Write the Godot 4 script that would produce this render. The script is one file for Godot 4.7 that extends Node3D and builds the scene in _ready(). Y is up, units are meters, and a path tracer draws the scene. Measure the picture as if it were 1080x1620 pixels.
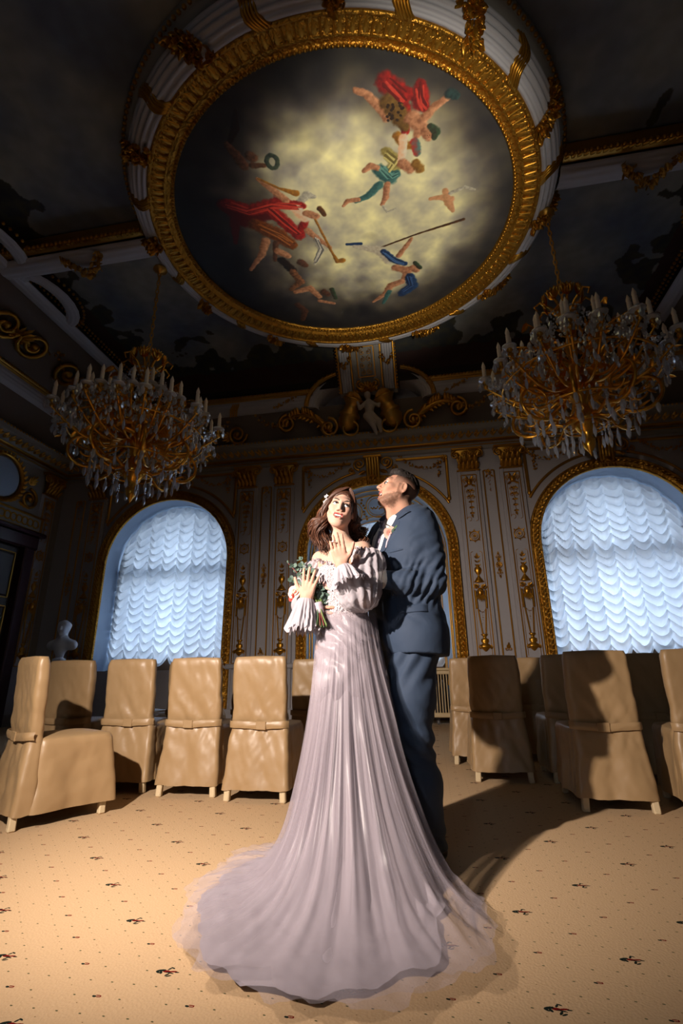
extends Node3D

# ---------- bookkeeping ----------
var taken := {}
var M := {}
var rng := RandomNumberGenerator.new()
var noise := FastNoiseLite.new()
var noise2 := FastNoiseLite.new()

func numbered(n: String) -> String:
	if not taken.has(n):
		taken[n] = 0
		return n
	taken[n] += 1
	return "%s_%03d" % [n, taken[n]]

func tag(o: Node, label := "", category := "", group := "", kind := "") -> Node:
	if label != "": o.set_meta("label", label)
	if category != "": o.set_meta("category", category)
	if group != "": o.set_meta("group", group)
	if kind != "": o.set_meta("kind", kind)
	return o

func thing(called: String, label: String, category: String, at := Vector3.ZERO, turn := 0.0, group := "") -> Node3D:
	var o := Node3D.new()
	o.name = numbered(called)
	o.position = at
	o.rotation.y = turn
	add_child(o)
	tag(o, label, category, group)
	return o

func struct_base(called: String, label: String, category := "", at := Vector3.ZERO) -> Node3D:
	var o := Node3D.new()
	o.name = called
	o.position = at
	add_child(o)
	tag(o, label, category, "", "structure")
	return o

func obj(called: String, b: MB, mat: Material, parent: Node = null, at := Vector3.ZERO) -> MeshInstance3D:
	var o := MeshInstance3D.new()
	o.mesh = b.mesh() if b != null else null
	if o.mesh: o.mesh.surface_set_material(0, mat)
	o.cast_shadow = GeometryInstance3D.SHADOW_CASTING_SETTING_ON
	o.position = at
	if parent == null:
		o.name = numbered(called)
		add_child(o)
	else:
		o.name = called
		parent.add_child(o, true)
	return o

func inst(called: String, mesh: Mesh, parent: Node, xf: Transform3D) -> MeshInstance3D:
	var o := MeshInstance3D.new()
	o.mesh = mesh
	o.transform = xf
	o.name = called
	parent.add_child(o, true)
	return o

func dup(src: Node3D, label: String, at: Vector3, turn: float) -> Node3D:
	var r: Node3D = src.duplicate()
	var base: String = String(src.name)
	if base.length() > 4 and base.right(3).is_valid_int(): base = base.left(base.length() - 4)
	r.name = numbered(base)
	add_child(r)
	r.position = at
	r.rotation.y = turn
	r.set_meta("label", label)
	return r

func mat(key: String, col: Color, rough := 0.6, metal := 0.0) -> StandardMaterial3D:
	if M.has(key): return M[key]
	var m := StandardMaterial3D.new()
	m.resource_name = key
	m.albedo_color = col
	m.roughness = rough
	m.metallic = metal
	M[key] = m
	return m

func noise_tex(freq: float, as_normal: bool, strength: float, ramp_a: Color, ramp_b: Color, size := 512, sd := 1, octaves := 4) -> NoiseTexture2D:
	var n := FastNoiseLite.new()
	n.seed = sd
	n.frequency = freq
	n.fractal_octaves = octaves
	var t := NoiseTexture2D.new()
	t.width = size
	t.height = size
	t.seamless = true
	t.noise = n
	if as_normal:
		t.as_normal_map = true
		t.bump_strength = strength
	else:
		var g := Gradient.new()
		g.set_color(0, ramp_a)
		g.set_color(1, ramp_b)
		t.color_ramp = g
	return t

# ---------- mesh builder ----------
class MB:
	var v := PackedVector3Array()
	var uv := PackedVector2Array()
	var c := PackedColorArray()
	var ix := PackedInt32Array()
	var col := Color.WHITE
	var nrm := PackedVector3Array()

	func add_v(p: Vector3, t := Vector2.ZERO) -> int:
		v.append(p)
		uv.append(t)
		c.append(col)
		return v.size() - 1

	func tri(a: Vector3, b: Vector3, d: Vector3) -> void:
		var i := add_v(a)
		add_v(b)
		add_v(d)
		ix.append(i); ix.append(i + 1); ix.append(i + 2)

	func quad(a: Vector3, b: Vector3, d: Vector3, e: Vector3) -> void:
		var i := add_v(a, Vector2(0, 0))
		add_v(b, Vector2(1, 0))
		add_v(d, Vector2(1, 1))
		add_v(e, Vector2(0, 1))
		ix.append_array(PackedInt32Array([i, i + 1, i + 2, i, i + 2, i + 3]))

	func rows(r: Array, wrap := false) -> void:
		# r: Array of PackedVector3Array, all the same length; wrap joins the ends of each row
		var n: int = r[0].size()
		var m := r.size()
		var s := v.size()
		for j in m:
			v.append_array(r[j])
			for i in n:
				uv.append(Vector2(float(i) / maxf(1, n - 1), float(j) / maxf(1, m - 1)))
				c.append(col)
		for j in m - 1:
			var e := n if wrap else n - 1
			for i in e:
				var k := (i + 1) % n
				var p := s + j * n + i
				var q := s + j * n + k
				ix.append(p); ix.append(q); ix.append(q + n)
				ix.append(p); ix.append(q + n); ix.append(p + n)

	func grid(nu: int, nv: int, f: Callable, wrap := false) -> void:
		var r := []
		for j in nv + 1:
			var row := PackedVector3Array()
			var cnt := nu if wrap else nu + 1
			for i in cnt:
				row.append(f.call(float(i) / nu, float(j) / nv))
			r.append(row)
		rows(r, wrap)

	func box(cen: Vector3, size: Vector3, bas := Basis.IDENTITY, bev := 0.0) -> void:
		var h := size * 0.5
		bev = minf(bev, minf(h.x, minf(h.y, h.z)) * 0.9)
		var g := h - Vector3.ONE * bev
		for ax in 3:
			for s in [-1.0, 1.0]:
				var a := (ax + 1) % 3
				var b := (ax + 2) % 3
				var q := []
				for k in 4:
					var p := Vector3.ZERO
					p[ax] = s * h[ax]
					p[a] = g[a] * (1.0 if k == 1 or k == 2 else -1.0)
					p[b] = g[b] * (1.0 if k >= 2 else -1.0)
					q.append(cen + bas * p)
				if s > 0: quad(q[0], q[3], q[2], q[1])
				else: quad(q[0], q[1], q[2], q[3])
		if bev <= 0.0: return
		for ax in 3:
			var a := (ax + 1) % 3
			var b := (ax + 2) % 3
			for sa in [-1.0, 1.0]:
				for sb in [-1.0, 1.0]:
					var q := []
					for k in 4:
						var p := Vector3.ZERO
						p[ax] = g[ax] * (1.0 if k == 1 or k == 2 else -1.0)
						p[a] = sa * (h[a] if k < 2 else g[a])
						p[b] = sb * (g[b] if k < 2 else h[b])
						q.append(cen + bas * p)
					if sa * sb > 0: quad(q[0], q[3], q[2], q[1])
					else: quad(q[0], q[1], q[2], q[3])
		for sx in [-1.0, 1.0]:
			for sy in [-1.0, 1.0]:
				for sz in [-1.0, 1.0]:
					var p0 := cen + bas * Vector3(sx * h.x, sy * g.y, sz * g.z)
					var p1 := cen + bas * Vector3(sx * g.x, sy * h.y, sz * g.z)
					var p2 := cen + bas * Vector3(sx * g.x, sy * g.y, sz * h.z)
					if sx * sy * sz > 0: tri(p0, p2, p1)
					else: tri(p0, p1, p2)

	func tube(path: Array, radii: Array, sides := 8, caps := true) -> void:
		var n := path.size()
		var r := []
		var up := Vector3.UP
		var t0: Vector3 = (path[1] - path[0]).normalized()
		if absf(t0.dot(up)) > 0.9: up = Vector3.RIGHT
		var nn := (up - t0 * up.dot(t0)).normalized()
		for i in n:
			var t: Vector3
			if i == 0: t = path[1] - path[0]
			elif i == n - 1: t = path[n - 1] - path[n - 2]
			else: t = path[i + 1] - path[i - 1]
			t = t.normalized()
			nn = (nn - t * nn.dot(t)).normalized()
			var bb := t.cross(nn)
			var rad: float = radii[i] if radii.size() > 1 else radii[0]
			var row := PackedVector3Array()
			for k in sides:
				var a := TAU * k / sides
				row.append(path[i] + (nn * cos(a) + bb * sin(a)) * rad)
			r.append(row)
		if caps:
			var p0: Vector3 = path[0]
			var p1: Vector3 = path[n - 1]
			var ra := PackedVector3Array()
			var rb := PackedVector3Array()
			for k in sides:
				ra.append(p0)
				rb.append(p1)
			r.push_front(ra)
			r.append(rb)
		rows(r, true)

	func lathe(prof: Array, segs: int, xf := Transform3D.IDENTITY) -> void:
		var r := []
		for p in prof:
			var row := PackedVector3Array()
			for k in segs:
				var a := TAU * k / segs
				row.append(xf * Vector3(p.x * cos(a), p.y, p.x * sin(a)))
			r.append(row)
		rows(r, true)

	func ball(cen: Vector3, rad: Vector3, bas := Basis.IDENTITY, nu := 8, nv := 6) -> void:
		var r := []
		for j in nv + 1:
			var th := PI * j / nv
			var row := PackedVector3Array()
			for i in nu:
				var a := TAU * i / nu
				row.append(cen + bas * (Vector3(sin(th) * cos(a), cos(th), sin(th) * sin(a)) * rad))
			r.append(row)
		rows(r, true)

	# a moulding: profile points (out from the path along side, up along lift) swept on a path
	func sweep(path: Array, side: Array, lift: Array, prof: Array, closed := false) -> void:
		var r := []
		var n := path.size()
		for i in n:
			var row := PackedVector3Array()
			for p in prof:
				row.append(path[i] + side[i] * p.x + lift[i] * p.y)
			r.append(row)
		if closed: r.append(r[0].duplicate())
		rows(r)

	# a leaf with a bulge: base, direction, normal, length, width, curl
	func leaf(p: Vector3, d: Vector3, nor: Vector3, ln: float, w: float, curl := 0.5, lobes := 0) -> void:
		d = d.normalized()
		var s := d.cross(nor).normalized()
		nor = s.cross(d).normalized()
		var steps := 5 if lobes == 0 else 9
		var r := []
		for j in steps:
			var t := float(j) / (steps - 1)
			var ww := w * 0.5 * sin(PI * (0.12 + 0.88 * pow(t, 0.8))) if j < steps - 1 else 0.0
			if lobes > 0 and j < steps - 1: ww *= 1.0 - 0.35 * (j % 2)
			var lift := nor * (sin(t * PI * 0.5) * curl * ln * 0.5)
			var cc := p + d * (ln * t * (1.0 - 0.25 * curl * t)) + lift
			r.append(PackedVector3Array([cc - s * ww - nor * ww * 0.35, cc - s * ww * 0.5 + nor * ww * 0.12, cc + nor * ww * 0.05, cc + s * ww * 0.5 + nor * ww * 0.12, cc + s * ww - nor * ww * 0.35]))
		rows(r)

	func add(m: MB, xf: Transform3D) -> void:
		var s := v.size()
		v.append_array(xf * m.v)
		uv.append_array(m.uv)
		c.append_array(m.c)
		if xf.basis.determinant() < 0:
			for k in range(0, m.ix.size(), 3):
				ix.append(m.ix[k] + s); ix.append(m.ix[k + 2] + s); ix.append(m.ix[k + 1] + s)
		else:
			for k in m.ix: ix.append(k + s)

	func facet() -> void:
		# cut edges: every triangle gets corners of its own
		var a := PackedVector3Array()
		var t := PackedVector2Array()
		var k2 := PackedColorArray()
		var n := PackedInt32Array()
		for k in ix:
			n.append(a.size())
			a.append(v[k])
			t.append(uv[k])
			k2.append(c[k])
		v = a
		uv = t
		c = k2
		ix = n

	func normals() -> PackedVector3Array:
		var n := PackedVector3Array()
		n.resize(v.size())
		for k in range(0, ix.size(), 3):
			var a := ix[k]
			var b := ix[k + 1]
			var d := ix[k + 2]
			var f := (v[d] - v[a]).cross(v[b] - v[a])
			n[a] += f
			n[b] += f
			n[d] += f
		for k in n.size():
			var q := n[k]
			n[k] = q.normalized() if q.length_squared() > 1e-24 else Vector3.UP
		return n

	# give vertices that share a place one normal (closes seams of wrapped grids)
	func mesh() -> ArrayMesh:
		var m := ArrayMesh.new()
		if v.is_empty(): return m
		var a := []
		a.resize(Mesh.ARRAY_MAX)
		a[Mesh.ARRAY_VERTEX] = v
		a[Mesh.ARRAY_NORMAL] = nrm if nrm.size() == v.size() else normals()
		a[Mesh.ARRAY_TEX_UV] = uv
		a[Mesh.ARRAY_COLOR] = c
		a[Mesh.ARRAY_INDEX] = ix
		m.add_surface_from_arrays(Mesh.PRIMITIVE_TRIANGLES, a)
		return m

# ---------- distance fields: bodies and cloth ----------
class Field:
	# kinds: 0 round cone, 1 ellipsoid, 2 plane; op 0 join, 1 cut, 2 keep inside
	var kind := []
	var op := []
	var A := []
	var B := []
	var ra := []
	var rb := []
	var kk := []
	var bas := []
	var bound := AABB()

	func grow(p: Vector3, r: float) -> void:
		var q := AABB(p - Vector3.ONE * r, Vector3.ONE * 2 * r)
		bound = q if kind.is_empty() else bound.merge(q)

	func cone(a: Vector3, r1: float, b: Vector3, r2: float, k := 0.03, o := 0) -> void:
		if o == 0:
			grow(a, r1 + 0.02)
		kind.append(0); op.append(o); A.append(a); B.append(b); ra.append(r1); rb.append(r2); kk.append(k); bas.append(Basis.IDENTITY)
		if o == 0: bound = bound.merge(AABB(b - Vector3.ONE * (r2 + 0.02), Vector3.ONE * 2 * (r2 + 0.02)))

	func chain(pts: Array, rr: Array, k := 0.03) -> void:
		for i in pts.size() - 1: cone(pts[i], rr[i], pts[i + 1], rr[i + 1], k)

	func ell(cen: Vector3, rad: Vector3, b := Basis.IDENTITY, k := 0.03, o := 0) -> void:
		if o == 0: grow(cen, maxf(rad.x, maxf(rad.y, rad.z)) + 0.02)
		kind.append(1); op.append(o); A.append(cen); B.append(rad); ra.append(0.0); rb.append(0.0); kk.append(k); bas.append(b.inverse())

	func plane(p: Vector3, n: Vector3, k := 0.005) -> void:
		# keeps the side that n points away from
		kind.append(2); op.append(2); A.append(p); B.append(n.normalized()); ra.append(0.0); rb.append(0.0); kk.append(k); bas.append(Basis.IDENTITY)

	func one(i: int, p: Vector3) -> float:
		var t: int = kind[i]
		if t == 0:
			var a: Vector3 = A[i]
			var ab: Vector3 = B[i] - a
			var l2 := ab.length_squared()
			var h := clampf((p - a).dot(ab) / l2, 0.0, 1.0) if l2 > 1e-12 else 0.0
			return (p - a - ab * h).length() - lerpf(ra[i], rb[i], h)
		if t == 1:
			var r: Vector3 = B[i]
			var q: Vector3 = bas[i] * (p - A[i])
			var k0 := (q / r).length()
			var k1 := (q / (r * r)).length()
			if k1 < 1e-9: return -minf(r.x, minf(r.y, r.z))
			return k0 * (k0 - 1.0) / k1
		return (p - A[i]).dot(B[i])

	func at(p: Vector3, sel: PackedInt32Array) -> float:
		var d := 1e3
		for i in sel:
			var e := one(i, p)
			var k: float = kk[i]
			var o: int = op[i]
			if o == 0:
				var h := maxf(k - absf(d - e), 0.0)
				d = minf(d, e) - h * h * 0.25 / k
			elif o == 1:
				e = -e
				var h := maxf(k - absf(d - e), 0.0)
				d = maxf(d, e) + h * h * 0.25 / k
			else:
				d = maxf(d, e)
		return d

	func everything() -> PackedInt32Array:
		var s := PackedInt32Array()
		for i in kind.size(): s.append(i)
		return s

	func dist(p: Vector3) -> float:
		return at(p, everything())

	# surface nets, only in the blocks that the surface crosses
	func nets(cell: float, out: MB, paint = null, warp = null) -> void:
		var lo := bound.position - Vector3.ONE * cell * 2
		var n := Vector3i(((bound.size + Vector3.ONE * cell * 4) / cell).ceil())
		var bs := 6
		var nb := Vector3i((n.x + bs - 1) / bs, (n.y + bs - 1) / bs, (n.z + bs - 1) / bs)
		n = nb * bs + Vector3i.ONE
		var sy := n.x
		var sz := n.x * n.y
		var val := PackedFloat32Array()
		val.resize(n.x * n.y * n.z)
		val.fill(9.0)
		var rad := bs * cell * 0.5 * 1.7321
		var act := []
		var all := everything()
		for bz in nb.z:
			for by in nb.y:
				for bx in nb.x:
					var cc := lo + Vector3(bx + 0.5, by + 0.5, bz + 0.5) * bs * cell
					var dmin := 1e3
					var ds := PackedFloat32Array()
					for i in all:
						var e := one(i, cc)
						ds.append(e)
						if op[i] == 0: dmin = minf(dmin, e)
					if dmin > rad * 1.6 + 0.03: continue
					var sel := PackedInt32Array()
					for i in all:
						if op[i] == 0:
							if ds[i] < dmin + 2.2 * rad + kk[i]: sel.append(i)
						elif op[i] == 1:
							if ds[i] < rad * 1.5 + kk[i]: sel.append(i)
						else: sel.append(i)
					var d0 := at(cc, sel)
					if absf(d0) > rad * 1.6: continue
					act.append(Vector3i(bx, by, bz))
					for z in range(bz * bs, bz * bs + bs + 1):
						for y in range(by * bs, by * bs + bs + 1):
							var k := bx * bs + y * sy + z * sz
							var p := lo + Vector3(bx * bs, y, z) * cell
							for x in bs + 1:
								if val[k] > 8.0: val[k] = at(p, sel)
								k += 1
								p.x += cell
		var vid := {}
		var start := out.v.size()
		var corner := [0, 1, sy, sy + 1, sz, sz + 1, sz + sy, sz + sy + 1]
		var off := [Vector3(0, 0, 0), Vector3(1, 0, 0), Vector3(0, 1, 0), Vector3(1, 1, 0), Vector3(0, 0, 1), Vector3(1, 0, 1), Vector3(0, 1, 1), Vector3(1, 1, 1)]
		var edges := [[0, 1], [2, 3], [4, 5], [6, 7], [0, 2], [1, 3], [4, 6], [5, 7], [0, 4], [1, 5], [2, 6], [3, 7]]
		for b in act:
			for z in range(b.z * bs, b.z * bs + bs):
				for y in range(b.y * bs, b.y * bs + bs):
					for x in range(b.x * bs, b.x * bs + bs):
						var k := x + y * sy + z * sz
						var s0 := val[k] < 0
						var mixed := false
						for q in range(1, 8):
							var w := val[k + corner[q]]
							if w > 8.0:
								mixed = false
								break
							if (w < 0) != s0: mixed = true
						if not mixed: continue
						var sum := Vector3.ZERO
						var cnt := 0
						for e in edges:
							var a := val[k + corner[e[0]]]
							var c2 := val[k + corner[e[1]]]
							if (a < 0) != (c2 < 0):
								sum += off[e[0]].lerp(off[e[1]], a / (a - c2))
								cnt += 1
						vid[k] = out.v.size()
						out.add_v(lo + (Vector3(x, y, z) + sum / cnt) * cell)
		for k in vid:
			var s0 := val[k] < 0
			var qs := [[1, sy, sz], [sy, sz, 1], [sz, 1, sy]]
			for q in qs:
				var d: int = q[0]
				var w := val[k + d]
				if w > 8.0 or (w < 0) == s0: continue
				var i0: int = k - q[1] - q[2]
				var i1: int = k - q[2]
				var i2: int = k - q[1]
				if not (vid.has(i0) and vid.has(i1) and vid.has(i2)): continue
				var a: int = vid[i0]
				var b2: int = vid[i1]
				var c3: int = vid[k]
				var d3: int = vid[i2]
				if s0: out.ix.append_array(PackedInt32Array([a, c3, b2, a, d3, c3]))
				else: out.ix.append_array(PackedInt32Array([a, b2, c3, a, c3, d3]))
		if paint != null or warp != null:
			var nn := PackedVector3Array()
			nn.resize(out.v.size())
			if warp != null: nn = out.normals()
			for i in range(start, out.v.size()):
				var p := out.v[i]
				if paint != null: out.c[i] = paint.call(p)
				if warp != null: out.v[i] = warp.call(p, nn[i])

	# where a ray from far in front meets the surface
	func hit(p: Vector3, d: Vector3, far := 0.6) -> Vector3:
		var s := everything()
		var q := p - d * 0.35
		var t := 0.0
		for k in 70:
			var e := at(q + d * t, s)
			if e < 0.0007: break
			t += e * 0.85
			if t > far + 0.35: return p
		return q + d * t

const DOOR_X := -0.865
const WALL_Z := -8.4
const LEFT_X := -7.37
const RIGHT_X := 5.64
const FRONT_Z := 3.2
const CEIL_Y := 6.85
const RING := Vector3(-0.815, 6.5, -4.956)

func _ready() -> void:
	rng.seed = 7
	noise.seed = 3
	noise.frequency = 1.0
	noise.fractal_octaves = 3
	noise2.seed = 11
	noise2.frequency = 1.0
	noise2.fractal_octaves = 2
	setup_view()
	materials()
	build_shell()
	build_back_wall()
	build_side_walls()
	build_cornice()
	build_ceiling()
	build_windows()
	build_chandeliers()
	build_chairs()
	build_bust()
	build_groom()
	build_bride()
	build_bouquet()

func setup_view() -> void:
	var cam := Camera3D.new()
	cam.name = "camera"
	cam.fov = rad_to_deg(2.0 * atan(810.0 / 770.5))
	cam.near = 0.05
	cam.far = 200.0
	cam.transform = Transform3D(Basis(Vector3(0.984159, -0.011251, -0.176931), Vector3(0.065730, 0.950014, 0.305208), Vector3(0.164653, -0.312003, 0.935705)), Vector3(0, 0.84, 0))
	add_child(cam)
	cam.current = true

	var we := WorldEnvironment.new()
	we.name = "world"
	var e := Environment.new()
	var sm := ProceduralSkyMaterial.new()
	sm.sky_top_color = Color(0.77, 0.85, 0.94)
	sm.sky_horizon_color = Color(0.87, 0.915, 0.96)
	sm.ground_horizon_color = Color(0.62, 0.7, 0.78)
	sm.ground_bottom_color = Color(0.4, 0.44, 0.48)
	sm.sky_energy_multiplier = 2.3
	sm.ground_energy_multiplier = 2.3
	var sky := Sky.new()
	sky.sky_material = sm
	e.background_mode = Environment.BG_SKY
	e.sky = sky
	e.ambient_light_source = Environment.AMBIENT_SOURCE_DISABLED
	e.tonemap_mode = Environment.TONE_MAPPER_LINEAR
	e.tonemap_exposure = 1.0
	e.sdfgi_enabled = true
	e.ssao_enabled = true
	e.ssil_enabled = true
	we.environment = e
	add_child(we)

	# the photographer's two flash heads: a hard warm key from the left of the camera, and a softer one turned up to the ceiling
	flash("key_flash", Vector3(-1.8, 2.0, -0.45), Vector3(-0.60, 0.42, -3.95), 46.0, 0.9, Color(1.0, 0.935, 0.88), 23.0, 0.03)
	flash("ceiling_flash", Vector3(0.9, 1.3, -0.3), Vector3(-0.15, 6.5, -4.75), 16.5, 0.7, Color(1.0, 0.97, 0.90), 46.0, 0.25)

func flash(called: String, at: Vector3, to: Vector3, angle: float, att: float, col: Color, energy: float, size: float) -> void:
	var l := SpotLight3D.new()
	l.name = called
	add_child(l)
	l.look_at_from_position(at, to)
	l.spot_angle = angle
	l.spot_angle_attenuation = att
	l.spot_attenuation = 2.0
	l.spot_range = 30.0
	l.light_color = col
	l.light_energy = energy
	l.light_size = size
	l.shadow_enabled = true

func materials() -> void:
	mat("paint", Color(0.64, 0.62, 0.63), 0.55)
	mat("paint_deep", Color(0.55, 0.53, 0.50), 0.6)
	mat("blue_paint", Color(0.62, 0.70, 0.80), 0.5)
	mat("gold", Color(0.74, 0.53, 0.18), 0.33, 0.85)
	mat("old_gold", Color(0.76, 0.57, 0.25), 0.38, 0.8)
	mat("bright_gold", Color(0.90, 0.66, 0.24), 0.26, 0.85)
	mat("plaster_white", Color(0.70, 0.69, 0.71), 0.5)
	mat("stone", Color(0.66, 0.62, 0.58), 0.6)
	mat("frieze_ground", Color(0.42, 0.37, 0.33), 0.7)
	mat("dark_wood", Color(0.16, 0.10, 0.08), 0.4)
	mat("purple_marble", Color(0.22, 0.13, 0.16), 0.25)
	mat("cream_wood", Color(0.80, 0.70, 0.52), 0.5)
	mat("sill_wood", Color(0.34, 0.24, 0.16), 0.5)
	mat("dark", Color(0.03, 0.03, 0.03), 0.8)
	mat("iron", Color(0.42, 0.40, 0.40), 0.5, 0.2)
	var g := mat("gold_rough", Color(0.70, 0.50, 0.17), 0.36, 0.85)
	g.normal_enabled = true
	g.normal_texture = noise_tex(0.03, true, 10.0, Color.BLACK, Color.WHITE, 256, 5)
	g.uv1_triplanar = true
	g.uv1_scale = Vector3.ONE * 2.0
	var st := mat("satin", Color(0.60, 0.49, 0.35), 0.42, 0.0)
	st.rim_enabled = true
	st.rim = 0.15
	st.rim_tint = 0.6
	st.normal_enabled = true
	st.normal_scale = 0.10
	st.normal_texture = noise_tex(0.012, true, 8.0, Color.BLACK, Color.WHITE, 512, 21, 3)
	st.uv1_triplanar = true
	st.uv1_scale = Vector3.ONE * 1.2
	mat("leg_paint", Color(0.78, 0.70, 0.56), 0.6)
	var glass := StandardMaterial3D.new()
	glass.albedo_color = Color(0.85, 0.92, 0.97, 0.08)
	glass.transparency = BaseMaterial3D.TRANSPARENCY_ALPHA
	glass.roughness = 0.02
	M["glass"] = glass
	var cry := StandardMaterial3D.new()
	cry.albedo_color = Color(0.84, 0.88, 0.94, 0.30)
	cry.transparency = BaseMaterial3D.TRANSPARENCY_ALPHA
	cry.roughness = 0.03
	cry.metallic = 0.4
	cry.metallic_specular = 1.0
	M["crystal"] = cry
	mat("candle", Color(0.96, 0.92, 0.86), 0.45)
	var cu := mat("curtain_silk", Color(0.95, 0.955, 0.96), 0.6)
	cu.backlight_enabled = true
	cu.backlight = Color(0.95, 0.97, 1.0)
	mat("frame_paint", Color(0.62, 0.62, 0.62), 0.5)
	mat("marble", Color(0.80, 0.82, 0.86), 0.4)

# ---------- ornament shapes: flat in x and y, standing out along z ----------
func scroll(b: MB, cen: Vector3, r0: float, turns: float, ang: float, dirn: float, rad: float, n := 22) -> void:
	var p := []
	var w := []
	for i in n:
		var t := float(i) / (n - 1)
		var r := r0 * pow(1.0 - t, 0.8) + rad * 0.8
		var a := ang + dirn * t * turns * TAU
		p.append(cen + Vector3(cos(a) * r, sin(a) * r, rad * (0.6 + t)))
		w.append(rad * (1.0 - 0.35 * t))
	b.tube(p, w, 6)
	b.ball(cen + Vector3(0, 0, rad * 1.4), Vector3.ONE * rad * 1.6, Basis.IDENTITY, 7, 5)

func frond(b: MB, p: Vector3, ang: float, ln: float, w: float, curl := 0.5) -> void:
	b.leaf(p, Vector3(cos(ang), sin(ang), 0.12), Vector3(0, 0, 1), ln, w, curl, 1)

func palmette(b: MB, p: Vector3, ang: float, ln: float, n := 5, spread := 1.5) -> void:
	for k in n:
		var t := (float(k) / (n - 1) - 0.5)
		frond(b, p, ang + t * spread, ln * (1.0 - absf(t) * 0.7), ln * 0.32, 0.5)

func rosette(b: MB, cen: Vector3, r: float, n := 8) -> void:
	for k in n:
		var a := TAU * k / n
		frond(b, cen, a, r, r * 0.6, 0.4)
	b.ball(cen + Vector3(0, 0, r * 0.2), Vector3.ONE * r * 0.28, Basis.IDENTITY, 8, 6)

func hoop(b: MB, cen: Vector3, rx: float, ry: float, rad: float, n := 28) -> void:
	var p := []
	for i in n + 1:
		var a := TAU * i / n
		p.append(cen + Vector3(cos(a) * rx, sin(a) * ry, 0))
	b.tube(p, [rad], 6, false)

func bar(b: MB, p0: Vector3, p1: Vector3, w: float, d: float) -> void:
	var u := (p1 - p0)
	var ln := u.length()
	u /= ln
	var z := Vector3(0, 0, 1)
	var s := u.cross(z).normalized()
	b.box((p0 + p1) * 0.5 + z * d * 0.5, Vector3(w, ln, d), Basis(s, u, s.cross(u)), minf(w, d) * 0.3)

func cluster(b: MB, path: Array, r: float, n: int) -> void:
	# a rope of gilded leaves and berries
	for i in n:
		var t := float(i) / maxf(1.0, n - 1) * (path.size() - 1)
		var k := mini(int(t), path.size() - 2)
		var p: Vector3 = path[k].lerp(path[k + 1], t - k)
		var a := rng.randf() * TAU
		var o := Vector3(cos(a), sin(a), 0) * r * rng.randf_range(0.2, 0.8)
		if i % 3 == 0:
			b.ball(p + o + Vector3(0, 0, r * 0.7), Vector3.ONE * r * rng.randf_range(0.28, 0.45), Basis.IDENTITY, 6, 4)
		else:
			b.leaf(p + o * 0.3, Vector3(cos(a), sin(a), rng.randf_range(0.3, 0.9)), Vector3(0, 0, 1), r * rng.randf_range(0.9, 1.5), r * 0.7, 0.8)

func swag(b: MB, p0: Vector3, p1: Vector3, sag: float, r: float, n: int) -> void:
	var path := []
	for i in 13:
		var t := i / 12.0
		path.append(p0.lerp(p1, t) - Vector3(0, sag * 4.0 * t * (1.0 - t), 0))
	cluster(b, path, r, n)

func arc_path(cen: Vector3, r: float, a0: float, a1: float, n: int) -> Array:
	var p := []
	for i in n + 1:
		var a := lerpf(a0, a1, float(i) / n)
		p.append(cen + Vector3(cos(a) * r, sin(a) * r, 0))
	return p

# the outline of an arched opening: up the left, over, down the right; side points outward
func arch_frames(cx: float, hw: float, y0: float, ys: float, n := 28) -> Array:
	var p := [Vector3(cx - hw, y0, 0)]
	var s := [Vector3(-1, 0, 0)]
	for i in n + 1:
		var a := PI - PI * i / n
		p.append(Vector3(cx + cos(a) * hw, ys + sin(a) * hw, 0))
		s.append(Vector3(cos(a), sin(a), 0))
	p.append(Vector3(cx + hw, y0, 0))
	s.append(Vector3(1, 0, 0))
	var l := []
	for q in p: l.append(Vector3(0, 0, 1))
	return [p, s, l]

# ---------- the shell ----------
const ARCH_HW := 1.25
const ARCH_Y := 2.87
const WIN_X := [-4.04, 0.0, 4.04]   # from the middle of the centre arch

func slab(called: String, cen: Vector3, size: Vector3, m: String) -> MeshInstance3D:
	var b := MB.new()
	b.box(cen, size)
	var o := MeshInstance3D.new()
	o.mesh = b.mesh()
	o.mesh.surface_set_material(0, M[m])
	o.name = called
	add_child(o)
	tag(o, "", "", "", "structure")
	return o

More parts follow.
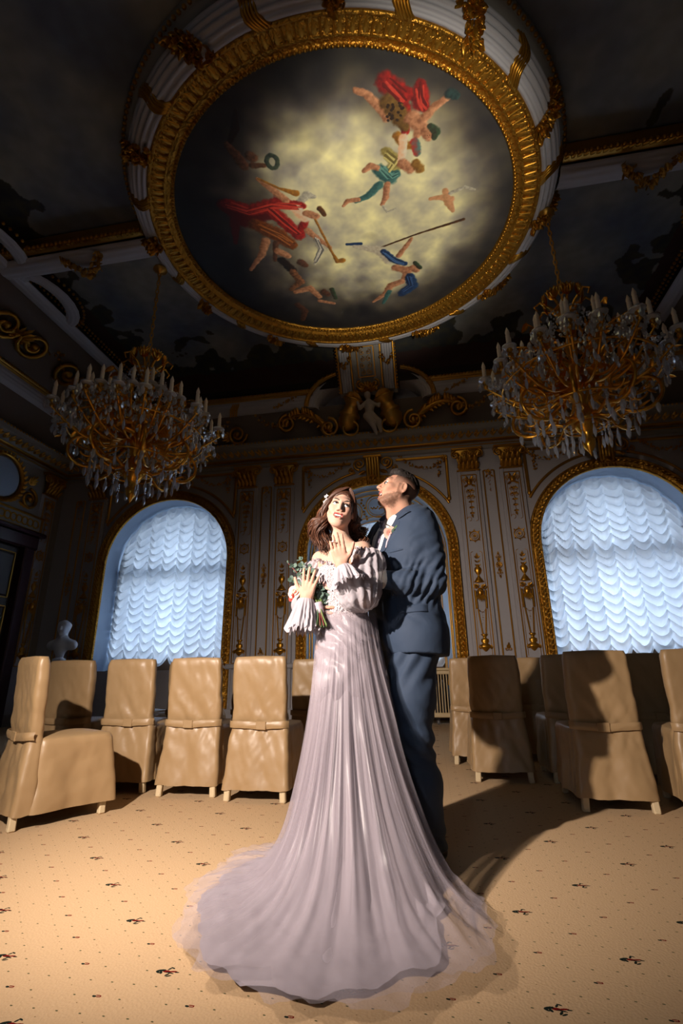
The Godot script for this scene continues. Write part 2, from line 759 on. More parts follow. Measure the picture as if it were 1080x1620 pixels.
func build_shell() -> void:
	var fl := slab("floor", Vector3(-0.9, -0.1, -3.2), Vector3(14.2, 0.2, 13.6), "paint")
	fl.mesh.surface_set_material(0, carpet())
	tag(fl, "beige wall-to-wall carpet scattered with small dark and red motifs", "carpet")
	var bb := MB.new()
	# wall face around three arches, then the back and the reveals
	var xs := [LEFT_X - 0.3 - DOOR_X]
	for w in WIN_X:
		xs.append(w - ARCH_HW)
		xs.append(w + ARCH_HW)
	xs.append(RIGHT_X + 0.3 - DOOR_X)
	for side in 2:
		var z := 0.0 if side == 0 else -1.25
		for k in range(0, xs.size(), 2):
			bb.quad(Vector3(xs[k], 0, z), Vector3(xs[k], 7.2, z), Vector3(xs[k + 1], 7.2, z), Vector3(xs[k + 1], 0, z))
	for w in WIN_X:
		var lo := 0.0 if w == 0.0 else 0.9
		var dep := 1.25
		var rows_f := []
		var rows_b := []
		var top_f := PackedVector3Array()
		var arc := PackedVector3Array()
		var arc_b := PackedVector3Array()
		for i in 33:
			var a := PI - PI * i / 32.0
			var p := Vector3(w + cos(a) * ARCH_HW, ARCH_Y + sin(a) * ARCH_HW, 0)
			arc.append(p)
			top_f.append(Vector3(p.x, 7.2, 0))
			arc_b.append(p + Vector3(0, 0, -dep))
		bb.rows([arc, top_f])
		var tb := PackedVector3Array()
		for p in top_f: tb.append(p + Vector3(0, 0, -dep))
		bb.rows([arc_b, tb])
		if lo > 0:
			bb.quad(Vector3(w - ARCH_HW, 0, 0), Vector3(w - ARCH_HW, lo, 0), Vector3(w + ARCH_HW, lo, 0), Vector3(w + ARCH_HW, 0, 0))
			bb.quad(Vector3(w - ARCH_HW, 0, -dep), Vector3(w - ARCH_HW, lo, -dep), Vector3(w + ARCH_HW, lo, -dep), Vector3(w + ARCH_HW, 0, -dep))
	var wb := obj("wall_back", bb, M.paint, null, Vector3(DOOR_X, 0, WALL_Z))
	tag(wb, "pale grey panelled wall with three arched windows and gilded ornament", "wall", "", "structure")
	for w in WIN_X:
		# the reveal of each arch, painted pale blue
		var rv := MB.new()
		var f := arch_frames(w, ARCH_HW, 0.0 if w == 0.0 else 0.9, ARCH_Y, 32)
		var r0 := PackedVector3Array()
		var r1 := PackedVector3Array()
		for i in f[0].size():
			r0.append(f[0][i])
			r1.append(f[0][i] + Vector3(0, 0, -1.25))
		rv.rows([r0, r1])
		if w != 0.0:
			rv.quad(Vector3(w - ARCH_HW, 0.9, 0), Vector3(w + ARCH_HW, 0.9, 0), Vector3(w + ARCH_HW, 0.9, -1.25), Vector3(w - ARCH_HW, 0.9, -1.25))
		obj("reveal", rv, M.blue_paint, wb)
	# the other walls, each with thickness; daylight comes in behind the camera through one tall window
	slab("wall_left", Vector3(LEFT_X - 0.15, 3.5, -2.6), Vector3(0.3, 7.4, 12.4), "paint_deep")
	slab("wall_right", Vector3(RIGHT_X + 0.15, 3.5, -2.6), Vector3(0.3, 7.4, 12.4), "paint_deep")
	var fb := MB.new()
	var cuts := [-7.6, -1.5, -0.9, 6.0]
	for k in range(0, 4, 2):
		fb.box(Vector3((cuts[k] + cuts[k + 1]) * 0.5, 3.5, 0), Vector3(cuts[k + 1] - cuts[k], 7.4, 0.4))
	for k in [1]:
		fb.box(Vector3((cuts[k] + cuts[k + 1]) * 0.5, 0.4, 0), Vector3(cuts[k + 1] - cuts[k], 1.0, 0.4))
		fb.box(Vector3((cuts[k] + cuts[k + 1]) * 0.5, 5.6, 0), Vector3(cuts[k + 1] - cuts[k], 3.2, 0.4))
	tag(obj("wall_front", fb, M.paint_deep, null, Vector3(0, 0, FRONT_Z)), "", "", "", "structure")

func carpet() -> StandardMaterial3D:
	var n := 1024
	var im := Image.create(n, n, true, Image.FORMAT_RGB8)
	var base := Color(0.73, 0.615, 0.475)
	im.fill(base)
	var r := RandomNumberGenerator.new()
	r.seed = 5
	# pile: many small tufts a shade lighter or darker
	for k in 26000:
		var f := r.randf_range(0.93, 1.06)
		im.fill_rect(Rect2i(r.randi() % n, r.randi() % n, 3, 2), Color(base.r * f, base.g * f, base.b * f))
	var green := Color(0.10, 0.13, 0.11)
	var red := Color(0.40, 0.07, 0.06)
	for y in [-1, 0, 1]:
		for x in [-1, 0, 1]:
			for o in [Vector2(0, 0), Vector2(0.5, 0.5)]:
				var c: Vector2 = (o + Vector2(x, y)) * n
				# a sprig: leaves at the left, a red body, two curling tails
				blot(im, c + Vector2(-6, 0), 26, 11, 0.1, red)
				blot(im, c + Vector2(-42, -4), 26, 10, -0.35, green)
				blot(im, c + Vector2(-54, 12), 16, 7, 0.6, green)
				blot(im, c + Vector2(-34, 14), 14, 8, 1.1, green)
				blot(im, c + Vector2(30, -4), 24, 7, -0.15, red)
				blot(im, c + Vector2(18, 10), 26, 5, 0.2, green)
				blot(im, c + Vector2(54, 0), 14, 5, 0.0, green)
				blot(im, c + Vector2(10, 28), 7, 16, 0.5, green)
				blot(im, c + Vector2(0, -26), 6, 14, 0.5, green)
				blot(im, c + Vector2(24, 38), 16, 6, -0.5, green)
				blot(im, c + Vector2(14, -36), 14, 5, 0.4, green)
			for o in [Vector2(0.25, 0.25), Vector2(0.75, 0.25), Vector2(0.25, 0.75), Vector2(0.75, 0.75), Vector2(0.5, 0), Vector2(0, 0.5)]:
				var c: Vector2 = (o + Vector2(x, y)) * n
				blot(im, c + Vector2(-10, 4), 12, 7, 0.3, green)
				blot(im, c + Vector2(8, -5), 15, 3.5, 0.0, red)
				blot(im, c + Vector2(12, 6), 13, 3.5, 0.0, red)
				blot(im, c + Vector2(23, 1), 4, 8, 0.0, red)
	for y in 8:
		for x in 8:
			if (x % 2 == 0 and y % 2 == 0): continue
			blot(im, Vector2(x / 8.0, y / 8.0) * n + Vector2(8, 8), 8, 4.5, 0.3, Color(0.33, 0.32, 0.22))
			if (x + y) % 2 == 1: blot(im, Vector2((x + 0.5) / 8.0, (y + 0.5) / 8.0) * n, 4, 3, 0.0, Color(0.45, 0.36, 0.24))
	im.generate_mipmaps()
	var m := StandardMaterial3D.new()
	m.resource_name = "carpet"
	m.albedo_texture = ImageTexture.create_from_image(im)
	m.roughness = 0.95
	m.metallic_specular = 0.15
	m.uv1_triplanar = true
	m.uv1_world_triplanar = true
	var s := 1.0 / 0.548
	m.uv1_scale = Vector3(s, s, s)
	# triplanar looks up (x, -z) for the floor: shift so that a sprig falls at (-0.836, -1.68)
	m.uv1_offset = Vector3(0.836 * s, 0, 1.68 * s)
	m.normal_enabled = true
	m.normal_scale = 0.08
	m.normal_texture = noise_tex(0.2, true, 6.0, Color.BLACK, Color.WHITE, 256, 9, 2)
	return m

func blot(im: Image, c: Vector2, rx: float, ry: float, rot: float, col: Color) -> void:
	var w := im.get_width()
	var h := im.get_height()
	var e := int(maxf(rx, ry)) + 2
	if c.x < -e or c.y < -e or c.x > w + e or c.y > h + e: return
	var cs := cos(rot)
	var sn := sin(rot)
	for y in range(maxi(0, int(c.y) - e), mini(h, int(c.y) + e)):
		for x in range(maxi(0, int(c.x) - e), mini(w, int(c.x) + e)):
			var d := Vector2(x, y) - c
			var u := (d.x * cs + d.y * sn) / rx
			var v := (d.y * cs - d.x * sn) / ry
			if u * u + v * v + sin(x * 0.5) * sin(y * 0.6) * 0.15 < 1.0: im.set_pixel(x, y, col)

# ---------- pilasters ----------
var pil := {}

func pilaster_parts() -> void:
	var hw := 0.131
	var b := MB.new()
	# shaft: stepped edges and a sunk field
	var prof := [Vector2(-0.2, 0), Vector2(-0.2, 0.035), Vector2(-0.185, 0.05), Vector2(-0.165, 0.05), Vector2(-0.16, 0.06), Vector2(-0.135, 0.06), Vector2(-0.125, 0.045), Vector2(0.125, 0.045), Vector2(0.135, 0.06), Vector2(0.16, 0.06), Vector2(0.165, 0.05), Vector2(0.185, 0.05), Vector2(0.2, 0.035), Vector2(0.2, 0)]
	for k in prof.size() - 1:
		var p: Vector2 = prof[k]
		var q: Vector2 = prof[k + 1]
		b.quad(Vector3(p.x, 0.2, p.y), Vector3(p.x, 4.24, p.y), Vector3(q.x, 4.24, q.y), Vector3(q.x, 0.2, q.y))
	pil.shaft = b.mesh()
	pil.shaft.surface_set_material(0, M.paint)
	b = MB.new()
	for s in [-1.0, 1.0]: bar(b, Vector3(s * hw, 1.0, 0.052), Vector3(s * hw, 4.16, 0.052), 0.018, 0.016)
	bar(b, Vector3(-hw, 4.16, 0.052), Vector3(hw, 4.16, 0.052), 0.018, 0.016)
	bar(b, Vector3(-hw, 1.0, 0.052), Vector3(hw, 1.0, 0.052), 0.018, 0.016)
	for s in [-1.0, 1.0]:
		bar(b, Vector3(s * 0.095, 2.72, 0.046), Vector3(s * 0.095, 1.05, 0.046), 0.008, 0.008)
		bar(b, Vector3(s * 0.095, 3.34, 0.046), Vector3(s * 0.095, 4.05, 0.046), 0.008, 0.008)
		b.tube(arc_path(Vector3(s * 0.055, 3.34, 0.05), 0.04, 0.0 if s > 0 else PI, -PI / 2, 6), [0.005], 5)
		b.tube(arc_path(Vector3(s * 0.055, 2.72, 0.05), 0.04, 0.0 if s > 0 else PI, PI / 2, 6), [0.005], 5)
	pil.panel_border = b.mesh()
	# capital: bell with leaves, volutes and abacus
	b = MB.new()
	bar(b, Vector3(-0.2, 4.245, 0.0), Vector3(0.2, 4.245, 0.0), 0.03, 0.085)
	b.grid(10, 6, func(u, v): return Vector3((u - 0.5) * (0.32 + 0.14 * v * v), 4.26 + v * 0.36, 0.05 + 0.05 * v * v + 0.03 * sin(u * PI)))
	for k in 5:
		frond(b, Vector3((k - 2) * 0.075, 4.26, 0.09), PI / 2, 0.17, 0.09, 0.9)
	for k in 4:
		frond(b, Vector3((k - 1.5) * 0.085, 4.36, 0.10), PI / 2, 0.19, 0.09, 0.9)
	for s in [-1.0, 1.0]:
		scroll(b, Vector3(s * 0.2, 4.54, 0.11), 0.065, 1.6, PI / 2, -s, 0.016, 18)
		scroll(b, Vector3(s * 0.06, 4.55, 0.11), 0.045, 1.4, PI / 2, s, 0.012, 14)
		frond(b, Vector3(s * 0.12, 4.45, 0.12), PI / 2 + s * -0.7, 0.16, 0.08, 0.7)
	rosette(b, Vector3(0, 4.58, 0.14), 0.055, 6)
	rosette(b, Vector3(0, 4.36, 0.12), 0.045, 6)
	b.box(Vector3(0, 4.645, 0.07), Vector3(0.54, 0.045, 0.17), Basis.IDENTITY, 0.012)
	pil.capital = b.mesh()
	# mask with scrolls, then stems of leaves hanging below
	b = MB.new()
	b.ball(Vector3(0, 4.02, 0.07), Vector3(0.05, 0.062, 0.045), Basis.IDENTITY, 10, 8)
	for s in [-1.0, 1.0]:
		scroll(b, Vector3(s * 0.068, 4.06, 0.05), 0.04, 1.3, -PI / 2, s, 0.01, 14)
		frond(b, Vector3(s * 0.03, 3.98, 0.06), -PI / 2 + s * 0.8, 0.12, 0.05)
		frond(b, Vector3(s * 0.02, 4.08, 0.06), PI / 2 - s * 0.7, 0.09, 0.05)
	b.ball(Vector3(0, 4.0, 0.11), Vector3(0.014, 0.022, 0.016), Basis.IDENTITY, 6, 5)
	pil.mask = b.mesh()
	b = MB.new()
	bar(b, Vector3(0, 3.9, 0.046), Vector3(0, 3.4, 0.046), 0.01, 0.012)
	var y := 3.88
	for k in 5:
		for s in [-1.0, 1.0]:
			if k < 2: scroll(b, Vector3(s * 0.048, y - 0.03, 0.048), 0.038, 1.2, 0.5 * PI, s, 0.007, 14)
			frond(b, Vector3(0, y, 0.05), -PI / 2 + s * 1.0, 0.085 - k * 0.006, 0.035)
			frond(b, Vector3(0, y - 0.03, 0.05), -PI / 2 - s * 2.0, 0.07 - k * 0.005, 0.03)
		b.ball(Vector3(0, y - 0.015, 0.06), Vector3(0.014, 0.02, 0.014), Basis.IDENTITY, 6, 5)
		y -= 0.105
	palmette(b, Vector3(0, 3.42, 0.05), -PI / 2, 0.09, 3, 0.8)
	pil.arabesque = b.mesh()
	b = MB.new()
	hoop(b, Vector3(0, 3.03, 0.055), 0.082, 0.082, 0.011)
	hoop(b, Vector3(0, 3.03, 0.055), 0.05, 0.05, 0.006, 20)
	rosette(b, Vector3(0, 3.03, 0.055), 0.04, 8)
	for s in [-1.0, 1.0]:
		palmette(b, Vector3(0, 3.03 + s * 0.085, 0.055), s * PI / 2, 0.05, 3, 1.2)
		for t in [-1.0, 1.0]: frond(b, Vector3(s * 0.06, 3.03 + t * 0.06, 0.055), atan2(t, s), 0.05, 0.03)
	pil.medallion = b.mesh()
	# candelabrum: sprig, urn, bearded mask on a swagged shield, tripod legs, footed base
	b = MB.new()
	for k in 3:
		for s in [-1.0, 1.0]: frond(b, Vector3(0, 2.5 + k * 0.07, 0.05), PI / 2 + s * 0.9, 0.075, 0.035)
	palmette(b, Vector3(0, 2.66, 0.05), PI / 2, 0.09, 3, 0.8)
	pil.sprig = b.mesh()
	b = MB.new()
	b.lathe([Vector2(0, 2.54), Vector2(0.018, 2.53), Vector2(0.025, 2.50), Vector2(0.055, 2.47), Vector2(0.062, 2.43), Vector2(0.04, 2.38), Vector2(0.015, 2.35), Vector2(0.02, 2.33), Vector2(0.05, 2.29), Vector2(0.075, 2.25), Vector2(0.09, 2.235), Vector2(0.05, 2.225), Vector2(0, 2.22)], 12, Transform3D(Basis.from_scale(Vector3(1, 1, 0.6)), Vector3(0, 0, 0.055)))
	pil.urn = b.mesh()
	b = MB.new()
	b.ball(Vector3(0, 2.06, 0.085), Vector3(0.055, 0.08, 0.05), Basis.IDENTITY, 10, 8)
	for k in 7: frond(b, Vector3((k - 3) * 0.015, 2.02, 0.11), -PI / 2 + (k - 3) * 0.12, 0.14 - absf(k - 3) * 0.015, 0.035, 0.3)
	for s in [-1.0, 1.0]:
		scroll(b, Vector3(s * 0.06, 2.16, 0.07), 0.04, 1.2, 0, -s, 0.011, 12)
		bar(b, Vector3(s * 0.082, 2.1, 0.06), Vector3(s * 0.075, 1.8, 0.06), 0.03, 0.035)
		b.ball(Vector3(s * 0.022, 2.085, 0.13), Vector3(0.012, 0.008, 0.01), Basis.IDENTITY, 6, 4)
		frond(b, Vector3(s * 0.03, 2.14, 0.09), PI / 2 - s * 0.9, 0.09, 0.05)
	b.ball(Vector3(0, 2.06, 0.14), Vector3(0.012, 0.025, 0.016), Basis.IDENTITY, 6, 5)
	swag(b, Vector3(-0.075, 1.8, 0.07), Vector3(0.075, 1.8, 0.07), 0.05, 0.022, 12)
	cluster(b, [Vector3(0, 1.74, 0.06), Vector3(0, 1.56, 0.05)], 0.018, 9)
	pil.bearded_mask = b.mesh()
	b = MB.new()
	for s in [-1.0, 1.0]: bar(b, Vector3(s * 0.062, 1.8, 0.05), Vector3(s * 0.026, 1.4, 0.05), 0.022, 0.025)
	pil.leg = b.mesh()
	b = MB.new()
	b.lathe([Vector2(0, 1.40), Vector2(0.055, 1.395), Vector2(0.05, 1.375), Vector2(0.025, 1.35), Vector2(0.03, 1.325), Vector2(0.06, 1.315), Vector2(0.062, 1.27), Vector2(0.04, 1.25), Vector2(0.09, 1.215), Vector2(0.095, 1.19), Vector2(0.06, 1.17), Vector2(0.02, 1.13), Vector2(0, 1.12)], 12, Transform3D(Basis.from_scale(Vector3(1, 1, 0.55)), Vector3(0, 0, 0.055)))
	for s in [-1.0, 1.0]: scroll(b, Vector3(s * 0.08, 1.19, 0.06), 0.025, 1.2, PI / 2, -s, 0.008, 10)
	pil.foot = b.mesh()
	for k in pil:
		if k != "shaft": pil[k].surface_set_material(0, M.gold)

var trims := 0

func trim(label: String, cat: String, xf: Transform3D) -> Node3D:
	trims += 1
	var o := struct_base("trim_%d" % trims, label, cat)
	o.transform = xf
	return o

func pilaster(label: String, xf: Transform3D) -> void:
	var o := trim(label, "pilaster", xf)
	for k in pil: inst(k, pil[k], o, Transform3D.IDENTITY)

var strip_parts := {}

func strip(label: String, xf: Transform3D) -> void:
	# the narrow gilt-edged panel between two pilasters
	if strip_parts.is_empty():
		var b := MB.new()
		for s in [-1.0, 1.0]: bar(b, Vector3(s * 0.093, 1.0, 0.0), Vector3(s * 0.093, 4.24, 0.0), 0.024, 0.024)
		bar(b, Vector3(-0.093, 4.24, 0), Vector3(-0.04, 4.24, 0), 0.024, 0.024)
		bar(b, Vector3(0.04, 4.24, 0), Vector3(0.093, 4.24, 0), 0.024, 0.024)
		strip_parts.panel_border = b.mesh()
		b = MB.new()
		scroll(b, Vector3(0, 4.2, 0.01), 0.045, 1.4, PI / 2, 1.0, 0.012, 14)
		palmette(b, Vector3(0, 4.2, 0.01), PI / 2, 0.08, 5, 2.0)
		cluster(b, [Vector3(0, 4.14, 0.01), Vector3(0, 3.84, 0.0)], 0.028, 15)
		for s in [-1.0, 1.0]: frond(b, Vector3(s * 0.03, 4.16, 0.01), -PI / 2 + s * 0.5, 0.1, 0.04)
		strip_parts.shell_drop = b.mesh()
		b = MB.new()
		rosette(b, Vector3(0, 2.52, 0.01), 0.055, 8)
		hoop(b, Vector3(0, 2.52, 0.012), 0.05, 0.05, 0.007, 18)
		for s in [-1.0, 1.0]:
			palmette(b, Vector3(0, 2.52 + s * 0.06, 0.01), s * PI / 2, 0.11, 3, 1.0)
			for t in [-1.0, 1.0]: scroll(b, Vector3(t * 0.03, 2.52 + s * 0.14, 0.008), 0.025, 1.1, s * PI / 2, t * s, 0.006, 10)
			palmette(b, Vector3(0, 2.52 + s * 0.17, 0.01), s * PI / 2, 0.08, 3, 0.7)
		strip_parts.lozenge_spray = b.mesh()
		b = MB.new()
		for s in [-1.0, 1.0]: scroll(b, Vector3(s * 0.03, 1.16, 0.006), 0.03, 1.2, PI / 2, s, 0.007, 10)
		palmette(b, Vector3(0, 1.16, 0.01), PI / 2, 0.13, 3, 0.7)
		strip_parts.base_sprig = b.mesh()
		for k in strip_parts: strip_parts[k].surface_set_material(0, M.gold)
	var o := trim(label, "wall panel", xf)
	for k in strip_parts: inst(k, strip_parts[k], o, Transform3D.IDENTITY)

func build_back_wall() -> void:
	pilaster_parts()
	var back := Transform3D(Basis.IDENTITY, Vector3(DOOR_X, 0, WALL_Z))
	var pos := [-5.64, -2.443, -1.708, 1.708, 2.443, 5.64]
	var who := ["gilded pilaster at the far left end of the back wall", "gilded pilaster just right of the left arched window", "gilded pilaster directly left of the centre arch behind the bouquet", "gilded pilaster directly right of the centre arch beside the groom", "gilded pilaster just left of the right arched window", "gilded pilaster right of the right arched window"]
	for k in 6: pilaster(who[k], back * Transform3D(Basis.IDENTITY, Vector3(pos[k], 0, 0)))
	strip("narrow gilt-edged wall panel between the two pilasters left of the couple", back * Transform3D(Basis.IDENTITY, Vector3(-2.064, 0, 0)))
	strip("narrow gilt-edged wall panel between the two pilasters right of the groom", back * Transform3D(Basis.IDENTITY, Vector3(2.064, 0, 0)))
	strip("narrow gilt-edged wall panel in the dark left corner of the back wall", back * Transform3D(Basis.IDENTITY, Vector3(-6.05, 0, 0)))
	# gilt arch frames
	var names := ["gilded arch frame round the left window", "gilded arch frame round the centre niche behind the couple", "gilded arch frame round the right window"]
	for i in 3:
		var w: float = WIN_X[i]
		var o := trim(names[i], "arch frame", back)
		var f := arch_frames(w, ARCH_HW, 0.0, ARCH_Y, 40)
		var b := MB.new()
		b.sweep(f[0], f[1], f[2], [Vector2(0.0, 0.0), Vector2(0.0, 0.03), Vector2(0.012, 0.045), Vector2(0.03, 0.045), Vector2(0.035, 0.03), Vector2(0.06, 0.06), Vector2(0.09, 0.075), Vector2(0.12, 0.06), Vector2(0.14, 0.035), Vector2(0.15, 0.06), Vector2(0.165, 0.07), Vector2(0.18, 0.06), Vector2(0.185, 0.0)])
		obj("moulding", b, M.gold_rough, o)
		# carved leaves along the torus
		b = MB.new()
		var n := 120
		for k in n:
			var t := (k + 0.5) / n * (2.0 * ARCH_Y + PI * ARCH_HW)
			var p: Vector3
			var d: Vector3
			if t < ARCH_Y:
				p = Vector3(w - ARCH_HW - 0.09, t, 0.07)
				d = Vector3.UP
			elif t < ARCH_Y + PI * ARCH_HW:
				var a := PI - (t - ARCH_Y) / ARCH_HW
				p = Vector3(w + cos(a) * (ARCH_HW + 0.09), ARCH_Y + sin(a) * (ARCH_HW + 0.09), 0.07)
				d = Vector3(sin(a), -cos(a), 0)
			else:
				p = Vector3(w + ARCH_HW + 0.09, 2 * ARCH_Y + PI * ARCH_HW - t, 0.07)
				d = Vector3.DOWN
			if p.y < 0.8: continue
			var s := d.cross(Vector3(0, 0, 1))
			for q in [-1.0, 1.0]:
				b.leaf(p, d * 0.8 + s * q * 0.55, Vector3(0, 0, 1), 0.075, 0.045, 0.8)
			b.ball(p + Vector3(0, 0, 0.012), Vector3.ONE * 0.014, Basis.IDENTITY, 6, 4)
		tag(obj("leaf_carving", b, M.gold, o), "", "", "", "stuff")
		# spandrel frame: top rail, two sides, two arcs; swags and tassels
		b = MB.new()
		var hx := 1.34
		for s in [-1.0, 1.0]:
			bar(b, Vector3(w + s * hx, 4.58, 0), Vector3(w + s * 0.42, 4.58, 0), 0.05, 0.04)
			bar(b, Vector3(w + s * hx, 4.6, 0), Vector3(w + s * hx, 3.78, 0), 0.05, 0.04)
			b.tube(arc_path(Vector3(w, ARCH_Y, 0.015), 1.56, PI / 2 - s * (PI / 2 - 0.54), PI / 2 - s * 0.22, 16), [0.024], 6)
		obj("spandrel_frame", b, M.gold, o)
		for s in [-1.0, 1.0]:
			b = MB.new()
			swag(b, Vector3(w + s * 1.3, 4.5, 0.03), Vector3(w + s * 0.5, 4.62, 0.03), 0.2, 0.05, 44)
			cluster(b, [Vector3(w + s * 1.2, 4.5, 0.03), Vector3(w + s * 1.2, 4.18, 0.02)], 0.05, 20)
			b.ball(Vector3(w + s * hx, 3.76, 0.03), Vector3(0.035, 0.05, 0.03), Basis.IDENTITY, 8, 6)
			rosette(b, Vector3(w + s * 1.3, 4.54, 0.04), 0.08, 7)
			obj("festoon", b, M.gold, o)
		# keystone console with volutes
		b = MB.new()
		for k in 5:
			var x := (k - 2) * 0.05
			b.grid(4, 8, func(u, v): return Vector3(w + x + (u - 0.5) * 0.05 * (1.25 - 0.45 * v), 4.62 - v * 0.5, 0.05 + 0.012 * sin(u * PI) + 0.1 * (1.0 - v) * (1.0 - v)))
		b.box(Vector3(w, 4.645, 0.08), Vector3(0.34, 0.05, 0.18), Basis.IDENTITY, 0.012)
		for s in [-1.0, 1.0]:
			scroll(b, Vector3(w + s * 0.25, 4.53, 0.06), 0.1, 1.7, -PI / 2 if s > 0 else -PI / 2, s, 0.022, 24)
			frond(b, Vector3(w + s * 0.14, 4.4, 0.06), -PI / 2 + s * 0.9, 0.2, 0.1)
			scroll(b, Vector3(w + s * 0.4, 4.42, 0.04), 0.05, 1.3, PI / 2, -s, 0.014, 16)
		frond(b, Vector3(w, 4.3, 0.09), -PI / 2, 0.16, 0.14, 0.6)
		obj("keystone", b, M.gold, o)
	# dado rail and skirting of the back wall
	for k in [[-6.6, -5.29], [-2.79, -1.25], [1.25, 2.79], [5.29, 6.6]]:
		var b := MB.new()
		b.box(Vector3((k[0] + k[1]) * 0.5, 0.95, 0.04), Vector3(k[1] - k[0], 0.09, 0.1), Basis.IDENTITY, 0.02)
		b.box(Vector3((k[0] + k[1]) * 0.5, 0.14, 0.03), Vector3(k[1] - k[0], 0.28, 0.08), Basis.IDENTITY, 0.02)
		var o := obj("baseboard_back" + ("" if k[0] < -6 else "_%d" % (2 if k[0] < 0 else (3 if k[0] < 2 else 4))), b, M.paint, null, Vector3(DOOR_X, 0, WALL_Z))
		tag(o, "", "", "", "structure")

# ---------- left and right walls ----------
func build_side_walls() -> void:
	var left := Transform3D(Basis(Vector3(0, 0, -1), Vector3.UP, Vector3(1, 0, 0)), Vector3(LEFT_X, 0, 0))
	pilaster("gilded pilaster on the left wall beside the marble doorway", left * Transform3D(Basis.IDENTITY, Vector3(8.0, 0, 0)))
	# the doorway of dark purple marble with its overdoor
	var d := struct_base("door_1", "dark door in a purple marble surround at the left edge", "door")
	d.transform = left * Transform3D(Basis.IDENTITY, Vector3(6.85, 0, 0))
	var b := MB.new()
	for s in [-1.0, 1.0]:
		b.box(Vector3(s * 0.82, 1.6, 0.06), Vector3(0.26, 3.2, 0.16), Basis.IDENTITY, 0.03)
		b.box(Vector3(s * 0.7, 1.55, 0.1), Vector3(0.06, 3.1, 0.16), Basis.IDENTITY, 0.02)
	b.box(Vector3(0, 3.2, 0.07), Vector3(1.95, 0.26, 0.2), Basis.IDENTITY, 0.03)
	b.box(Vector3(0, 3.36, 0.1), Vector3(2.1, 0.08, 0.28), Basis.IDENTITY, 0.02)
	obj("surround", b, M.purple_marble, d)
	b = MB.new()
	b.box(Vector3(0, 1.53, 0.02), Vector3(1.34, 3.06, 0.06), Basis.IDENTITY, 0.01)
	for y in [0.6, 1.6, 2.55]:
		for s in [-1.0, 1.0]: b.box(Vector3(s * 0.32, y, 0.06), Vector3(0.46, 0.74, 0.04), Basis.IDENTITY, 0.02)
	obj("leaf", b, M.dark_wood, d)
	b = MB.new()
	for s in [-1.0, 1.0]:
		for y in [0.6, 1.6, 2.55]:
			for t in [-1.0, 1.0]:
				bar(b, Vector3(s * 0.32 + t * 0.25, y - 0.4, 0.06), Vector3(s * 0.32 + t * 0.25, y + 0.4, 0.06), 0.02, 0.03)
				bar(b, Vector3(s * 0.32 - 0.25, y + t * 0.4, 0.06), Vector3(s * 0.32 + 0.25, y + t * 0.4, 0.06), 0.02, 0.03)
	obj("panel_border", b, M.old_gold, d)
	# overdoor: gilded guilloche shelf, panel and round medallion
	var o := trim("gilded overdoor with a round medallion above the marble doorway", "overdoor", left * Transform3D(Basis.IDENTITY, Vector3(6.85, 0, 0)))
	b = MB.new()
	b.box(Vector3(0, 3.56, 0.06), Vector3(2.0, 0.3, 0.12), Basis.IDENTITY, 0.02)
	b.box(Vector3(0, 4.2, 0.02), Vector3(1.9, 0.95, 0.05), Basis.IDENTITY, 0.01)
	obj("panel", b, M.paint_deep, o)
	b = MB.new()
	for y in [3.42, 3.7]: bar(b, Vector3(-1.0, y, 0.12), Vector3(1.0, y, 0.12), 0.04, 0.03)
	for s in [-1.0, 1.0]: bar(b, Vector3(s * 0.98, 3.42, 0.12), Vector3(s * 0.98, 3.7, 0.12), 0.04, 0.03)
	for k in 14: hoop(b, Vector3(-0.85 + k * 0.13, 3.56, 0.13), 0.07, 0.07, 0.014, 16)
	obj("guilloche", b, M.gold, o)
	b = MB.new()
	hoop(b, Vector3(0, 4.22, 0.07), 0.42, 0.42, 0.045, 36)
	for k in 30:
		var a := TAU * k / 30
		b.leaf(Vector3(cos(a) * 0.42, sin(a) * 0.42 + 4.22, 0.1), Vector3(-sin(a) + cos(a) * 0.5, cos(a) + sin(a) * 0.5, 0.2), Vector3(0, 0, 1), 0.11, 0.06, 0.7)
	obj("wreath", b, M.gold, o)
	b = MB.new()
	b.ball(Vector3(0, 4.22, 0.05), Vector3(0.36, 0.36, 0.05), Basis.IDENTITY, 24, 10)
	obj("roundel", b, M.blue_paint, o)
	b = MB.new()
	for s in [-1.0, 1.0]:
		scroll(b, Vector3(s * 0.62, 4.0, 0.06), 0.18, 1.6, PI / 2, -s, 0.03)
		palmette(b, Vector3(s * 0.6, 4.3, 0.05), PI / 2 - s * 0.5, 0.25)
		frond(b, Vector3(s * 0.45, 3.9, 0.05), -PI / 2 + s * 1.0, 0.25, 0.1)
	obj("acanthus", b, M.gold, o)

# ---------- cornice, frieze and upper moulding ----------
func run_moulding(b: MB, p0: Vector3, p1: Vector3, out: Vector3, prof: Array) -> void:
	b.sweep([p0, p1], [out, out], [Vector3.UP, Vector3.UP], prof)

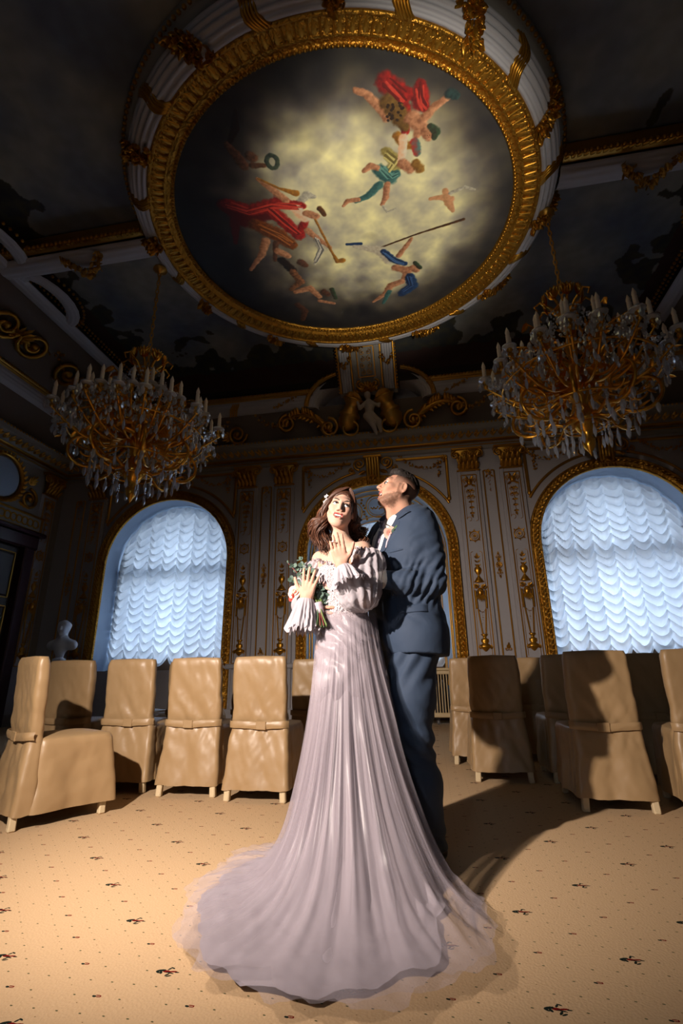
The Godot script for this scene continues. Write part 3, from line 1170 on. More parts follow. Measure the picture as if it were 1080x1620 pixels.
func cornice_run(label: String, p0: Vector3, p1: Vector3, out: Vector3) -> Node3D:
	# p0 and p1 lie on the wall face at height 0
	var o := trim(label, "cornice", Transform3D.IDENTITY)
	var along := (p1 - p0).normalized()
	var ln := (p1 - p0).length()
	var up := Vector3.UP
	var b := MB.new()
	run_moulding(b, p0, p1, out, [Vector2(0.0, 4.66), Vector2(0.04, 4.68), Vector2(0.045, 4.735), Vector2(0.025, 4.74), Vector2(0.025, 4.80)])
	run_moulding(b, p0, p1, out, [Vector2(0.09, 4.84), Vector2(0.11, 4.86), Vector2(0.15, 4.93), Vector2(0.22, 4.98), Vector2(0.235, 5.0), Vector2(0.235, 5.04), Vector2(0.26, 5.06), Vector2(0.26, 5.1), Vector2(0.12, 5.12)])
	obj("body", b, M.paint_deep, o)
	b = MB.new()
	run_moulding(b, p0, p1, out, [Vector2(0.025, 4.80), Vector2(0.07, 4.805), Vector2(0.09, 4.815), Vector2(0.095, 4.83), Vector2(0.09, 4.84)])
	run_moulding(b, p0, p1, out, [Vector2(0.03, 4.735), Vector2(0.052, 4.737), Vector2(0.055, 4.752), Vector2(0.025, 4.757)])
	obj("gilt_fillet", b, M.gold, o)
	b = MB.new()
	var n := int(ln / 0.14)
	var nor := (out - up * 0.7).normalized()
	for k in n:
		var q := p0 + along * (ln * (k + 0.5) / n) + out * 0.16 + up * 4.92
		b.leaf(q - up * 0.06 - out * 0.03, up + out * 0.8, nor, 0.16, 0.1, 0.3, 1)
		for s in [-1.0, 1.0]: b.leaf(q - up * 0.05, up * 0.7 + out * 0.5 + along * s * 0.7, nor, 0.09, 0.045, 0.5)
		b.ball(q + along * 0.07 + up * 0.02 + nor * 0.01, Vector3.ONE * 0.018, Basis.IDENTITY, 6, 4)
	tag(obj("leaf_band", b, M.old_gold, o), "", "", "", "stuff")
	b = MB.new()
	n = int(ln / 0.07)
	for k in n: b.ball(p0 + along * (ln * (k + 0.5) / n) + out * 0.262 + up * 5.08, Vector3.ONE * 0.02, Basis.IDENTITY, 6, 4)
	tag(obj("bead_row", b, M.gold, o), "", "", "", "stuff")
	# frieze: a shallow cove up to the white moulding
	b = MB.new()
	var prof := []
	for k in 9:
		var t := k / 8.0
		prof.append(Vector2(0.05 + 0.22 * t * t, 5.1 + 0.62 * t))
	run_moulding(b, p0, p1, out, prof)
	obj("frieze", b, M.frieze_ground, o)
	return o

func white_torus(b: MB, path: Array, side: Array, lift: Array, w: float, closed := false) -> void:
	# bundle of reeds: a round moulding with grooves
	var prof := []
	var n := 5
	for k in n:
		for q in 4:
			var t := (k + q / 4.0) / n
			var a := PI * (0.02 + 0.96 * t)
			var r := w * 0.5 * (1.0 + 0.10 * sin(q / 4.0 * PI))
			prof.append(Vector2(w * 0.5 - cos(a) * r, -sin(a) * r * 0.6))
	b.sweep(path, side, lift, prof, closed)

func build_cornice() -> void:
	var zf := WALL_Z
	var c := cornice_run("gilded cornice and frieze running along the back wall", Vector3(LEFT_X, 0, zf), Vector3(RIGHT_X, 0, zf), Vector3(0, 0, 1))
	cornice_run("gilded cornice and frieze running along the left wall", Vector3(LEFT_X, 0, 2.8), Vector3(LEFT_X, 0, zf), Vector3(1, 0, 0))
	cornice_run("gilded cornice and frieze running along the right wall", Vector3(RIGHT_X, 0, zf), Vector3(RIGHT_X, 0, 2.8), Vector3(-1, 0, 0))
	# upper white reeded moulding with a gilt band above it; broken by the cartouche in the middle of the back wall
	var runs := [["white reeded moulding with gilt band above the frieze, left of the cartouche", Vector3(LEFT_X, 5.72, zf), Vector3(DOOR_X - 1.08, 5.72, zf), Vector3(0, 0, 1)],
		["white reeded moulding with gilt band above the frieze, right of the cartouche", Vector3(DOOR_X + 1.08, 5.72, zf), Vector3(RIGHT_X, 5.72, zf), Vector3(0, 0, 1)],
		["white reeded moulding with gilt band above the left wall frieze", Vector3(LEFT_X, 5.72, 2.8), Vector3(LEFT_X, 5.72, zf), Vector3(1, 0, 0)],
		["white reeded moulding with gilt band above the right wall frieze", Vector3(RIGHT_X, 5.72, zf), Vector3(RIGHT_X, 5.72, 2.8), Vector3(-1, 0, 0)]]
	for r in runs:
		var o := trim(r[0], "moulding", Transform3D.IDENTITY)
		upper_moulding(o, [r[1], r[2]], [r[3], r[3]], [Vector3.UP, Vector3.UP])
		if r[3].z > 0.5:
			var ln: float = r[2].x - r[1].x
			var n := int(ln / 0.95)
			for k in n:
				var q: Vector3 = r[1] + Vector3(ln * (k + 0.5) / n, 0.06, 0.36)
				var b := MB.new()
				if k % 2 == 0:
					cluster(b, [q + Vector3(-0.2, -0.06, 0), q + Vector3(0.0, 0.02, 0.03), q + Vector3(0.2, 0.12, 0)], 0.06, 22)
					obj("garland", b, M.old_gold, o)
				else:
					for s in 4:
						b.tube([q + Vector3(-0.07 + s * 0.04, -0.1, -0.06), q + Vector3(-0.03 + s * 0.04, 0.0, 0.035), q + Vector3(0.01 + s * 0.04, 0.13, 0.02)], [0.016, 0.022, 0.016], 6)
					obj("ribbon", b, M.gold, o)
	# frieze ornament of the back wall: scrolls of acanthus and swags
	var fz := trim("gilded acanthus scrolls and cherub relief on the frieze over the centre arch", "frieze relief", Transform3D(Basis(Vector3(1, 0, 0), Vector3(0, 0.95, 0.31).normalized(), Vector3(0, -0.31, 0.95).normalized()), Vector3(DOOR_X, 5.12, zf + 0.06)))
	for s in [-1.0, 1.0]:
		for g in 3:
			var x0: float = s * (1.2 + g * 1.35)
			var b := MB.new()
			if g == 0:
				# the big foliate horn that runs out of the cartouche
				var p := []
				var w := []
				for k in 16:
					var t := k / 15.0
					p.append(Vector3(s * (0.75 + 1.0 * t), 0.14 + 0.36 * sin(t * PI * 0.8), 0.05))
					w.append(0.075 * (1.0 - 0.75 * t))
				b.tube(p, w, 8)
				for k in 12:
					var t := k / 12.0
					frond(b, p[int(t * 15)], PI / 2 - s * (0.9 - t * 1.5), 0.26 - 0.1 * t, 0.12)
					frond(b, p[int(t * 15)], -PI / 2 + s * (0.5 + t), 0.16, 0.08)
				scroll(b, Vector3(s * 1.62, 0.36, 0.06), 0.15, 1.6, PI / 2, -s, 0.035)
			else:
				scroll(b, Vector3(x0 + s * 0.1, 0.24, 0.05), 0.17, 1.7, PI if s > 0 else 0.0, s, 0.035)
				palmette(b, Vector3(x0 + s * 0.25, 0.2, 0.04), 0.1 if s > 0 else PI - 0.1, 0.26, 5, 1.8)
			obj("acanthus_scroll", b, M.gold, fz)
			b = MB.new()
			swag(b, Vector3(x0 + s * 0.25, 0.5, 0.06), Vector3(x0 + s * 1.0, 0.55, 0.06), 0.2, 0.07, 40)
			obj("festoon", b, M.old_gold, fz)
	# cornucopia urns left and right of the cherub
	for s in [-1.0, 1.0]:
		var b := MB.new()
		var tilt := Transform3D(Basis(Vector3(0, 0, 1), s * 0.35), Vector3(s * 0.42, 0.28, 0.14))
		b.lathe([Vector2(0, -0.2), Vector2(0.08, -0.18), Vector2(0.16, -0.1), Vector2(0.19, 0.0), Vector2(0.17, 0.08), Vector2(0.2, 0.1), Vector2(0.2, 0.14), Vector2(0.14, 0.2), Vector2(0.13, 0.3), Vector2(0.2, 0.4), Vector2(0.22, 0.42), Vector2(0.1, 0.44), Vector2(0, 0.45)], 20, tilt)
		hoop(b, Vector3(s * 0.36, 0.12, 0.26), 0.14, 0.13, 0.02, 24)
		for k in 7: frond(b, tilt * Vector3(-0.15 + k * 0.05, 0.4, 0.1), PI / 2 + s * 0.3 + (k - 3) * 0.2, 0.18, 0.08)
		scroll(b, Vector3(s * 0.8, 0.2, 0.08), 0.16, 1.5, PI / 2, s, 0.035)
		obj("cornucopia", b, M.old_gold, fz)
	var bb := MB.new()
	for k in 9: frond(bb, Vector3(0, 0.82, 0.1), PI / 2 + (k - 4) * 0.33, 0.22, 0.1)
	cluster(bb, [Vector3(-0.3, 0.78, 0.12), Vector3(0, 0.9, 0.14), Vector3(0.3, 0.78, 0.12)], 0.06, 30)
	obj("shell_crest", bb, M.gold, fz)
	# cherub in white stone
	var f := Field.new()
	f.chain([Vector3(0, 0.36, 0.2), Vector3(0.01, 0.5, 0.2), Vector3(0.0, 0.58, 0.19)], [0.075, 0.085, 0.07], 0.04)
	f.ell(Vector3(-0.01, 0.72, 0.22), Vector3(0.06, 0.07, 0.065))
	f.cone(Vector3(0, 0.6, 0.2), 0.035, Vector3(-0.005, 0.68, 0.21), 0.03)
	f.chain([Vector3(-0.05, 0.33, 0.22), Vector3(0.05, 0.18, 0.33), Vector3(0.12, -0.02, 0.3)], [0.07, 0.055, 0.032], 0.03)
	f.chain([Vector3(0.05, 0.33, 0.22), Vector3(0.17, 0.2, 0.3), Vector3(0.2, 0.02, 0.28)], [0.07, 0.055, 0.032], 0.03)
	f.chain([Vector3(-0.07, 0.57, 0.2), Vector3(-0.17, 0.48, 0.24), Vector3(-0.2, 0.6, 0.28)], [0.042, 0.034, 0.025], 0.02)
	f.chain([Vector3(0.07, 0.57, 0.2), Vector3(0.18, 0.5, 0.22), Vector3(0.25, 0.6, 0.22)], [0.042, 0.034, 0.025], 0.02)
	bb = MB.new()
	f.nets(0.016, bb)
	obj("cherub", bb, M.stone, fz)
	# the white arms that rise either side of the cartouche
	var ct := trim("white reeded arcs framing the cherub cartouche on the back wall", "moulding", Transform3D(Basis.IDENTITY, Vector3(DOOR_X, 5.72, zf)))
	for s in [-1.0, 1.0]:
		var p := []
		var sd := []
		var lf := []
		for k in 11:
			var t := k / 10.0
			var a := t * 1.4
			p.append(Vector3(s * (1.0 - 0.5 * (1.0 - cos(a))), -0.05 + 0.45 * sin(a), 0.0))
			sd.append(Vector3(0, 0, 1))
			lf.append(Vector3(s * cos(a), sin(a), 0) * 0.75)
		upper_moulding(ct, p, sd, lf)

func upper_moulding(o: Node3D, path: Array, side: Array, lift: Array) -> void:
	# profile in (out, up): white reeds below, a gilt band of beads at the top
	var b := MB.new()
	var prof := []
	for k in 5:
		for q in 4:
			var t := (k + q / 4.0) / 5
			var a := PI * 0.5 * t
			var r := 0.16 * (1.0 + 0.08 * sin(q / 4.0 * PI))
			prof.append(Vector2(0.22 + sin(a) * r, -0.02 + (1.0 - cos(a)) * r * 1.3))
	b.sweep(path, side, lift, [Vector2(0.0, -0.02)] + prof + [Vector2(0.385, 0.19), Vector2(0.385, 0.22)])
	obj("reeds", b, M.plaster_white, o)
	b = MB.new()
	b.sweep(path, side, lift, [Vector2(0.385, 0.22), Vector2(0.42, 0.225), Vector2(0.425, 0.25), Vector2(0.4, 0.26), Vector2(0.43, 0.27), Vector2(0.44, 0.31), Vector2(0.4, 0.34), Vector2(0.2, 0.34)])
	obj("gilt_band", b, M.old_gold, o)
	b = MB.new()
	for i in path.size() - 1:
		var p0: Vector3 = path[i]
		var p1: Vector3 = path[i + 1]
		var n := maxi(1, int((p1 - p0).length() / 0.06))
		for k in n:
			var t := (k + 0.5) / n
			b.ball(p0.lerp(p1, t) + side[i] * 0.435 + lift[i] * 0.3, Vector3.ONE * 0.022, Basis.IDENTITY, 6, 4)
	tag(obj("bead_row", b, M.gold, o), "", "", "", "stuff")

# ---------- ceiling ----------
func ring_pt(a: float, r: float, y: float) -> Vector3:
	return RING + Vector3(cos(a) * (2.18 + r), y, sin(a) * (2.0 + r))

func torus_pt(a: float, t: float, lift := 0.0) -> Vector3:
	var th := t * PI * 0.5
	return ring_pt(a, 0.31 + (0.20 + lift) * sin(th), -0.07 - lift + (0.20 + lift) * (1.0 - cos(th)))

func build_ceiling() -> void:
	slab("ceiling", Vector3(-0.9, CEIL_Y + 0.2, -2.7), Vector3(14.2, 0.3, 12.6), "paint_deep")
	# painted field: steep cove at the back, flat above
	var b := MB.new()
	var rows := []
	var path := []
	for k in 9:
		var a := k / 8.0 * PI * 0.5
		path.append(Vector2(-8.02 + 0.6 * (1.0 - cos(a)), 6.03 + 0.8 * sin(a)))
	path.append(Vector2(-5.0, 6.84))
	path.append(Vector2(-1.6, 6.84))
	path.append(Vector2(1.0, 6.84))
	var tot := 0.0
	var ds := [0.0]
	for k in path.size() - 1:
		tot += (path[k + 1] - path[k]).length()
		ds.append(tot)
	for k in path.size():
		for i in 2:
			b.add_v(Vector3(-5.95 if i == 0 else 4.32, path[k].y, path[k].x), Vector2(i, ds[k] / tot))
	for k in path.size() - 1:
		var s := k * 2
		b.ix.append_array(PackedInt32Array([s, s + 1, s + 3, s, s + 3, s + 2]))
	tag(obj("ceiling_mural", b, ceiling_paint()), "dark ceiling mural of grey sky with trees along its edges around the oval", "mural", "", "structure")
	# side coves, from the edge of the painted field down to the wall mouldings
	for s in [-1.0, 1.0]:
		var xw := LEFT_X + 0.4 if s < 0 else RIGHT_X - 0.4
		var xf := -5.95 if s < 0 else 4.32
		var o := trim("gilded side cove above the %s wall moulding" % ("left" if s < 0 else "right"), "cove", Transform3D.IDENTITY)
		b = MB.new()
		b.grid(1, 8, func(u, v): return Vector3(lerpf(xw, xf, v), 6.03 + 0.62 * sin(v * PI * 0.5), lerpf(-8.3, 1.0, u)))
		obj("ground", b, M.frieze_ground, o)
		b = MB.new()
		var dirn := Vector3(-s, 0, 0)
		upper_rail(b, [Vector3(xf - s * -0.05, 6.62, -8.0), Vector3(xf - s * -0.05, 6.62, 0.8)], Vector3(-s, 0, 0))
		obj("reeds", b, M.plaster_white, o)
		b = MB.new()
		for k in 110:
			b.ball(Vector3(xf - s * 0.33, 6.66, -8.0 + k * 0.08), Vector3.ONE * 0.025, Basis.IDENTITY, 6, 4)
			b.ball(Vector3(xf - s * 0.27, 6.64, -7.96 + k * 0.08), Vector3.ONE * 0.02, Basis.IDENTITY, 6, 4)
		tag(obj("bead_row", b, M.gold, o), "", "", "", "stuff")
		# acanthus groups along the cove
		var side := Basis(Vector3(0, 0, s), Vector3(-s * 0.8, 0.6, 0).normalized(), Vector3(-s * 0.6, -0.8, 0).normalized())
		if side.determinant() < 0: side.x = -side.x
		for k in 5:
			b = MB.new()
			scroll(b, Vector3(0.3, 0.5, 0.05), 0.24, 1.7, PI, 1.0, 0.045)
			scroll(b, Vector3(-0.3, 0.5, 0.05), 0.24, 1.7, 0, -1.0, 0.045)
			palmette(b, Vector3(0, 0.4, 0.05), PI / 2, 0.42, 7, 2.2)
			swag(b, Vector3(-0.75, 0.7, 0.06), Vector3(0.75, 0.7, 0.06), 0.3, 0.07, 40)
			var a := obj("acanthus", b, M.gold, o)
			a.transform = Transform3D(side, Vector3(lerpf(xw, xf, 0.0), 6.1, -7.3 + k * 1.45))
	# lobes of white moulding where the spokes meet the sides
	for s in [-1.0, 1.0]:
		var o := trim("white lobed moulding at the %s end of the ceiling spoke" % ("left" if s < 0 else "right"), "moulding", Transform3D.IDENTITY)
		var xf := -5.95 if s < 0 else 4.32
		for q in [-1.0, 1.0]:
			var p := []
			var sd := []
			var lf := []
			for k in 13:
				var a := -PI * 0.5 + PI * k / 12.0
				p.append(Vector3(xf + s * -0.05 - s * cos(a) * 0.34, 6.62, -4.93 + q * 0.52 + sin(a) * 0.5))
				sd.append(Vector3(-s * cos(a), 0, sin(a)))
				lf.append(Vector3.UP)
			b = MB.new()
			white_torus(b, p, sd, lf, 0.2)
			obj("reeds", b, M.plaster_white, o)
			b = MB.new()
			for k in 24:
				var a := -PI * 0.5 + PI * (k + 0.5) / 24.0
				b.ball(Vector3(xf + s * -0.05 - s * cos(a) * 0.6, 6.66, -4.93 + q * 0.52 + sin(a) * 0.76), Vector3.ONE * 0.025, Basis.IDENTITY, 6, 4)
			tag(obj("bead_row", b, M.gold, o), "", "", "", "stuff")
		# the spoke itself
		var sp := trim("white reeded ceiling spoke with a gilt garland running %s from the oval frame" % ("left" if s < 0 else "right"), "moulding", Transform3D.IDENTITY)
		var x0 = RING.x + s * 2.72
		var pth := [Vector3(x0, 6.62, -4.99), Vector3(xf, 6.62, -4.99)]
		b = MB.new()
		white_torus(b, pth, [Vector3(0, 0, 1), Vector3(0, 0, 1)], [Vector3.UP, Vector3.UP], 0.3)
		b.quad(pth[0] + Vector3(0, 0, 0), pth[1] + Vector3(0, 0, 0), pth[1] + Vector3(0, 0.23, 0), pth[0] + Vector3(0, 0.23, 0))
		obj("reeds", b, M.plaster_white, sp)
		b = MB.new()
		b.box((pth[0] + pth[1]) * 0.5 + Vector3(0, 0.1, 0.36), Vector3(absf(xf - x0), 0.2, 0.12), Basis.IDENTITY, 0.02)
		obj("gilt_band", b, M.old_gold, sp)
		b = MB.new()
		for k in 34:
			var t := (k + 0.5) / 34.0
			b.ball(Vector3(lerpf(x0, xf, t), 6.63, -4.56), Vector3.ONE * 0.028, Basis.IDENTITY, 6, 4)
			b.leaf(Vector3(lerpf(x0, xf, t), 6.61, -4.62), Vector3(0.5, 0, 0.8), Vector3.DOWN, 0.08, 0.05, 0.5)
		tag(obj("bead_row", b, M.gold, sp), "", "", "", "stuff")
		b = MB.new()
		var gx := lerpf(x0, xf, 0.42)
		for q in 60:
			var t := q / 59.0
			var p := Vector3(gx + (t - 0.5) * 0.62, 6.52 - 0.06 * sin(t * PI), -4.86 + 0.1 * cos(t * TAU))
			var d := Vector3(rng.randf_range(-1, 1), -0.5, rng.randf_range(-1, 1))
			b.leaf(p + Vector3(0, 0, rng.randf_range(-0.08, 0.08)), d, Vector3.DOWN, 0.1, 0.06, 0.8)
			if q % 3 == 0: b.ball(p + Vector3(0, -0.03, rng.randf_range(-0.06, 0.06)), Vector3.ONE * 0.028, Basis.IDENTITY, 6, 4)
		obj("garland", b, M.old_gold, sp)
	build_ring()
	# the rib between ring and cartouche
	var y_ax := Vector3(0, 0.72, 0.58).normalized()
	var rib := trim("pair of white reeded strips flanking a filigree panel between oval and cartouche", "ceiling rib", Transform3D(Basis(Vector3(1, 0, 0), y_ax, Vector3(0, -y_ax.z, y_ax.y)), Vector3(DOOR_X, 5.9, -8.06)))
	b = MB.new()
	b.box(Vector3(0, 0.5, -0.12), Vector3(1.1, 1.15, 0.2), Basis.IDENTITY, 0.01)
	for s in [-1.0, 1.0]: b.box(Vector3(s * 0.14, 0.55, 0.0), Vector3(0.06, 0.8, 0.05), Basis.IDENTITY, 0.01)
	obj("ground", b, M.paint_deep, rib)
	for s in [-1.0, 1.0]:
		b = MB.new()
		for k in 4: b.tube([Vector3(s * 0.4 + (k - 1.5) * 0.045, 0.02, 0.0), Vector3(s * 0.4 + (k - 1.5) * 0.045, 0.98, 0.0)], [0.026], 8)
		obj("reeds", b, M.plaster_white, rib)
		b = MB.new()
		for x in [0.28, 0.52]: bar(b, Vector3(s * x, 0.0, -0.02), Vector3(s * x, 1.0, -0.02), 0.03, 0.05)
		for k in 16: b.ball(Vector3(s * 0.55, 0.03 + k * 0.06, 0.0), Vector3.ONE * 0.022, Basis.IDENTITY, 6, 4)
		obj("gilt_edge", b, M.gold, rib)
		b = MB.new()
		cluster(b, [Vector3(s * 0.28, 0.66, 0.04), Vector3(s * 0.4, 0.48, 0.05), Vector3(s * 0.52, 0.62, 0.04)], 0.055, 34)
		obj("garland", b, M.gold, rib)
	b = MB.new()
	for s in [-1.0, 1.0]:
		bar(b, Vector3(s * 0.155, 0.28, 0.0), Vector3(s * 0.155, 0.82, 0.0), 0.02, 0.03)
		for k in 4: scroll(b, Vector3(s * 0.06, 0.36 + k * 0.12, 0.0), 0.045, 1.3, PI / 2, s * (1.0 if k % 2 == 0 else -1.0), 0.008, 12)
		scroll(b, Vector3(s * 0.14, 0.14, 0.02), 0.07, 1.4, PI / 2, -s, 0.018, 16)
	bar(b, Vector3(-0.155, 0.28, 0.0), Vector3(0.155, 0.28, 0.0), 0.02, 0.03)
	bar(b, Vector3(-0.155, 0.82, 0.0), Vector3(0.155, 0.82, 0.0), 0.02, 0.03)
	rosette(b, Vector3(0, 0.14, 0.02), 0.08, 8)
	cluster(b, [Vector3(-0.24, 0.96, 0.03), Vector3(0, 0.9, 0.04), Vector3(0.24, 0.96, 0.03)], 0.05, 30)
	obj("filigree", b, M.gold, rib)

func upper_rail(b: MB, p: Array, inward: Vector3) -> void:
	white_torus(b, p, [inward, inward], [Vector3.UP, Vector3.UP], 0.26)
	b.quad(p[0], p[1], p[1] + Vector3(0, 0.25, 0), p[0] + Vector3(0, 0.25, 0))

func build_ring() -> void:
	var o := struct_base("trim_oval", "large oval ceiling frame of gilt leaves and white reeding tied with ribbons", "ceiling frame")
	var n := 128
	var profs := {
		"inner_fillet": [Vector2(0.0, 0.02), Vector2(0.0, -0.02), Vector2(0.03, -0.03), Vector2(0.035, -0.015), Vector2(0.06, -0.02), Vector2(0.085, -0.035), Vector2(0.105, -0.06), Vector2(0.12, -0.06)],
		"leaf_bed": [Vector2(0.12, -0.06), Vector2(0.13, -0.045), Vector2(0.18, -0.06), Vector2(0.23, -0.07), Vector2(0.26, -0.06), Vector2(0.27, -0.085), Vector2(0.29, -0.095), Vector2(0.31, -0.085), Vector2(0.315, -0.06)],
	}
	for k in profs:
		var b := MB.new()
		ring_sweep(b, profs[k], n)
		obj(k, b, M.gold_rough, o)
	var b := MB.new()
	var pr := []
	for k in 5:
		for q in 4:
			var t := (k + q / 4.0) / 5.0
			var th := t * PI * 0.5
			var e := 0.035 * sin(q / 4.0 * PI)
			pr.append(Vector2(0.31 + (0.20 + e) * sin(th), -0.07 - e + (0.20 + e) * (1.0 - cos(th))))
	pr.append(Vector2(0.515, 0.15))
	ring_sweep(b, pr, n)
	obj("white_reeding", b, M.plaster_white, o)
	b = MB.new()
	ring_sweep(b, [Vector2(0.51, 0.13), Vector2(0.53, 0.17), Vector2(0.57, 0.19), Vector2(0.575, 0.23), Vector2(0.60, 0.25), Vector2(0.62, 0.28), Vector2(0.62, 0.36)], n)
	obj("outer_step", b, M.paint_deep, o)
	b = MB.new()
	for k in 260:
		var a := TAU * k / 260
		b.ball(ring_pt(a, 0.02, -0.035), Vector3.ONE * 0.02, Basis.IDENTITY, 6, 4)
	tag(obj("inner_beads", b, M.gold, o), "", "", "", "stuff")
	b = MB.new()
	for k in 240:
		var a := TAU * k / 240
		b.ball(ring_pt(a, 0.605, 0.245), Vector3.ONE * 0.026, Basis.IDENTITY, 6, 4)
	tag(obj("outer_beads", b, M.gold, o), "", "", "", "stuff")
	# carved tongues round the frame
	b = MB.new()
	b.leaf(Vector3(0, 0, 0), Vector3(1, 0, 0), Vector3.DOWN, 0.16, 0.085, 0.25, 1)
	b.box(Vector3(0.07, -0.012, 0.055), Vector3(0.14, 0.03, 0.02), Basis.IDENTITY, 0.008)
	b.ball(Vector3(0.135, -0.01, 0.055), Vector3.ONE * 0.02, Basis.IDENTITY, 6, 4)
	b.ball(Vector3(0.01, -0.01, 0.055), Vector3.ONE * 0.018, Basis.IDENTITY, 6, 4)
	var tongue := b.mesh()
	tongue.surface_set_material(0, M.gold)
	var cnt := 124
	for k in cnt:
		var a := TAU * k / cnt
		var outw := Vector3(cos(a), 0, sin(a))
		inst("leaf_tongue", tongue, o, Transform3D(Basis(outw, Vector3.UP, outw.cross(Vector3.UP)), ring_pt(a, 0.115, -0.05)))
	# gilt ribbons and garlands over the white reeding, alternating
	for k in 24:
		var a := TAU * (k + 0.5) / 24 + 0.03
		b = MB.new()
		if k % 2 == 0:
			for s in 5:
				var p := []
				var w := []
				for i in 9:
					var t := i / 8.0
					p.append(torus_pt(a + (s - 2) * 0.012 + 0.07 * (t - 0.5) + 0.015 * sin(t * PI * 2.0), t * 1.02 - 0.02, 0.035 - 0.006 * absf(s - 2)))
					w.append(0.013 + 0.01 * absf(cos(t * PI)))
				b.tube(p, w, 6)
			obj("ribbon", b, M.gold, o)
		else:
			for i in 84:
				var t := i / 83.0
				var p := torus_pt(a + 0.09 * (t - 0.5) + rng.randf_range(-0.035, 0.035), 0.02 + t * 0.98, 0.03)
				var nn := (p - ring_pt(a, 0.3, 0.2)).normalized()
				var d := Vector3(rng.randf_range(-1, 1), rng.randf_range(-0.6, 0.2), rng.randf_range(-1, 1)) + nn * 0.5
				b.leaf(p, d, nn, rng.randf_range(0.08, 0.13), 0.075, 0.8)
				if i % 3 == 0: b.ball(p + nn * 0.02, Vector3.ONE * rng.randf_range(0.018, 0.03), Basis.IDENTITY, 6, 4)
			obj("garland", b, M.gold, o)
	# the painting inside
	b = MB.new()
	var m := 64
	for j in 13:
		for i in m:
			var a := TAU * i / m
			var q := j / 12.0
			b.add_v(RING + Vector3(cos(a) * 2.19 * q, 0.005, sin(a) * 2.01 * q), Vector2(0.5 + cos(a) * q * 0.5, 0.5 - sin(a) * q * 0.5))
	for j in 12:
		for i in m:
			var k := (i + 1) % m
			b.ix.append_array(PackedInt32Array([j * m + i, j * m + k, (j + 1) * m + k, j * m + i, (j + 1) * m + k, (j + 1) * m + i]))
	var pt := obj("ceiling_painting", b, sky_painting())
	tag(pt, "round ceiling painting of flying figures with trumpets among stormy pale clouds", "painting")

func ring_sweep(b: MB, prof: Array, n: int) -> void:
	var r := []
	for i in n + 1:
		var a := TAU * (i % n) / n
		var row := PackedVector3Array()
		for p in prof: row.append(ring_pt(a, p.x, p.y))
		r.append(row)
	b.rows(r)

# ---------- paintings ----------
func ceiling_paint() -> StandardMaterial3D:
	var n := 512
	var im := Image.create(n, n, false, Image.FORMAT_RGB8)
	for y in n:
		for x in n:
			var u := float(x) / n
			var v := float(y) / n
			var w := noise.get_noise_2d(u * 6.0, v * 5.0)
			var fine := noise2.get_noise_2d(u * 40.0, v * 40.0)
			var c := Color(0.40, 0.39, 0.36).lerp(Color(0.27, 0.29, 0.33), clampf(0.5 + w * 1.2, 0, 1))
			var e := minf(minf(u, 1.0 - u) * 1.35, v * 1.05)
			# trees that lean in from the edges, then a dark red balustrade
			var tree := noise2.get_noise_2d(u * 14.0, v * 14.0) * 0.10 + noise.get_noise_2d(u * 9.0 + 9.0, v * 9.0) * 0.10
			if e < 0.09 + tree + fine * 0.02: c = Color(0.12, 0.13, 0.14).lerp(Color(0.17, 0.16, 0.12), clampf(0.5 + fine, 0, 1))
			if e < 0.062 + fine * 0.004: c = Color(0.17, 0.10, 0.085)
			if e < 0.02: c = Color(0.11, 0.075, 0.06)
			c = c * (1.35 + fine * 0.1)
			im.set_pixel(x, y, c)
	var m := StandardMaterial3D.new()
	m.resource_name = "ceiling_mural"
	m.albedo_texture = ImageTexture.create_from_image(im)
	m.roughness = 0.8
	return m

func dab(im: Image, pts: Array, w: Array, lit: Color, dark: Color) -> void:
	var n := im.get_width()
	var lo := Vector2(1e5, 1e5)
	var hi := -lo
	var wm := 0.0
	w = w.map(func(k): return k * 1.25 + 0.6)
	for k in w: wm = maxf(wm, k)
	for p in pts:
		lo = lo.min(p)
		hi = hi.max(p)
	var pa := PackedVector2Array(pts)
	for y in range(maxi(0, int(lo.y - wm - 2)), mini(n - 1, int(hi.y + wm + 2)) + 1):
		for x in range(maxi(0, int(lo.x - wm - 2)), mini(n - 1, int(hi.x + wm + 2)) + 1):
			var p := Vector2(x, y)
			var best := 9.0
			var side := 0.0
			for k in pa.size() - 1:
				var ab := pa[k + 1] - pa[k]
				var h := clampf((p - pa[k]).dot(ab) / maxf(ab.length_squared(), 0.01), 0, 1)
				var q := p - pa[k] - ab * h
				var r := q.length() / lerpf(w[k], w[k + 1], h)
				if r < best:
					best = r
					side = q.normalized().dot(Vector2(0.75, 0.2)) * r
			var edge := noise.get_noise_2d(x * 0.06, y * 0.06) * 0.22
			if best + edge < 1.0:
				var s := clampf(0.45 - side * 0.6 + noise2.get_noise_2d(x * 0.09, y * 0.09) * 0.32, 0, 1)
				var c := lit.lerp(dark, s)
				var al := clampf((1.0 - best - edge) * 3.0, 0, 1)
				im.set_pixel(x, y, im.get_pixel(x, y).lerp(c, al))

func folds(im: Image, pts: Array, w: float, lit: Color, dark: Color, n: int) -> void:
	# strokes of light and dark that follow the cloth
	for k in n:
		var o := Vector2(rng.randf_range(-w, w), rng.randf_range(-w, w)) * 0.8
		var path := []
		for p in pts: path.append(p + o + Vector2(rng.randf_range(-2, 2), rng.randf_range(-2, 2)))
		var ws := []
		for p in pts: ws.append(rng.randf_range(0.6, 2.0))
		if k % 2 == 0: dab(im, path, ws, lit, lit.lerp(dark, 0.35))
		else: dab(im, path, ws, dark.lerp(lit, 0.25), dark)

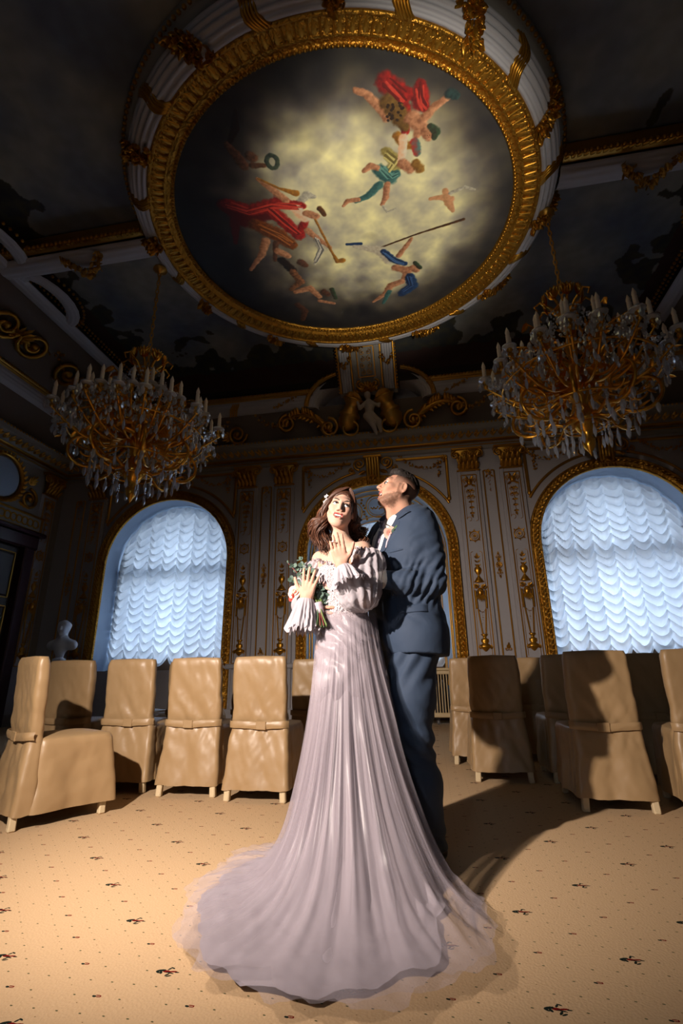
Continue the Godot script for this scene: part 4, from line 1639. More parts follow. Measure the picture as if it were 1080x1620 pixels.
func sky_painting() -> StandardMaterial3D:
	var n := 768
	var im := Image.create(n, n, false, Image.FORMAT_RGB8)
	var bright: Vector2 = Vector2(531, 367)
	var b2: Vector2 = Vector2(394, 233)
	var dk: Vector2 = Vector2(29, 433)
	for y in n:
		for x in n:
			var p := Vector2(x, y)
			var q := p / n
			var cl := noise.get_noise_2d(q.x * 3.6 + 2.0, q.y * 3.6) * 0.75 + noise2.get_noise_2d(q.x * 9.0, q.y * 9.0) * 0.35
			var d := (p - bright).length() / n
			var t := clampf(1.46 - d * 2.05 + cl * 0.52 + 0.25 * clampf(1.0 - (p - b2).length() / n * 4.0, 0, 1), 0, 1)
			t *= clampf((p - dk).length() / n * 2.9 - 0.05, 0.15, 1)
			var edge := clampf((0.52 - (q - Vector2(0.5, 0.5)).length()) * 5.0, 0.25, 1)
			t *= edge
			var c: Color
			if t < 0.35: c = Color(0.075, 0.075, 0.085).lerp(Color(0.30, 0.27, 0.24), t / 0.35)
			elif t < 0.7: c = Color(0.30, 0.27, 0.24).lerp(Color(0.58, 0.545, 0.45), (t - 0.35) / 0.35)
			else: c = Color(0.58, 0.545, 0.45).lerp(Color(0.80, 0.76, 0.60), (t - 0.7) / 0.3)
			var vary := 1.0 + 0.22 * noise2.get_noise_2d(q.x * 6.0 + 4.0, q.y * 6.0) + 0.16 * noise.get_noise_2d(q.x * 14.0, q.y * 14.0)
			im.set_pixel(x, y, Color(c.r * vary, c.g * vary, c.b * (0.5 + 0.5 * vary)))
	var sk := Color(0.82, 0.58, 0.42)
	var sd := Color(0.42, 0.25, 0.16)
	var rd := Color(0.66, 0.13, 0.10)
	var rk := Color(0.30, 0.05, 0.05)
	var wh := Color(0.80, 0.76, 0.66)
	var wk := Color(0.42, 0.40, 0.36)
	var gd := Color(0.72, 0.48, 0.16)
	var gk := Color(0.36, 0.22, 0.08)
	var bl := Color(0.14, 0.26, 0.42)
	var bk := Color(0.06, 0.10, 0.20)
	var tl := Color(0.28, 0.45, 0.42)
	var tk := Color(0.12, 0.24, 0.24)
	var gn := Color(0.22, 0.32, 0.22)
	var br := Color(0.16, 0.10, 0.07)
	# trumpeter in a red mantle
	dab(im, [Vector2(318, 398), Vector2(322, 440), Vector2(295, 484)], [9, 8, 3], wh, wk)
	dab(im, [Vector2(299, 296), Vector2(321, 279), Vector2(337, 287)], [8, 9, 4], wh, wk)
	dab(im, [Vector2(132, 267), Vector2(163, 318), Vector2(218, 311)], [13, 15, 16], rk, rk)
	dab(im, [Vector2(144, 314), Vector2(121, 377)], [12, 4], rk, rk)
	dab(im, [Vector2(139, 263), Vector2(187, 292), Vector2(255, 287), Vector2(306, 305)], [12, 14, 16, 8], rd, rk)
	dab(im, [Vector2(184, 332), Vector2(230, 374), Vector2(255, 411)], [15, 20, 12], Color(0.52, 0.27, 0.10), Color(0.22, 0.10, 0.04))
	dab(im, [Vector2(230, 296), Vector2(255, 341), Vector2(278, 384), Vector2(302, 347)], [13, 15, 13, 8], rd, rk)
	dab(im, [Vector2(195, 386), Vector2(174, 424), Vector2(128, 470)], [11, 8, 4], sk, sd)
	dab(im, [Vector2(217, 397), Vector2(199, 451)], [7, 4], sd, br)
	dab(im, [Vector2(288, 308), Vector2(304, 338)], [11, 12], wh, sk)
	dab(im, [Vector2(310, 326), Vector2(329, 338)], [8, 9], sk, sd)
	dab(im, [Vector2(342, 319), Vector2(349, 338)], [6, 5], Color(0.45, 0.28, 0.14), br)
	dab(im, [Vector2(301, 375), Vector2(324, 409), Vector2(345, 438)], [8, 6, 4], sk, sd)
	dab(im, [Vector2(273, 284), Vector2(251, 250), Vector2(227, 218)], [8, 7, 3], sk, sd)
	dab(im, [Vector2(230, 219), Vector2(266, 250), Vector2(300, 270)], [2, 2, 7], gd, gk)
	dab(im, [Vector2(326, 348), Vector2(347, 460), Vector2(354, 487), Vector2(367, 486)], [2, 2.5, 5, 7], gd, gk)
	folds(im, [Vector2(145, 271), Vector2(185, 297), Vector2(246, 292), Vector2(297, 306)], 9, Color(0.80, 0.24, 0.17), rk, 9)
	folds(im, [Vector2(235, 304), Vector2(257, 345), Vector2(279, 380)], 9, Color(0.80, 0.24, 0.17), rk, 8)
	folds(im, [Vector2(196, 343), Vector2(230, 374), Vector2(251, 402)], 10, Color(0.66, 0.38, 0.16), Color(0.20, 0.09, 0.04), 7)
	folds(im, [Vector2(317, 404), Vector2(322, 440), Vector2(300, 476)], 5, Color(0.86, 0.82, 0.74), Color(0.30, 0.29, 0.28), 6)
	# putto with a wreath at the left
	dab(im, [Vector2(199, 131), Vector2(219, 107), Vector2(232, 73)], [3, 8, 2], br, Color(0.07, 0.08, 0.09))
	dab(im, [Vector2(192, 132), Vector2(202, 156), Vector2(210, 183)], [5, 9, 10], Color(0.52, 0.33, 0.22), br)
	dab(im, [Vector2(230, 166), Vector2(235, 171)], [10, 9], Color(0.58, 0.38, 0.25), br)
	dab(im, [Vector2(227, 187), Vector2(252, 192)], [6, 4], Color(0.55, 0.36, 0.24), br)
	for k in 9:
		var a := TAU * k / 9
		var c: Vector2 = Vector2(270, 187)
		dab(im, [c + Vector2(cos(a) * 11, sin(a) * 15), c + Vector2(cos(a + 0.5) * 11, sin(a + 0.5) * 15)], [4, 4], Color(0.30, 0.34, 0.26), Color(0.12, 0.15, 0.14))
	# group of putti below the trumpeter
	dab(im, [Vector2(216, 424), Vector2(235, 443)], [10, 8], sk, sd)
	dab(im, [Vector2(216, 454), Vector2(234, 494)], [10, 10], br, Color(0.05, 0.05, 0.06))
	dab(im, [Vector2(261, 470), Vector2(270, 483)], [9, 8], sd, br)
	dab(im, [Vector2(233, 499), Vector2(245, 540), Vector2(212, 563)], [9, 10, 6], Color(0.60, 0.38, 0.24), br)
	dab(im, [Vector2(223, 576), Vector2(264, 569), Vector2(282, 609)], [7, 9, 7], sk, sd)
	dab(im, [Vector2(298, 591), Vector2(307, 604)], [9, 7], sd, br)
	dab(im, [Vector2(279, 625), Vector2(317, 644)], [5, 4], sk, sd)
	dab(im, [Vector2(214, 627), Vector2(229, 659), Vector2(212, 697)], [8, 9, 7], Color(0.40, 0.24, 0.16), br)
	dab(im, [Vector2(321, 586), Vector2(325, 623)], [6, 5], gn, br)
	# two figures at the upper right
	dab(im, [Vector2(509, 76), Vector2(527, 99), Vector2(550, 109)], [15, 20, 10], rd, rk)
	dab(im, [Vector2(539, 112), Vector2(548, 150), Vector2(540, 179)], [9, 7, 7], rd, rk)
	dab(im, [Vector2(572, 96), Vector2(571, 125), Vector2(580, 140)], [10, 15, 8], rd, rk)
	dab(im, [Vector2(457, 82), Vector2(474, 91), Vector2(497, 121), Vector2(509, 142)], [5, 6, 9, 9], sk, sd)
	dab(im, [Vector2(512, 113), Vector2(533, 146), Vector2(541, 167)], [14, 17, 9], Color(0.50, 0.37, 0.16), Color(0.24, 0.15, 0.06))
	for k in 22:
		var c: Vector2 = Vector2(524, 133)
		var o := Vector2(rng.randf_range(-16, 16), rng.randf_range(-18, 18))
		dab(im, [c + o, c + o + Vector2(1, 1)], [1.8, 1.8], br, br)
	dab(im, [Vector2(554, 152), Vector2(571, 175), Vector2(564, 187)], [13, 13, 9], sk, sd)
	dab(im, [Vector2(575, 161), Vector2(598, 140), Vector2(630, 123)], [9, 7, 5], sk, sd)
	dab(im, [Vector2(625, 122), Vector2(637, 129)], [9, 6], Color(0.20, 0.30, 0.28), Color(0.08, 0.12, 0.13))
	dab(im, [Vector2(581, 188), Vector2(586, 197)], [10, 9], sk, sd)
	dab(im, [Vector2(589, 177), Vector2(601, 189), Vector2(596, 201)], [6, 7, 5], gn, br)
	dab(im, [Vector2(525, 183), Vector2(539, 206), Vector2(554, 211)], [8, 9, 6], gd, gk)
	dab(im, [Vector2(558, 203), Vector2(563, 227)], [8, 7], tl, rd)
	dab(im, [Vector2(501, 212), Vector2(522, 241), Vector2(508, 256)], [10, 13, 12], Color(0.66, 0.60, 0.34), Color(0.40, 0.34, 0.16))
	dab(im, [Vector2(537, 189), Vector2(533, 225), Vector2(524, 239)], [8, 8, 5], wh, sk)
	dab(im, [Vector2(484, 251), Vector2(502, 273), Vector2(517, 267)], [13, 15, 9], tl, tk)
	dab(im, [Vector2(531, 243), Vector2(547, 261)], [9, 10], sk, sd)
	dab(im, [Vector2(558, 249), Vector2(567, 265)], [8, 9], Color(0.62, 0.46, 0.20), gk)
	dab(im, [Vector2(453, 245), Vector2(467, 236), Vector2(481, 245)], [5, 6, 6], sk, sd)
	dab(im, [Vector2(497, 288), Vector2(492, 319), Vector2(482, 337)], [7, 6, 4], sk, sd)
	dab(im, [Vector2(481, 285), Vector2(454, 308), Vector2(426, 316)], [8, 7, 5], tl, tk)
	dab(im, [Vector2(431, 313), Vector2(408, 312), Vector2(396, 323)], [5, 5, 3], sk, sd)
	dab(im, [Vector2(483, 341), Vector2(491, 360), Vector2(512, 354)], [2, 2, 1.5], wh, wk)
	folds(im, [Vector2(512, 83), Vector2(527, 100), Vector2(539, 114)], 12, Color(0.78, 0.24, 0.17), rk, 8)
	folds(im, [Vector2(571, 100), Vector2(572, 123), Vector2(580, 138)], 8, Color(0.78, 0.24, 0.17), rk, 6)
	folds(im, [Vector2(490, 249), Vector2(504, 271), Vector2(515, 267)], 9, Color(0.42, 0.60, 0.54), tk, 7)
	folds(im, [Vector2(503, 218), Vector2(519, 239), Vector2(509, 253)], 8, Color(0.80, 0.74, 0.46), Color(0.36, 0.30, 0.14), 7)
	# small putto at the right and the figure with the spear
	dab(im, [Vector2(588, 344), Vector2(612, 344), Vector2(632, 355)], [4, 6, 8], sk, Color(0.60, 0.44, 0.28))
	dab(im, [Vector2(620, 329), Vector2(629, 364), Vector2(638, 387)], [6, 8, 4], sk, Color(0.60, 0.44, 0.28))
	dab(im, [Vector2(631, 338), Vector2(661, 328), Vector2(683, 339)], [4, 3, 2], wh, wk)
	dab(im, [Vector2(448, 468), Vector2(557, 438), Vector2(664, 416)], [1.8, 1.8, 3], gk, br)
	dab(im, [Vector2(386, 436), Vector2(420, 441)], [3, 4], bl, bk)
	dab(im, [Vector2(403, 446), Vector2(463, 471), Vector2(484, 506)], [4, 12, 14], wh, Color(0.58, 0.52, 0.44))
	dab(im, [Vector2(472, 477), Vector2(495, 512), Vector2(523, 531)], [7, 9, 6], bl, bk)
	dab(im, [Vector2(498, 540), Vector2(530, 556), Vector2(520, 582)], [10, 11, 8], sk, sd)
	dab(im, [Vector2(508, 500), Vector2(534, 463), Vector2(543, 449)], [6, 5, 3], sk, sd)
	dab(im, [Vector2(541, 549), Vector2(551, 560)], [9, 8], sk, sd)
	dab(im, [Vector2(548, 532), Vector2(561, 553)], [5, 5], gn, br)
	dab(im, [Vector2(533, 580), Vector2(539, 616), Vector2(510, 641)], [12, 14, 12], bl, bk)
	dab(im, [Vector2(509, 595), Vector2(481, 604), Vector2(461, 636), Vector2(427, 661)], [9, 9, 7, 3], sk, sd)
	dab(im, [Vector2(474, 628), Vector2(455, 672)], [7, 4], tl, tk)
	folds(im, [Vector2(475, 482), Vector2(498, 513), Vector2(519, 529)], 4, Color(0.30, 0.44, 0.62), bk, 5)
	folds(im, [Vector2(533, 585), Vector2(537, 616), Vector2(514, 636)], 8, Color(0.24, 0.36, 0.54), bk, 7)
	# faces: hair, shadow under the brow
	for q in [[Vector2(330, 336), 0.6], [Vector2(585, 194), 0.9], [Vector2(558, 264), 0.5], [Vector2(544, 557), 0.6], [Vector2(232, 171), 0.5], [Vector2(303, 597), 0.4]]:
		var c: Vector2 = q[0]
		dab(im, [c + Vector2(-2, 0), c + Vector2(-1.6, 0.4)], [0.2, 0.2], sd, br)
		dab(im, [c + Vector2(2.5, 0.4), c + Vector2(2.9, 0.6)], [0.2, 0.2], sd, br)
		dab(im, [c + Vector2(0, 4), c + Vector2(1.5, 4.4)], [0.2, 0.2], Color(0.6, 0.25, 0.2), sd)
	var m := StandardMaterial3D.new()
	m.resource_name = "oil_painting"
	m.albedo_texture = ImageTexture.create_from_image(im)
	m.roughness = 0.6
	return m

# ---------- windows and curtains ----------
func austrian_curtain(hw: float, ys: float, y0: float, cols: int, pitch: float, sd: float) -> MB:
	var b := MB.new()
	var nu := cols * 14
	var nv := 190
	var rows := []
	for j in nv + 1:
		var row := PackedVector3Array()
		var v := float(j) / nv
		for i in nu + 1:
			var x := -hw + 2.0 * hw * i / nu
			var s := fposmod((x + hw) / (2.0 * hw) * cols, 1.0) * 2.0 - 1.0
			if i == nu: s = 1.0
			var ytop := ys + sqrt(maxf(0.0, hw * hw - x * x))
			var ybot := y0 + 0.16 * s * s + 0.015 * noise.get_noise_2d(x * 3.0 + sd, 1.0)
			var y := lerpf(ybot, ytop, v)
			var soft := clampf((ytop - y) / 0.35, 0.0, 1.0)
			var ph := (y - 0.14 * s * s - 0.03 * absf(s) + 0.05 * noise2.get_noise_2d(x * 2.5 + sd, y * 1.3)) / pitch + 0.55 * floorf((x + hw) / (2.0 * hw) * cols) * 0.37
			# each swag bellies out and tucks back under the next, three layers deep at the tuck
			var full := soft * (1.0 - 0.35 * pow(absf(s), 3.0)) * clampf((y - ybot) / 0.12, 0.0, 1.0)
			y += 0.050 * sin(ph * TAU) * full
			var fine := 0.010 * sin(ph * TAU * 2.0 + 3.0 * noise.get_noise_2d(x * 5.0, y * 5.0 + sd)) + 0.012 * noise.get_noise_2d(x * 9.0 + sd, y * 16.0)
			var dz := 0.055 * cos(ph * TAU) * full + fine * soft + 0.05 * (1.0 - s * s) + 0.012 * (1.0 - soft) * sin(x * 60.0)
			row.append(Vector3(x, y, dz))
		rows.append(row)
	b.rows(rows)
	return b

func build_windows() -> void:
	var lab := ["blue-white ruched curtain filling the left arched window", "blue-white ruched curtain in the centre niche behind the groom", "blue-white ruched curtain filling the right arched window"]
	for i in 3:
		var w: float = WIN_X[i]
		var mid := i == 1
		var zc := -0.95 if mid else -0.42
		var hw := 1.10 if mid else 1.235
		var ys := 2.60 if mid else 2.86
		var at := Vector3(DOOR_X + w, 0, WALL_Z + zc)
		var b := austrian_curtain(hw, ys, 0.86 if mid else 0.98, 7 if mid else 8, 0.155, i * 7.3)
		var o := obj("curtain", b, M.curtain_silk, null, at)
		tag(o, lab[i], "curtain", "")
		# the window behind it
		var win := struct_base("window_%d" % (i + 1), ["left arched window with a dark transom behind the curtain", "centre arched window in the niche behind the couple", "right arched window with a dark transom behind the curtain"][i], "window", at + Vector3(0, 0, -0.22))
		b = MB.new()
		var f := arch_frames(0.0, hw - 0.06, 0.85, ys, 28)
		b.sweep(f[0], f[1], f[2], [Vector2(-0.04, -0.04), Vector2(-0.04, 0.04), Vector2(0.2, 0.04), Vector2(0.2, -0.04), Vector2(-0.04, -0.04)])
		obj("frame", b, M.frame_paint, win)
		b = MB.new()
		b.box(Vector3(0, ys - 0.03, 0), Vector3(hw * 2.0, 0.17, 0.12), Basis.IDENTITY, 0.02)
		obj("transom", b, M.frame_paint, win)
		for x in [-0.42, 0.42]:
			b = MB.new()
			b.box(Vector3(x * hw, (ys + 0.85) * 0.5, 0), Vector3(0.055, ys - 0.85, 0.07), Basis.IDENTITY, 0.01)
			b.box(Vector3(x * hw, ys + 0.45 * hw, 0), Vector3(0.045, 0.85 * hw, 0.07), Basis.IDENTITY, 0.01)
			obj("mullion", b, M.frame_paint, win)
		var cuts := [-hw, -0.42 * hw, 0.42 * hw, hw]
		for k in 3:
			b = MB.new()
			b.quad(Vector3(cuts[k], 0.86, 0), Vector3(cuts[k], ys, 0), Vector3(cuts[k + 1], ys, 0), Vector3(cuts[k + 1], 0.86, 0))
			obj("pane", b, M.glass, win)
			b = MB.new()
			var lo := PackedVector3Array()
			var hi := PackedVector3Array()
			for q in 9:
				var x := lerpf(cuts[k], cuts[k + 1], q / 8.0)
				lo.append(Vector3(x, ys, 0))
				hi.append(Vector3(x, ys + sqrt(maxf(0.0, hw * hw - x * x)), 0))
			b.rows([lo, hi])
			obj("pane", b, M.glass, win)
		# below the sill
		b = MB.new()
		b.box(Vector3(0, 0.60, 0), Vector3(2.6, 1.2, 0.1))
		b.box(Vector3(0, 0.885, 0.12), Vector3(2.44, 0.05, 0.36), Basis.IDENTITY, 0.015)
		obj("sill", b, M.sill_wood, win)
	# splayed soffit of the centre niche with gilt lines and oval medallions
	var o := trim("pale blue panelled soffit with gilt oval medallions inside the centre niche", "niche panelling", Transform3D(Basis.IDENTITY, Vector3(DOOR_X, 0, WALL_Z)))
	var ring := func(t: float, a: float) -> Vector3:
		var r := lerpf(1.25, 1.08, t)
		var ys := lerpf(ARCH_Y, 2.6, t)
		return Vector3(cos(a) * r, ys + sin(a) * r, -0.06 - 0.86 * t)
	var b := MB.new()
	b.grid(40, 8, func(u, v): return ring.call(v, PI - PI * u))
	for s in [-1.0, 1.0]:
		b.quad(Vector3(s * 1.25, 0, -0.06), Vector3(s * 1.25, ARCH_Y, -0.06), Vector3(s * 1.08, 2.6, -0.92), Vector3(s * 1.08, 0, -0.92))
	var back := PackedVector3Array()
	var outer := PackedVector3Array()
	for k in 33:
		var a := PI - PI * k / 32.0
		back.append(ring.call(1.0, a))
		outer.append(Vector3(cos(a) * 1.6, 2.6 + sin(a) * 1.6, -0.95))
	b.rows([back, outer])
	obj("soffit", b, M.blue_paint, o)
	b = MB.new()
	for t in [0.08, 0.2, 0.8, 0.93]:
		var p := [Vector3(-lerpf(1.24, 1.075, t), 0.6, -0.06 - 0.86 * t)]
		for k in 33: p.append(ring.call(t, PI - PI * k / 32.0) * Vector3(0.99, 0.995, 1))
		p.append(Vector3(lerpf(1.24, 1.075, t), 0.6, -0.06 - 0.86 * t))
		b.tube(p, [0.011 if t < 0.5 else 0.009], 5)
	for k in 7:
		var a0 := PI * (k + 0.5) / 7.0
		for g in [0.30, 0.24]:
			var p := []
			for q in 25:
				var c := TAU * q / 24.0
				p.append(ring.call(0.5 + g * cos(c), a0 + g * 0.62 * sin(c)) * Vector3(0.985, 0.99, 1))
			b.tube(p, [0.012 if g > 0.27 else 0.006], 5, false)
		for q in 10:
			var p: Vector3 = ring.call(0.5 + rng.randf_range(-0.03, 0.03), a0 + (q / 9.0 - 0.5) * 0.2) * Vector3(0.98, 0.985, 1)
			b.ball(p, Vector3.ONE * 0.018, Basis.IDENTITY, 6, 4)
		var e := PI * k / 7.0
		if k > 0:
			for q in 8:
				var p: Vector3 = ring.call(0.22 + 0.08 * q, e + 0.02 * sin(q * 1.7)) * Vector3(0.98, 0.985, 1)
				b.ball(p, Vector3.ONE * 0.024, Basis.IDENTITY, 6, 4)
	obj("gilt_line", b, M.gold, o)
	# grille in front of the radiator
	var g := thing("radiator_grille", "cream slatted radiator grille low in the centre niche right of the groom", "radiator grille", Vector3(DOOR_X, 0, WALL_Z - 0.12))
	b = MB.new()
	b.box(Vector3(0, 0.815, 0), Vector3(2.3, 0.06, 0.05), Basis.IDENTITY, 0.01)
	b.box(Vector3(0, 0.17, 0), Vector3(2.3, 0.07, 0.05), Basis.IDENTITY, 0.01)
	b.box(Vector3(0, 0.865, -0.12), Vector3(2.34, 0.04, 0.34), Basis.IDENTITY, 0.01)
	for s in [-1.0, 1.0]: b.box(Vector3(s * 1.13, 0.45, 0), Vector3(0.06, 0.86, 0.05), Basis.IDENTITY, 0.01)
	obj("frame", b, M.cream_wood, g)
	b = MB.new()
	b.box(Vector3(0, 0.49, 0), Vector3(0.016, 0.62, 0.022), Basis.IDENTITY, 0.004)
	var slat := b.mesh()
	slat.surface_set_material(0, M.cream_wood)
	for k in 52: inst("slat", slat, g, Transform3D(Basis.IDENTITY, Vector3(-1.1 + k * 0.0432, 0, 0)))
	var rad := thing("radiator", "old iron radiator behind the slatted grille in the centre niche", "radiator", Vector3(DOOR_X, 0, WALL_Z - 0.45))
	for k in 20:
		b = MB.new()
		b.box(Vector3(-1.0 + k * 0.105, 0.42, 0), Vector3(0.06, 0.56, 0.14), Basis.IDENTITY, 0.025)
		b.box(Vector3(-1.0 + k * 0.105, 0.17, 0), Vector3(0.11, 0.06, 0.06), Basis.IDENTITY, 0.02)
		if k % 6 == 0: b.box(Vector3(-1.0 + k * 0.105, 0.07, 0), Vector3(0.05, 0.14, 0.1), Basis.IDENTITY, 0.02)
		obj("fin", b, M.iron, rad)

# ---------- chandeliers ----------
func build_chandeliers() -> void:
	var o := chandelier_body()
	var up := 6.45
	o.position = Vector3(1.817, 3.98, -5.177)
	var p := dup(o, "gilt crystal chandelier with white candles hanging at the left from the oval frame", Vector3(-3.53, 3.80, -5.09), 0.3)
	hang(o, up - 3.98)
	hang(p, up - 3.80)

func hang(o: Node3D, top: float) -> void:
	var b := MB.new()
	var n := int((top - 1.0) / 0.075)
	for k in n:
		var y := 1.0 + (top - 1.0) * (k + 0.5) / n
		var pts := []
		for q in 11:
			var a := TAU * q / 10
			var e := Vector3(cos(a) * 0.02, sin(a) * 0.05, 0)
			if k % 2 == 1: e = Vector3(0, e.y, e.x)
			pts.append(Vector3(0, y, 0) + e)
		b.tube(pts, [0.008], 5, false)
	b.lathe([Vector2(0, top + 0.02), Vector2(0.09, top), Vector2(0.1, top - 0.03), Vector2(0.04, top - 0.07), Vector2(0, top - 0.1)], 12)
	obj("chain", b, M.old_gold, o)

func chandelier_body() -> Node3D:
	var o := thing("chandelier", "gilt crystal chandelier with white candles hanging at the right from the oval frame", "chandelier", Vector3.ZERO, 0.0, "")
	var b := MB.new()
	b.lathe([Vector2(0, 1.0), Vector2(0.025, 0.98), Vector2(0.03, 0.8), Vector2(0.07, 0.76), Vector2(0.05, 0.7), Vector2(0.03, 0.62), Vector2(0.05, 0.5), Vector2(0.09, 0.42), Vector2(0.06, 0.34), Vector2(0.04, 0.2), Vector2(0.05, 0.05), Vector2(0.12, -0.05), Vector2(0.16, -0.16), Vector2(0.12, -0.26), Vector2(0.06, -0.34), Vector2(0.08, -0.42), Vector2(0.14, -0.5), Vector2(0.15, -0.58), Vector2(0.08, -0.68), Vector2(0.04, -0.74), Vector2(0.07, -0.8), Vector2(0.06, -0.86), Vector2(0.02, -0.92), Vector2(0, -0.97)], 16)
	obj("stem", b, M.bright_gold, o)
	for k in 8:
		var a := TAU * k / 8
		b = MB.new()
		var d := Vector3(cos(a), 0, sin(a))
		b.tube([d * 0.03 + Vector3(0, 0.8, 0), d * 0.14 + Vector3(0, 0.98, 0), d * 0.26 + Vector3(0, 1.08, 0), d * 0.33 + Vector3(0, 1.02, 0), d * 0.3 + Vector3(0, 0.96, 0)], [0.02, 0.018, 0.015, 0.012, 0.008], 6)
		for q in 5: b.leaf(d * 0.2 + Vector3(0, 1.0, 0), d * 0.6 + Vector3(0, 0.6, 0) + d.cross(Vector3.UP) * (q - 2) * 0.4, d * -0.5 + Vector3.UP, 0.18, 0.07, 0.9)
		obj("crown_leaf", b, M.bright_gold, o)
	var candle := MB.new()
	candle.lathe([Vector2(0, 0.27), Vector2(0.006, 0.255), Vector2(0.02, 0.215), Vector2(0.024, 0.195), Vector2(0.02, 0.172), Vector2(0.019, 0.166), Vector2(0.023, 0.164), Vector2(0.024, 0.0), Vector2(0, 0.0)], 10)
	var cm := candle.mesh()
	cm.surface_set_material(0, M.candle)
	var pan := MB.new()
	pan.lathe([Vector2(0, 0.0), Vector2(0.03, 0.0), Vector2(0.07, 0.012), Vector2(0.078, 0.03), Vector2(0.066, 0.018), Vector2(0.03, 0.01), Vector2(0, 0.01)], 14)
	var pm := pan.mesh()
	pm.surface_set_material(0, M.crystal)
	var drop := MB.new()
	var segs := 6
	drop.lathe([Vector2(0, 0.0), Vector2(0.007, -0.008), Vector2(0.006, -0.012), Vector2(0.017, -0.04), Vector2(0.02, -0.062), Vector2(0.011, -0.085), Vector2(0, -0.097)], segs)
	drop.facet()
	var dm := drop.mesh()
	dm.surface_set_material(0, M.crystal)
	var beads := MB.new()
	var bead := MB.new()
	bead.ball(Vector3.ZERO, Vector3(0.013, 0.015, 0.013), Basis.IDENTITY, 6, 4)
	bead.facet()
	var tiers := [[20, 0.94, 0.07, 0.0], [14, 0.70, 0.24, 0.13], [8, 0.46, 0.42, 0.3]]
	var drops := 0
	for t in tiers:
		for k in t[0]:
			var a: float = TAU * k / t[0] + t[3]
			var d := Vector3(cos(a), 0, sin(a))
			var r: float = t[1] + (0.06 if k % 2 == 0 else -0.04)
			var y: float = t[2] + (0.05 if k % 2 == 1 else 0.0)
			b = MB.new()
			var pts := []
			var w := []
			for q in 13:
				var u := q / 12.0
				pts.append(d * lerpf(0.1, r, u) + Vector3(0, lerpf(-0.15 + t[2] * 0.6, y - 0.09, u) - 0.24 * sin(u * PI) * (1.0 - u * 0.2) + 0.0, 0))
				w.append(0.02 - 0.008 * u)
			pts.append(d * r + Vector3(0, y - 0.02, 0))
			w.append(0.012)
			b.tube(pts, w, 6)
			b.lathe([Vector2(0, -0.1), Vector2(0.02, -0.09), Vector2(0.03, -0.06), Vector2(0.015, -0.04), Vector2(0.035, -0.015), Vector2(0.03, 0.0), Vector2(0, 0.0)], 8, Transform3D(Basis.IDENTITY, d * r + Vector3(0, y, 0)))
			for s in [-1.0, 1.0]: b.leaf(pts[8], d * 0.4 + Vector3(0, s * 0.7, 0), d.cross(Vector3.UP), 0.12, 0.05, 0.8)
			b.leaf(pts[11], Vector3(0, -0.6, 0) + d * 0.6, Vector3.UP, 0.1, 0.05, 0.6)
			var arm := obj("arm", b, M.bright_gold, o)
			inst("candle", cm, arm, Transform3D(Basis.IDENTITY, d * r + Vector3(0, y + 0.008, 0)))
			inst("drip_pan", pm, arm, Transform3D(Basis.IDENTITY, d * r + Vector3(0, y, 0)))
			for q in 3:
				var e := a + TAU * q / 3 + 0.4
				inst("crystal_drop", dm, arm, Transform3D(Basis.IDENTITY.scaled(Vector3.ONE * (1.0 if q else 1.35)), d * r + Vector3(cos(e) * 0.068, y + 0.01, sin(e) * 0.068)))
			# crystal strand up to the crown
			for q in 15:
				var u := q / 14.0
				var p := (d * r + Vector3(0, y, 0)).lerp(d * 0.2 + Vector3(0, 0.85, 0), u)
				p.y -= 0.26 * sin(u * PI) * (1.0 - 0.3 * u)
				beads.add(bead, Transform3D(Basis.IDENTITY, p))
	# the big S scrolls that carry the lower tier
	for k in 8:
		var a := TAU * (k + 0.5) / 8
		var d := Vector3(cos(a), 0, sin(a))
		b = MB.new()
		var pts := []
		var w := []
		for q in 26:
			var u := q / 25.0
			var c := -2.6 + u * 8.2
			var rr := 0.25 * (1.0 - 0.72 * u)
			pts.append(d * (0.56 + cos(c) * rr) + Vector3(0, -0.36 + sin(c) * rr, 0))
			w.append(0.022 - 0.010 * u)
		b.tube([d * 0.12 + Vector3(0, -0.5, 0), d * 0.22 + Vector3(0, -0.55, 0)] + pts, [0.018, 0.022] + w, 7)
		for s in 3: b.leaf(d * (0.34 + s * 0.16) + Vector3(0, -0.58 + s * 0.03, 0), d + Vector3(0, -0.3 + s * 0.3, 0), Vector3.UP, 0.16, 0.07, 0.7)
		obj("scroll", b, M.bright_gold, o)
		for q in 3: inst("crystal_drop", dm, o, Transform3D(Basis.IDENTITY.scaled(Vector3(1.3, 1.7, 1.3)), d * (0.4 + q * 0.14) + Vector3(0, -0.6 + 0.05 * q, 0)))
	# fringes of long drops
	for t in [[30, 0.82, -0.2, 1.5], [22, 0.5, -0.56, 1.8], [12, 0.22, -0.74, 1.6]]:
		for k in t[0]:
			var a: float = TAU * k / t[0]
			var p := Vector3(cos(a) * t[1], t[2] + 0.05 * sin(k * 2.4), sin(a) * t[1])
			inst("crystal_drop", dm, o, Transform3D(Basis.IDENTITY.scaled(Vector3(1.0, t[3], 1.0)), p))
			for q in 4: beads.add(bead, Transform3D(Basis.IDENTITY, p + Vector3(0, 0.02 + q * 0.028, 0)))
		b = MB.new()
		var pts := []
		for k in 49: pts.append(Vector3(cos(TAU * k / 48) * t[1], t[2] + 0.12, sin(TAU * k / 48) * t[1]))
		b.tube(pts, [0.013], 6, false)
		obj("hoop", b, M.bright_gold, o)
	# loops of crystal between the arms
	for k in 16:
		var a0 := TAU * k / 16
		for q in 9:
			var u := (q + 0.5) / 9.0
			var a := a0 + TAU / 16 * u
			beads.add(bead, Transform3D(Basis.IDENTITY.scaled(Vector3.ONE * 1.2), Vector3(cos(a) * 0.9, 0.03 - 0.16 * sin(u * PI), sin(a) * 0.9)))
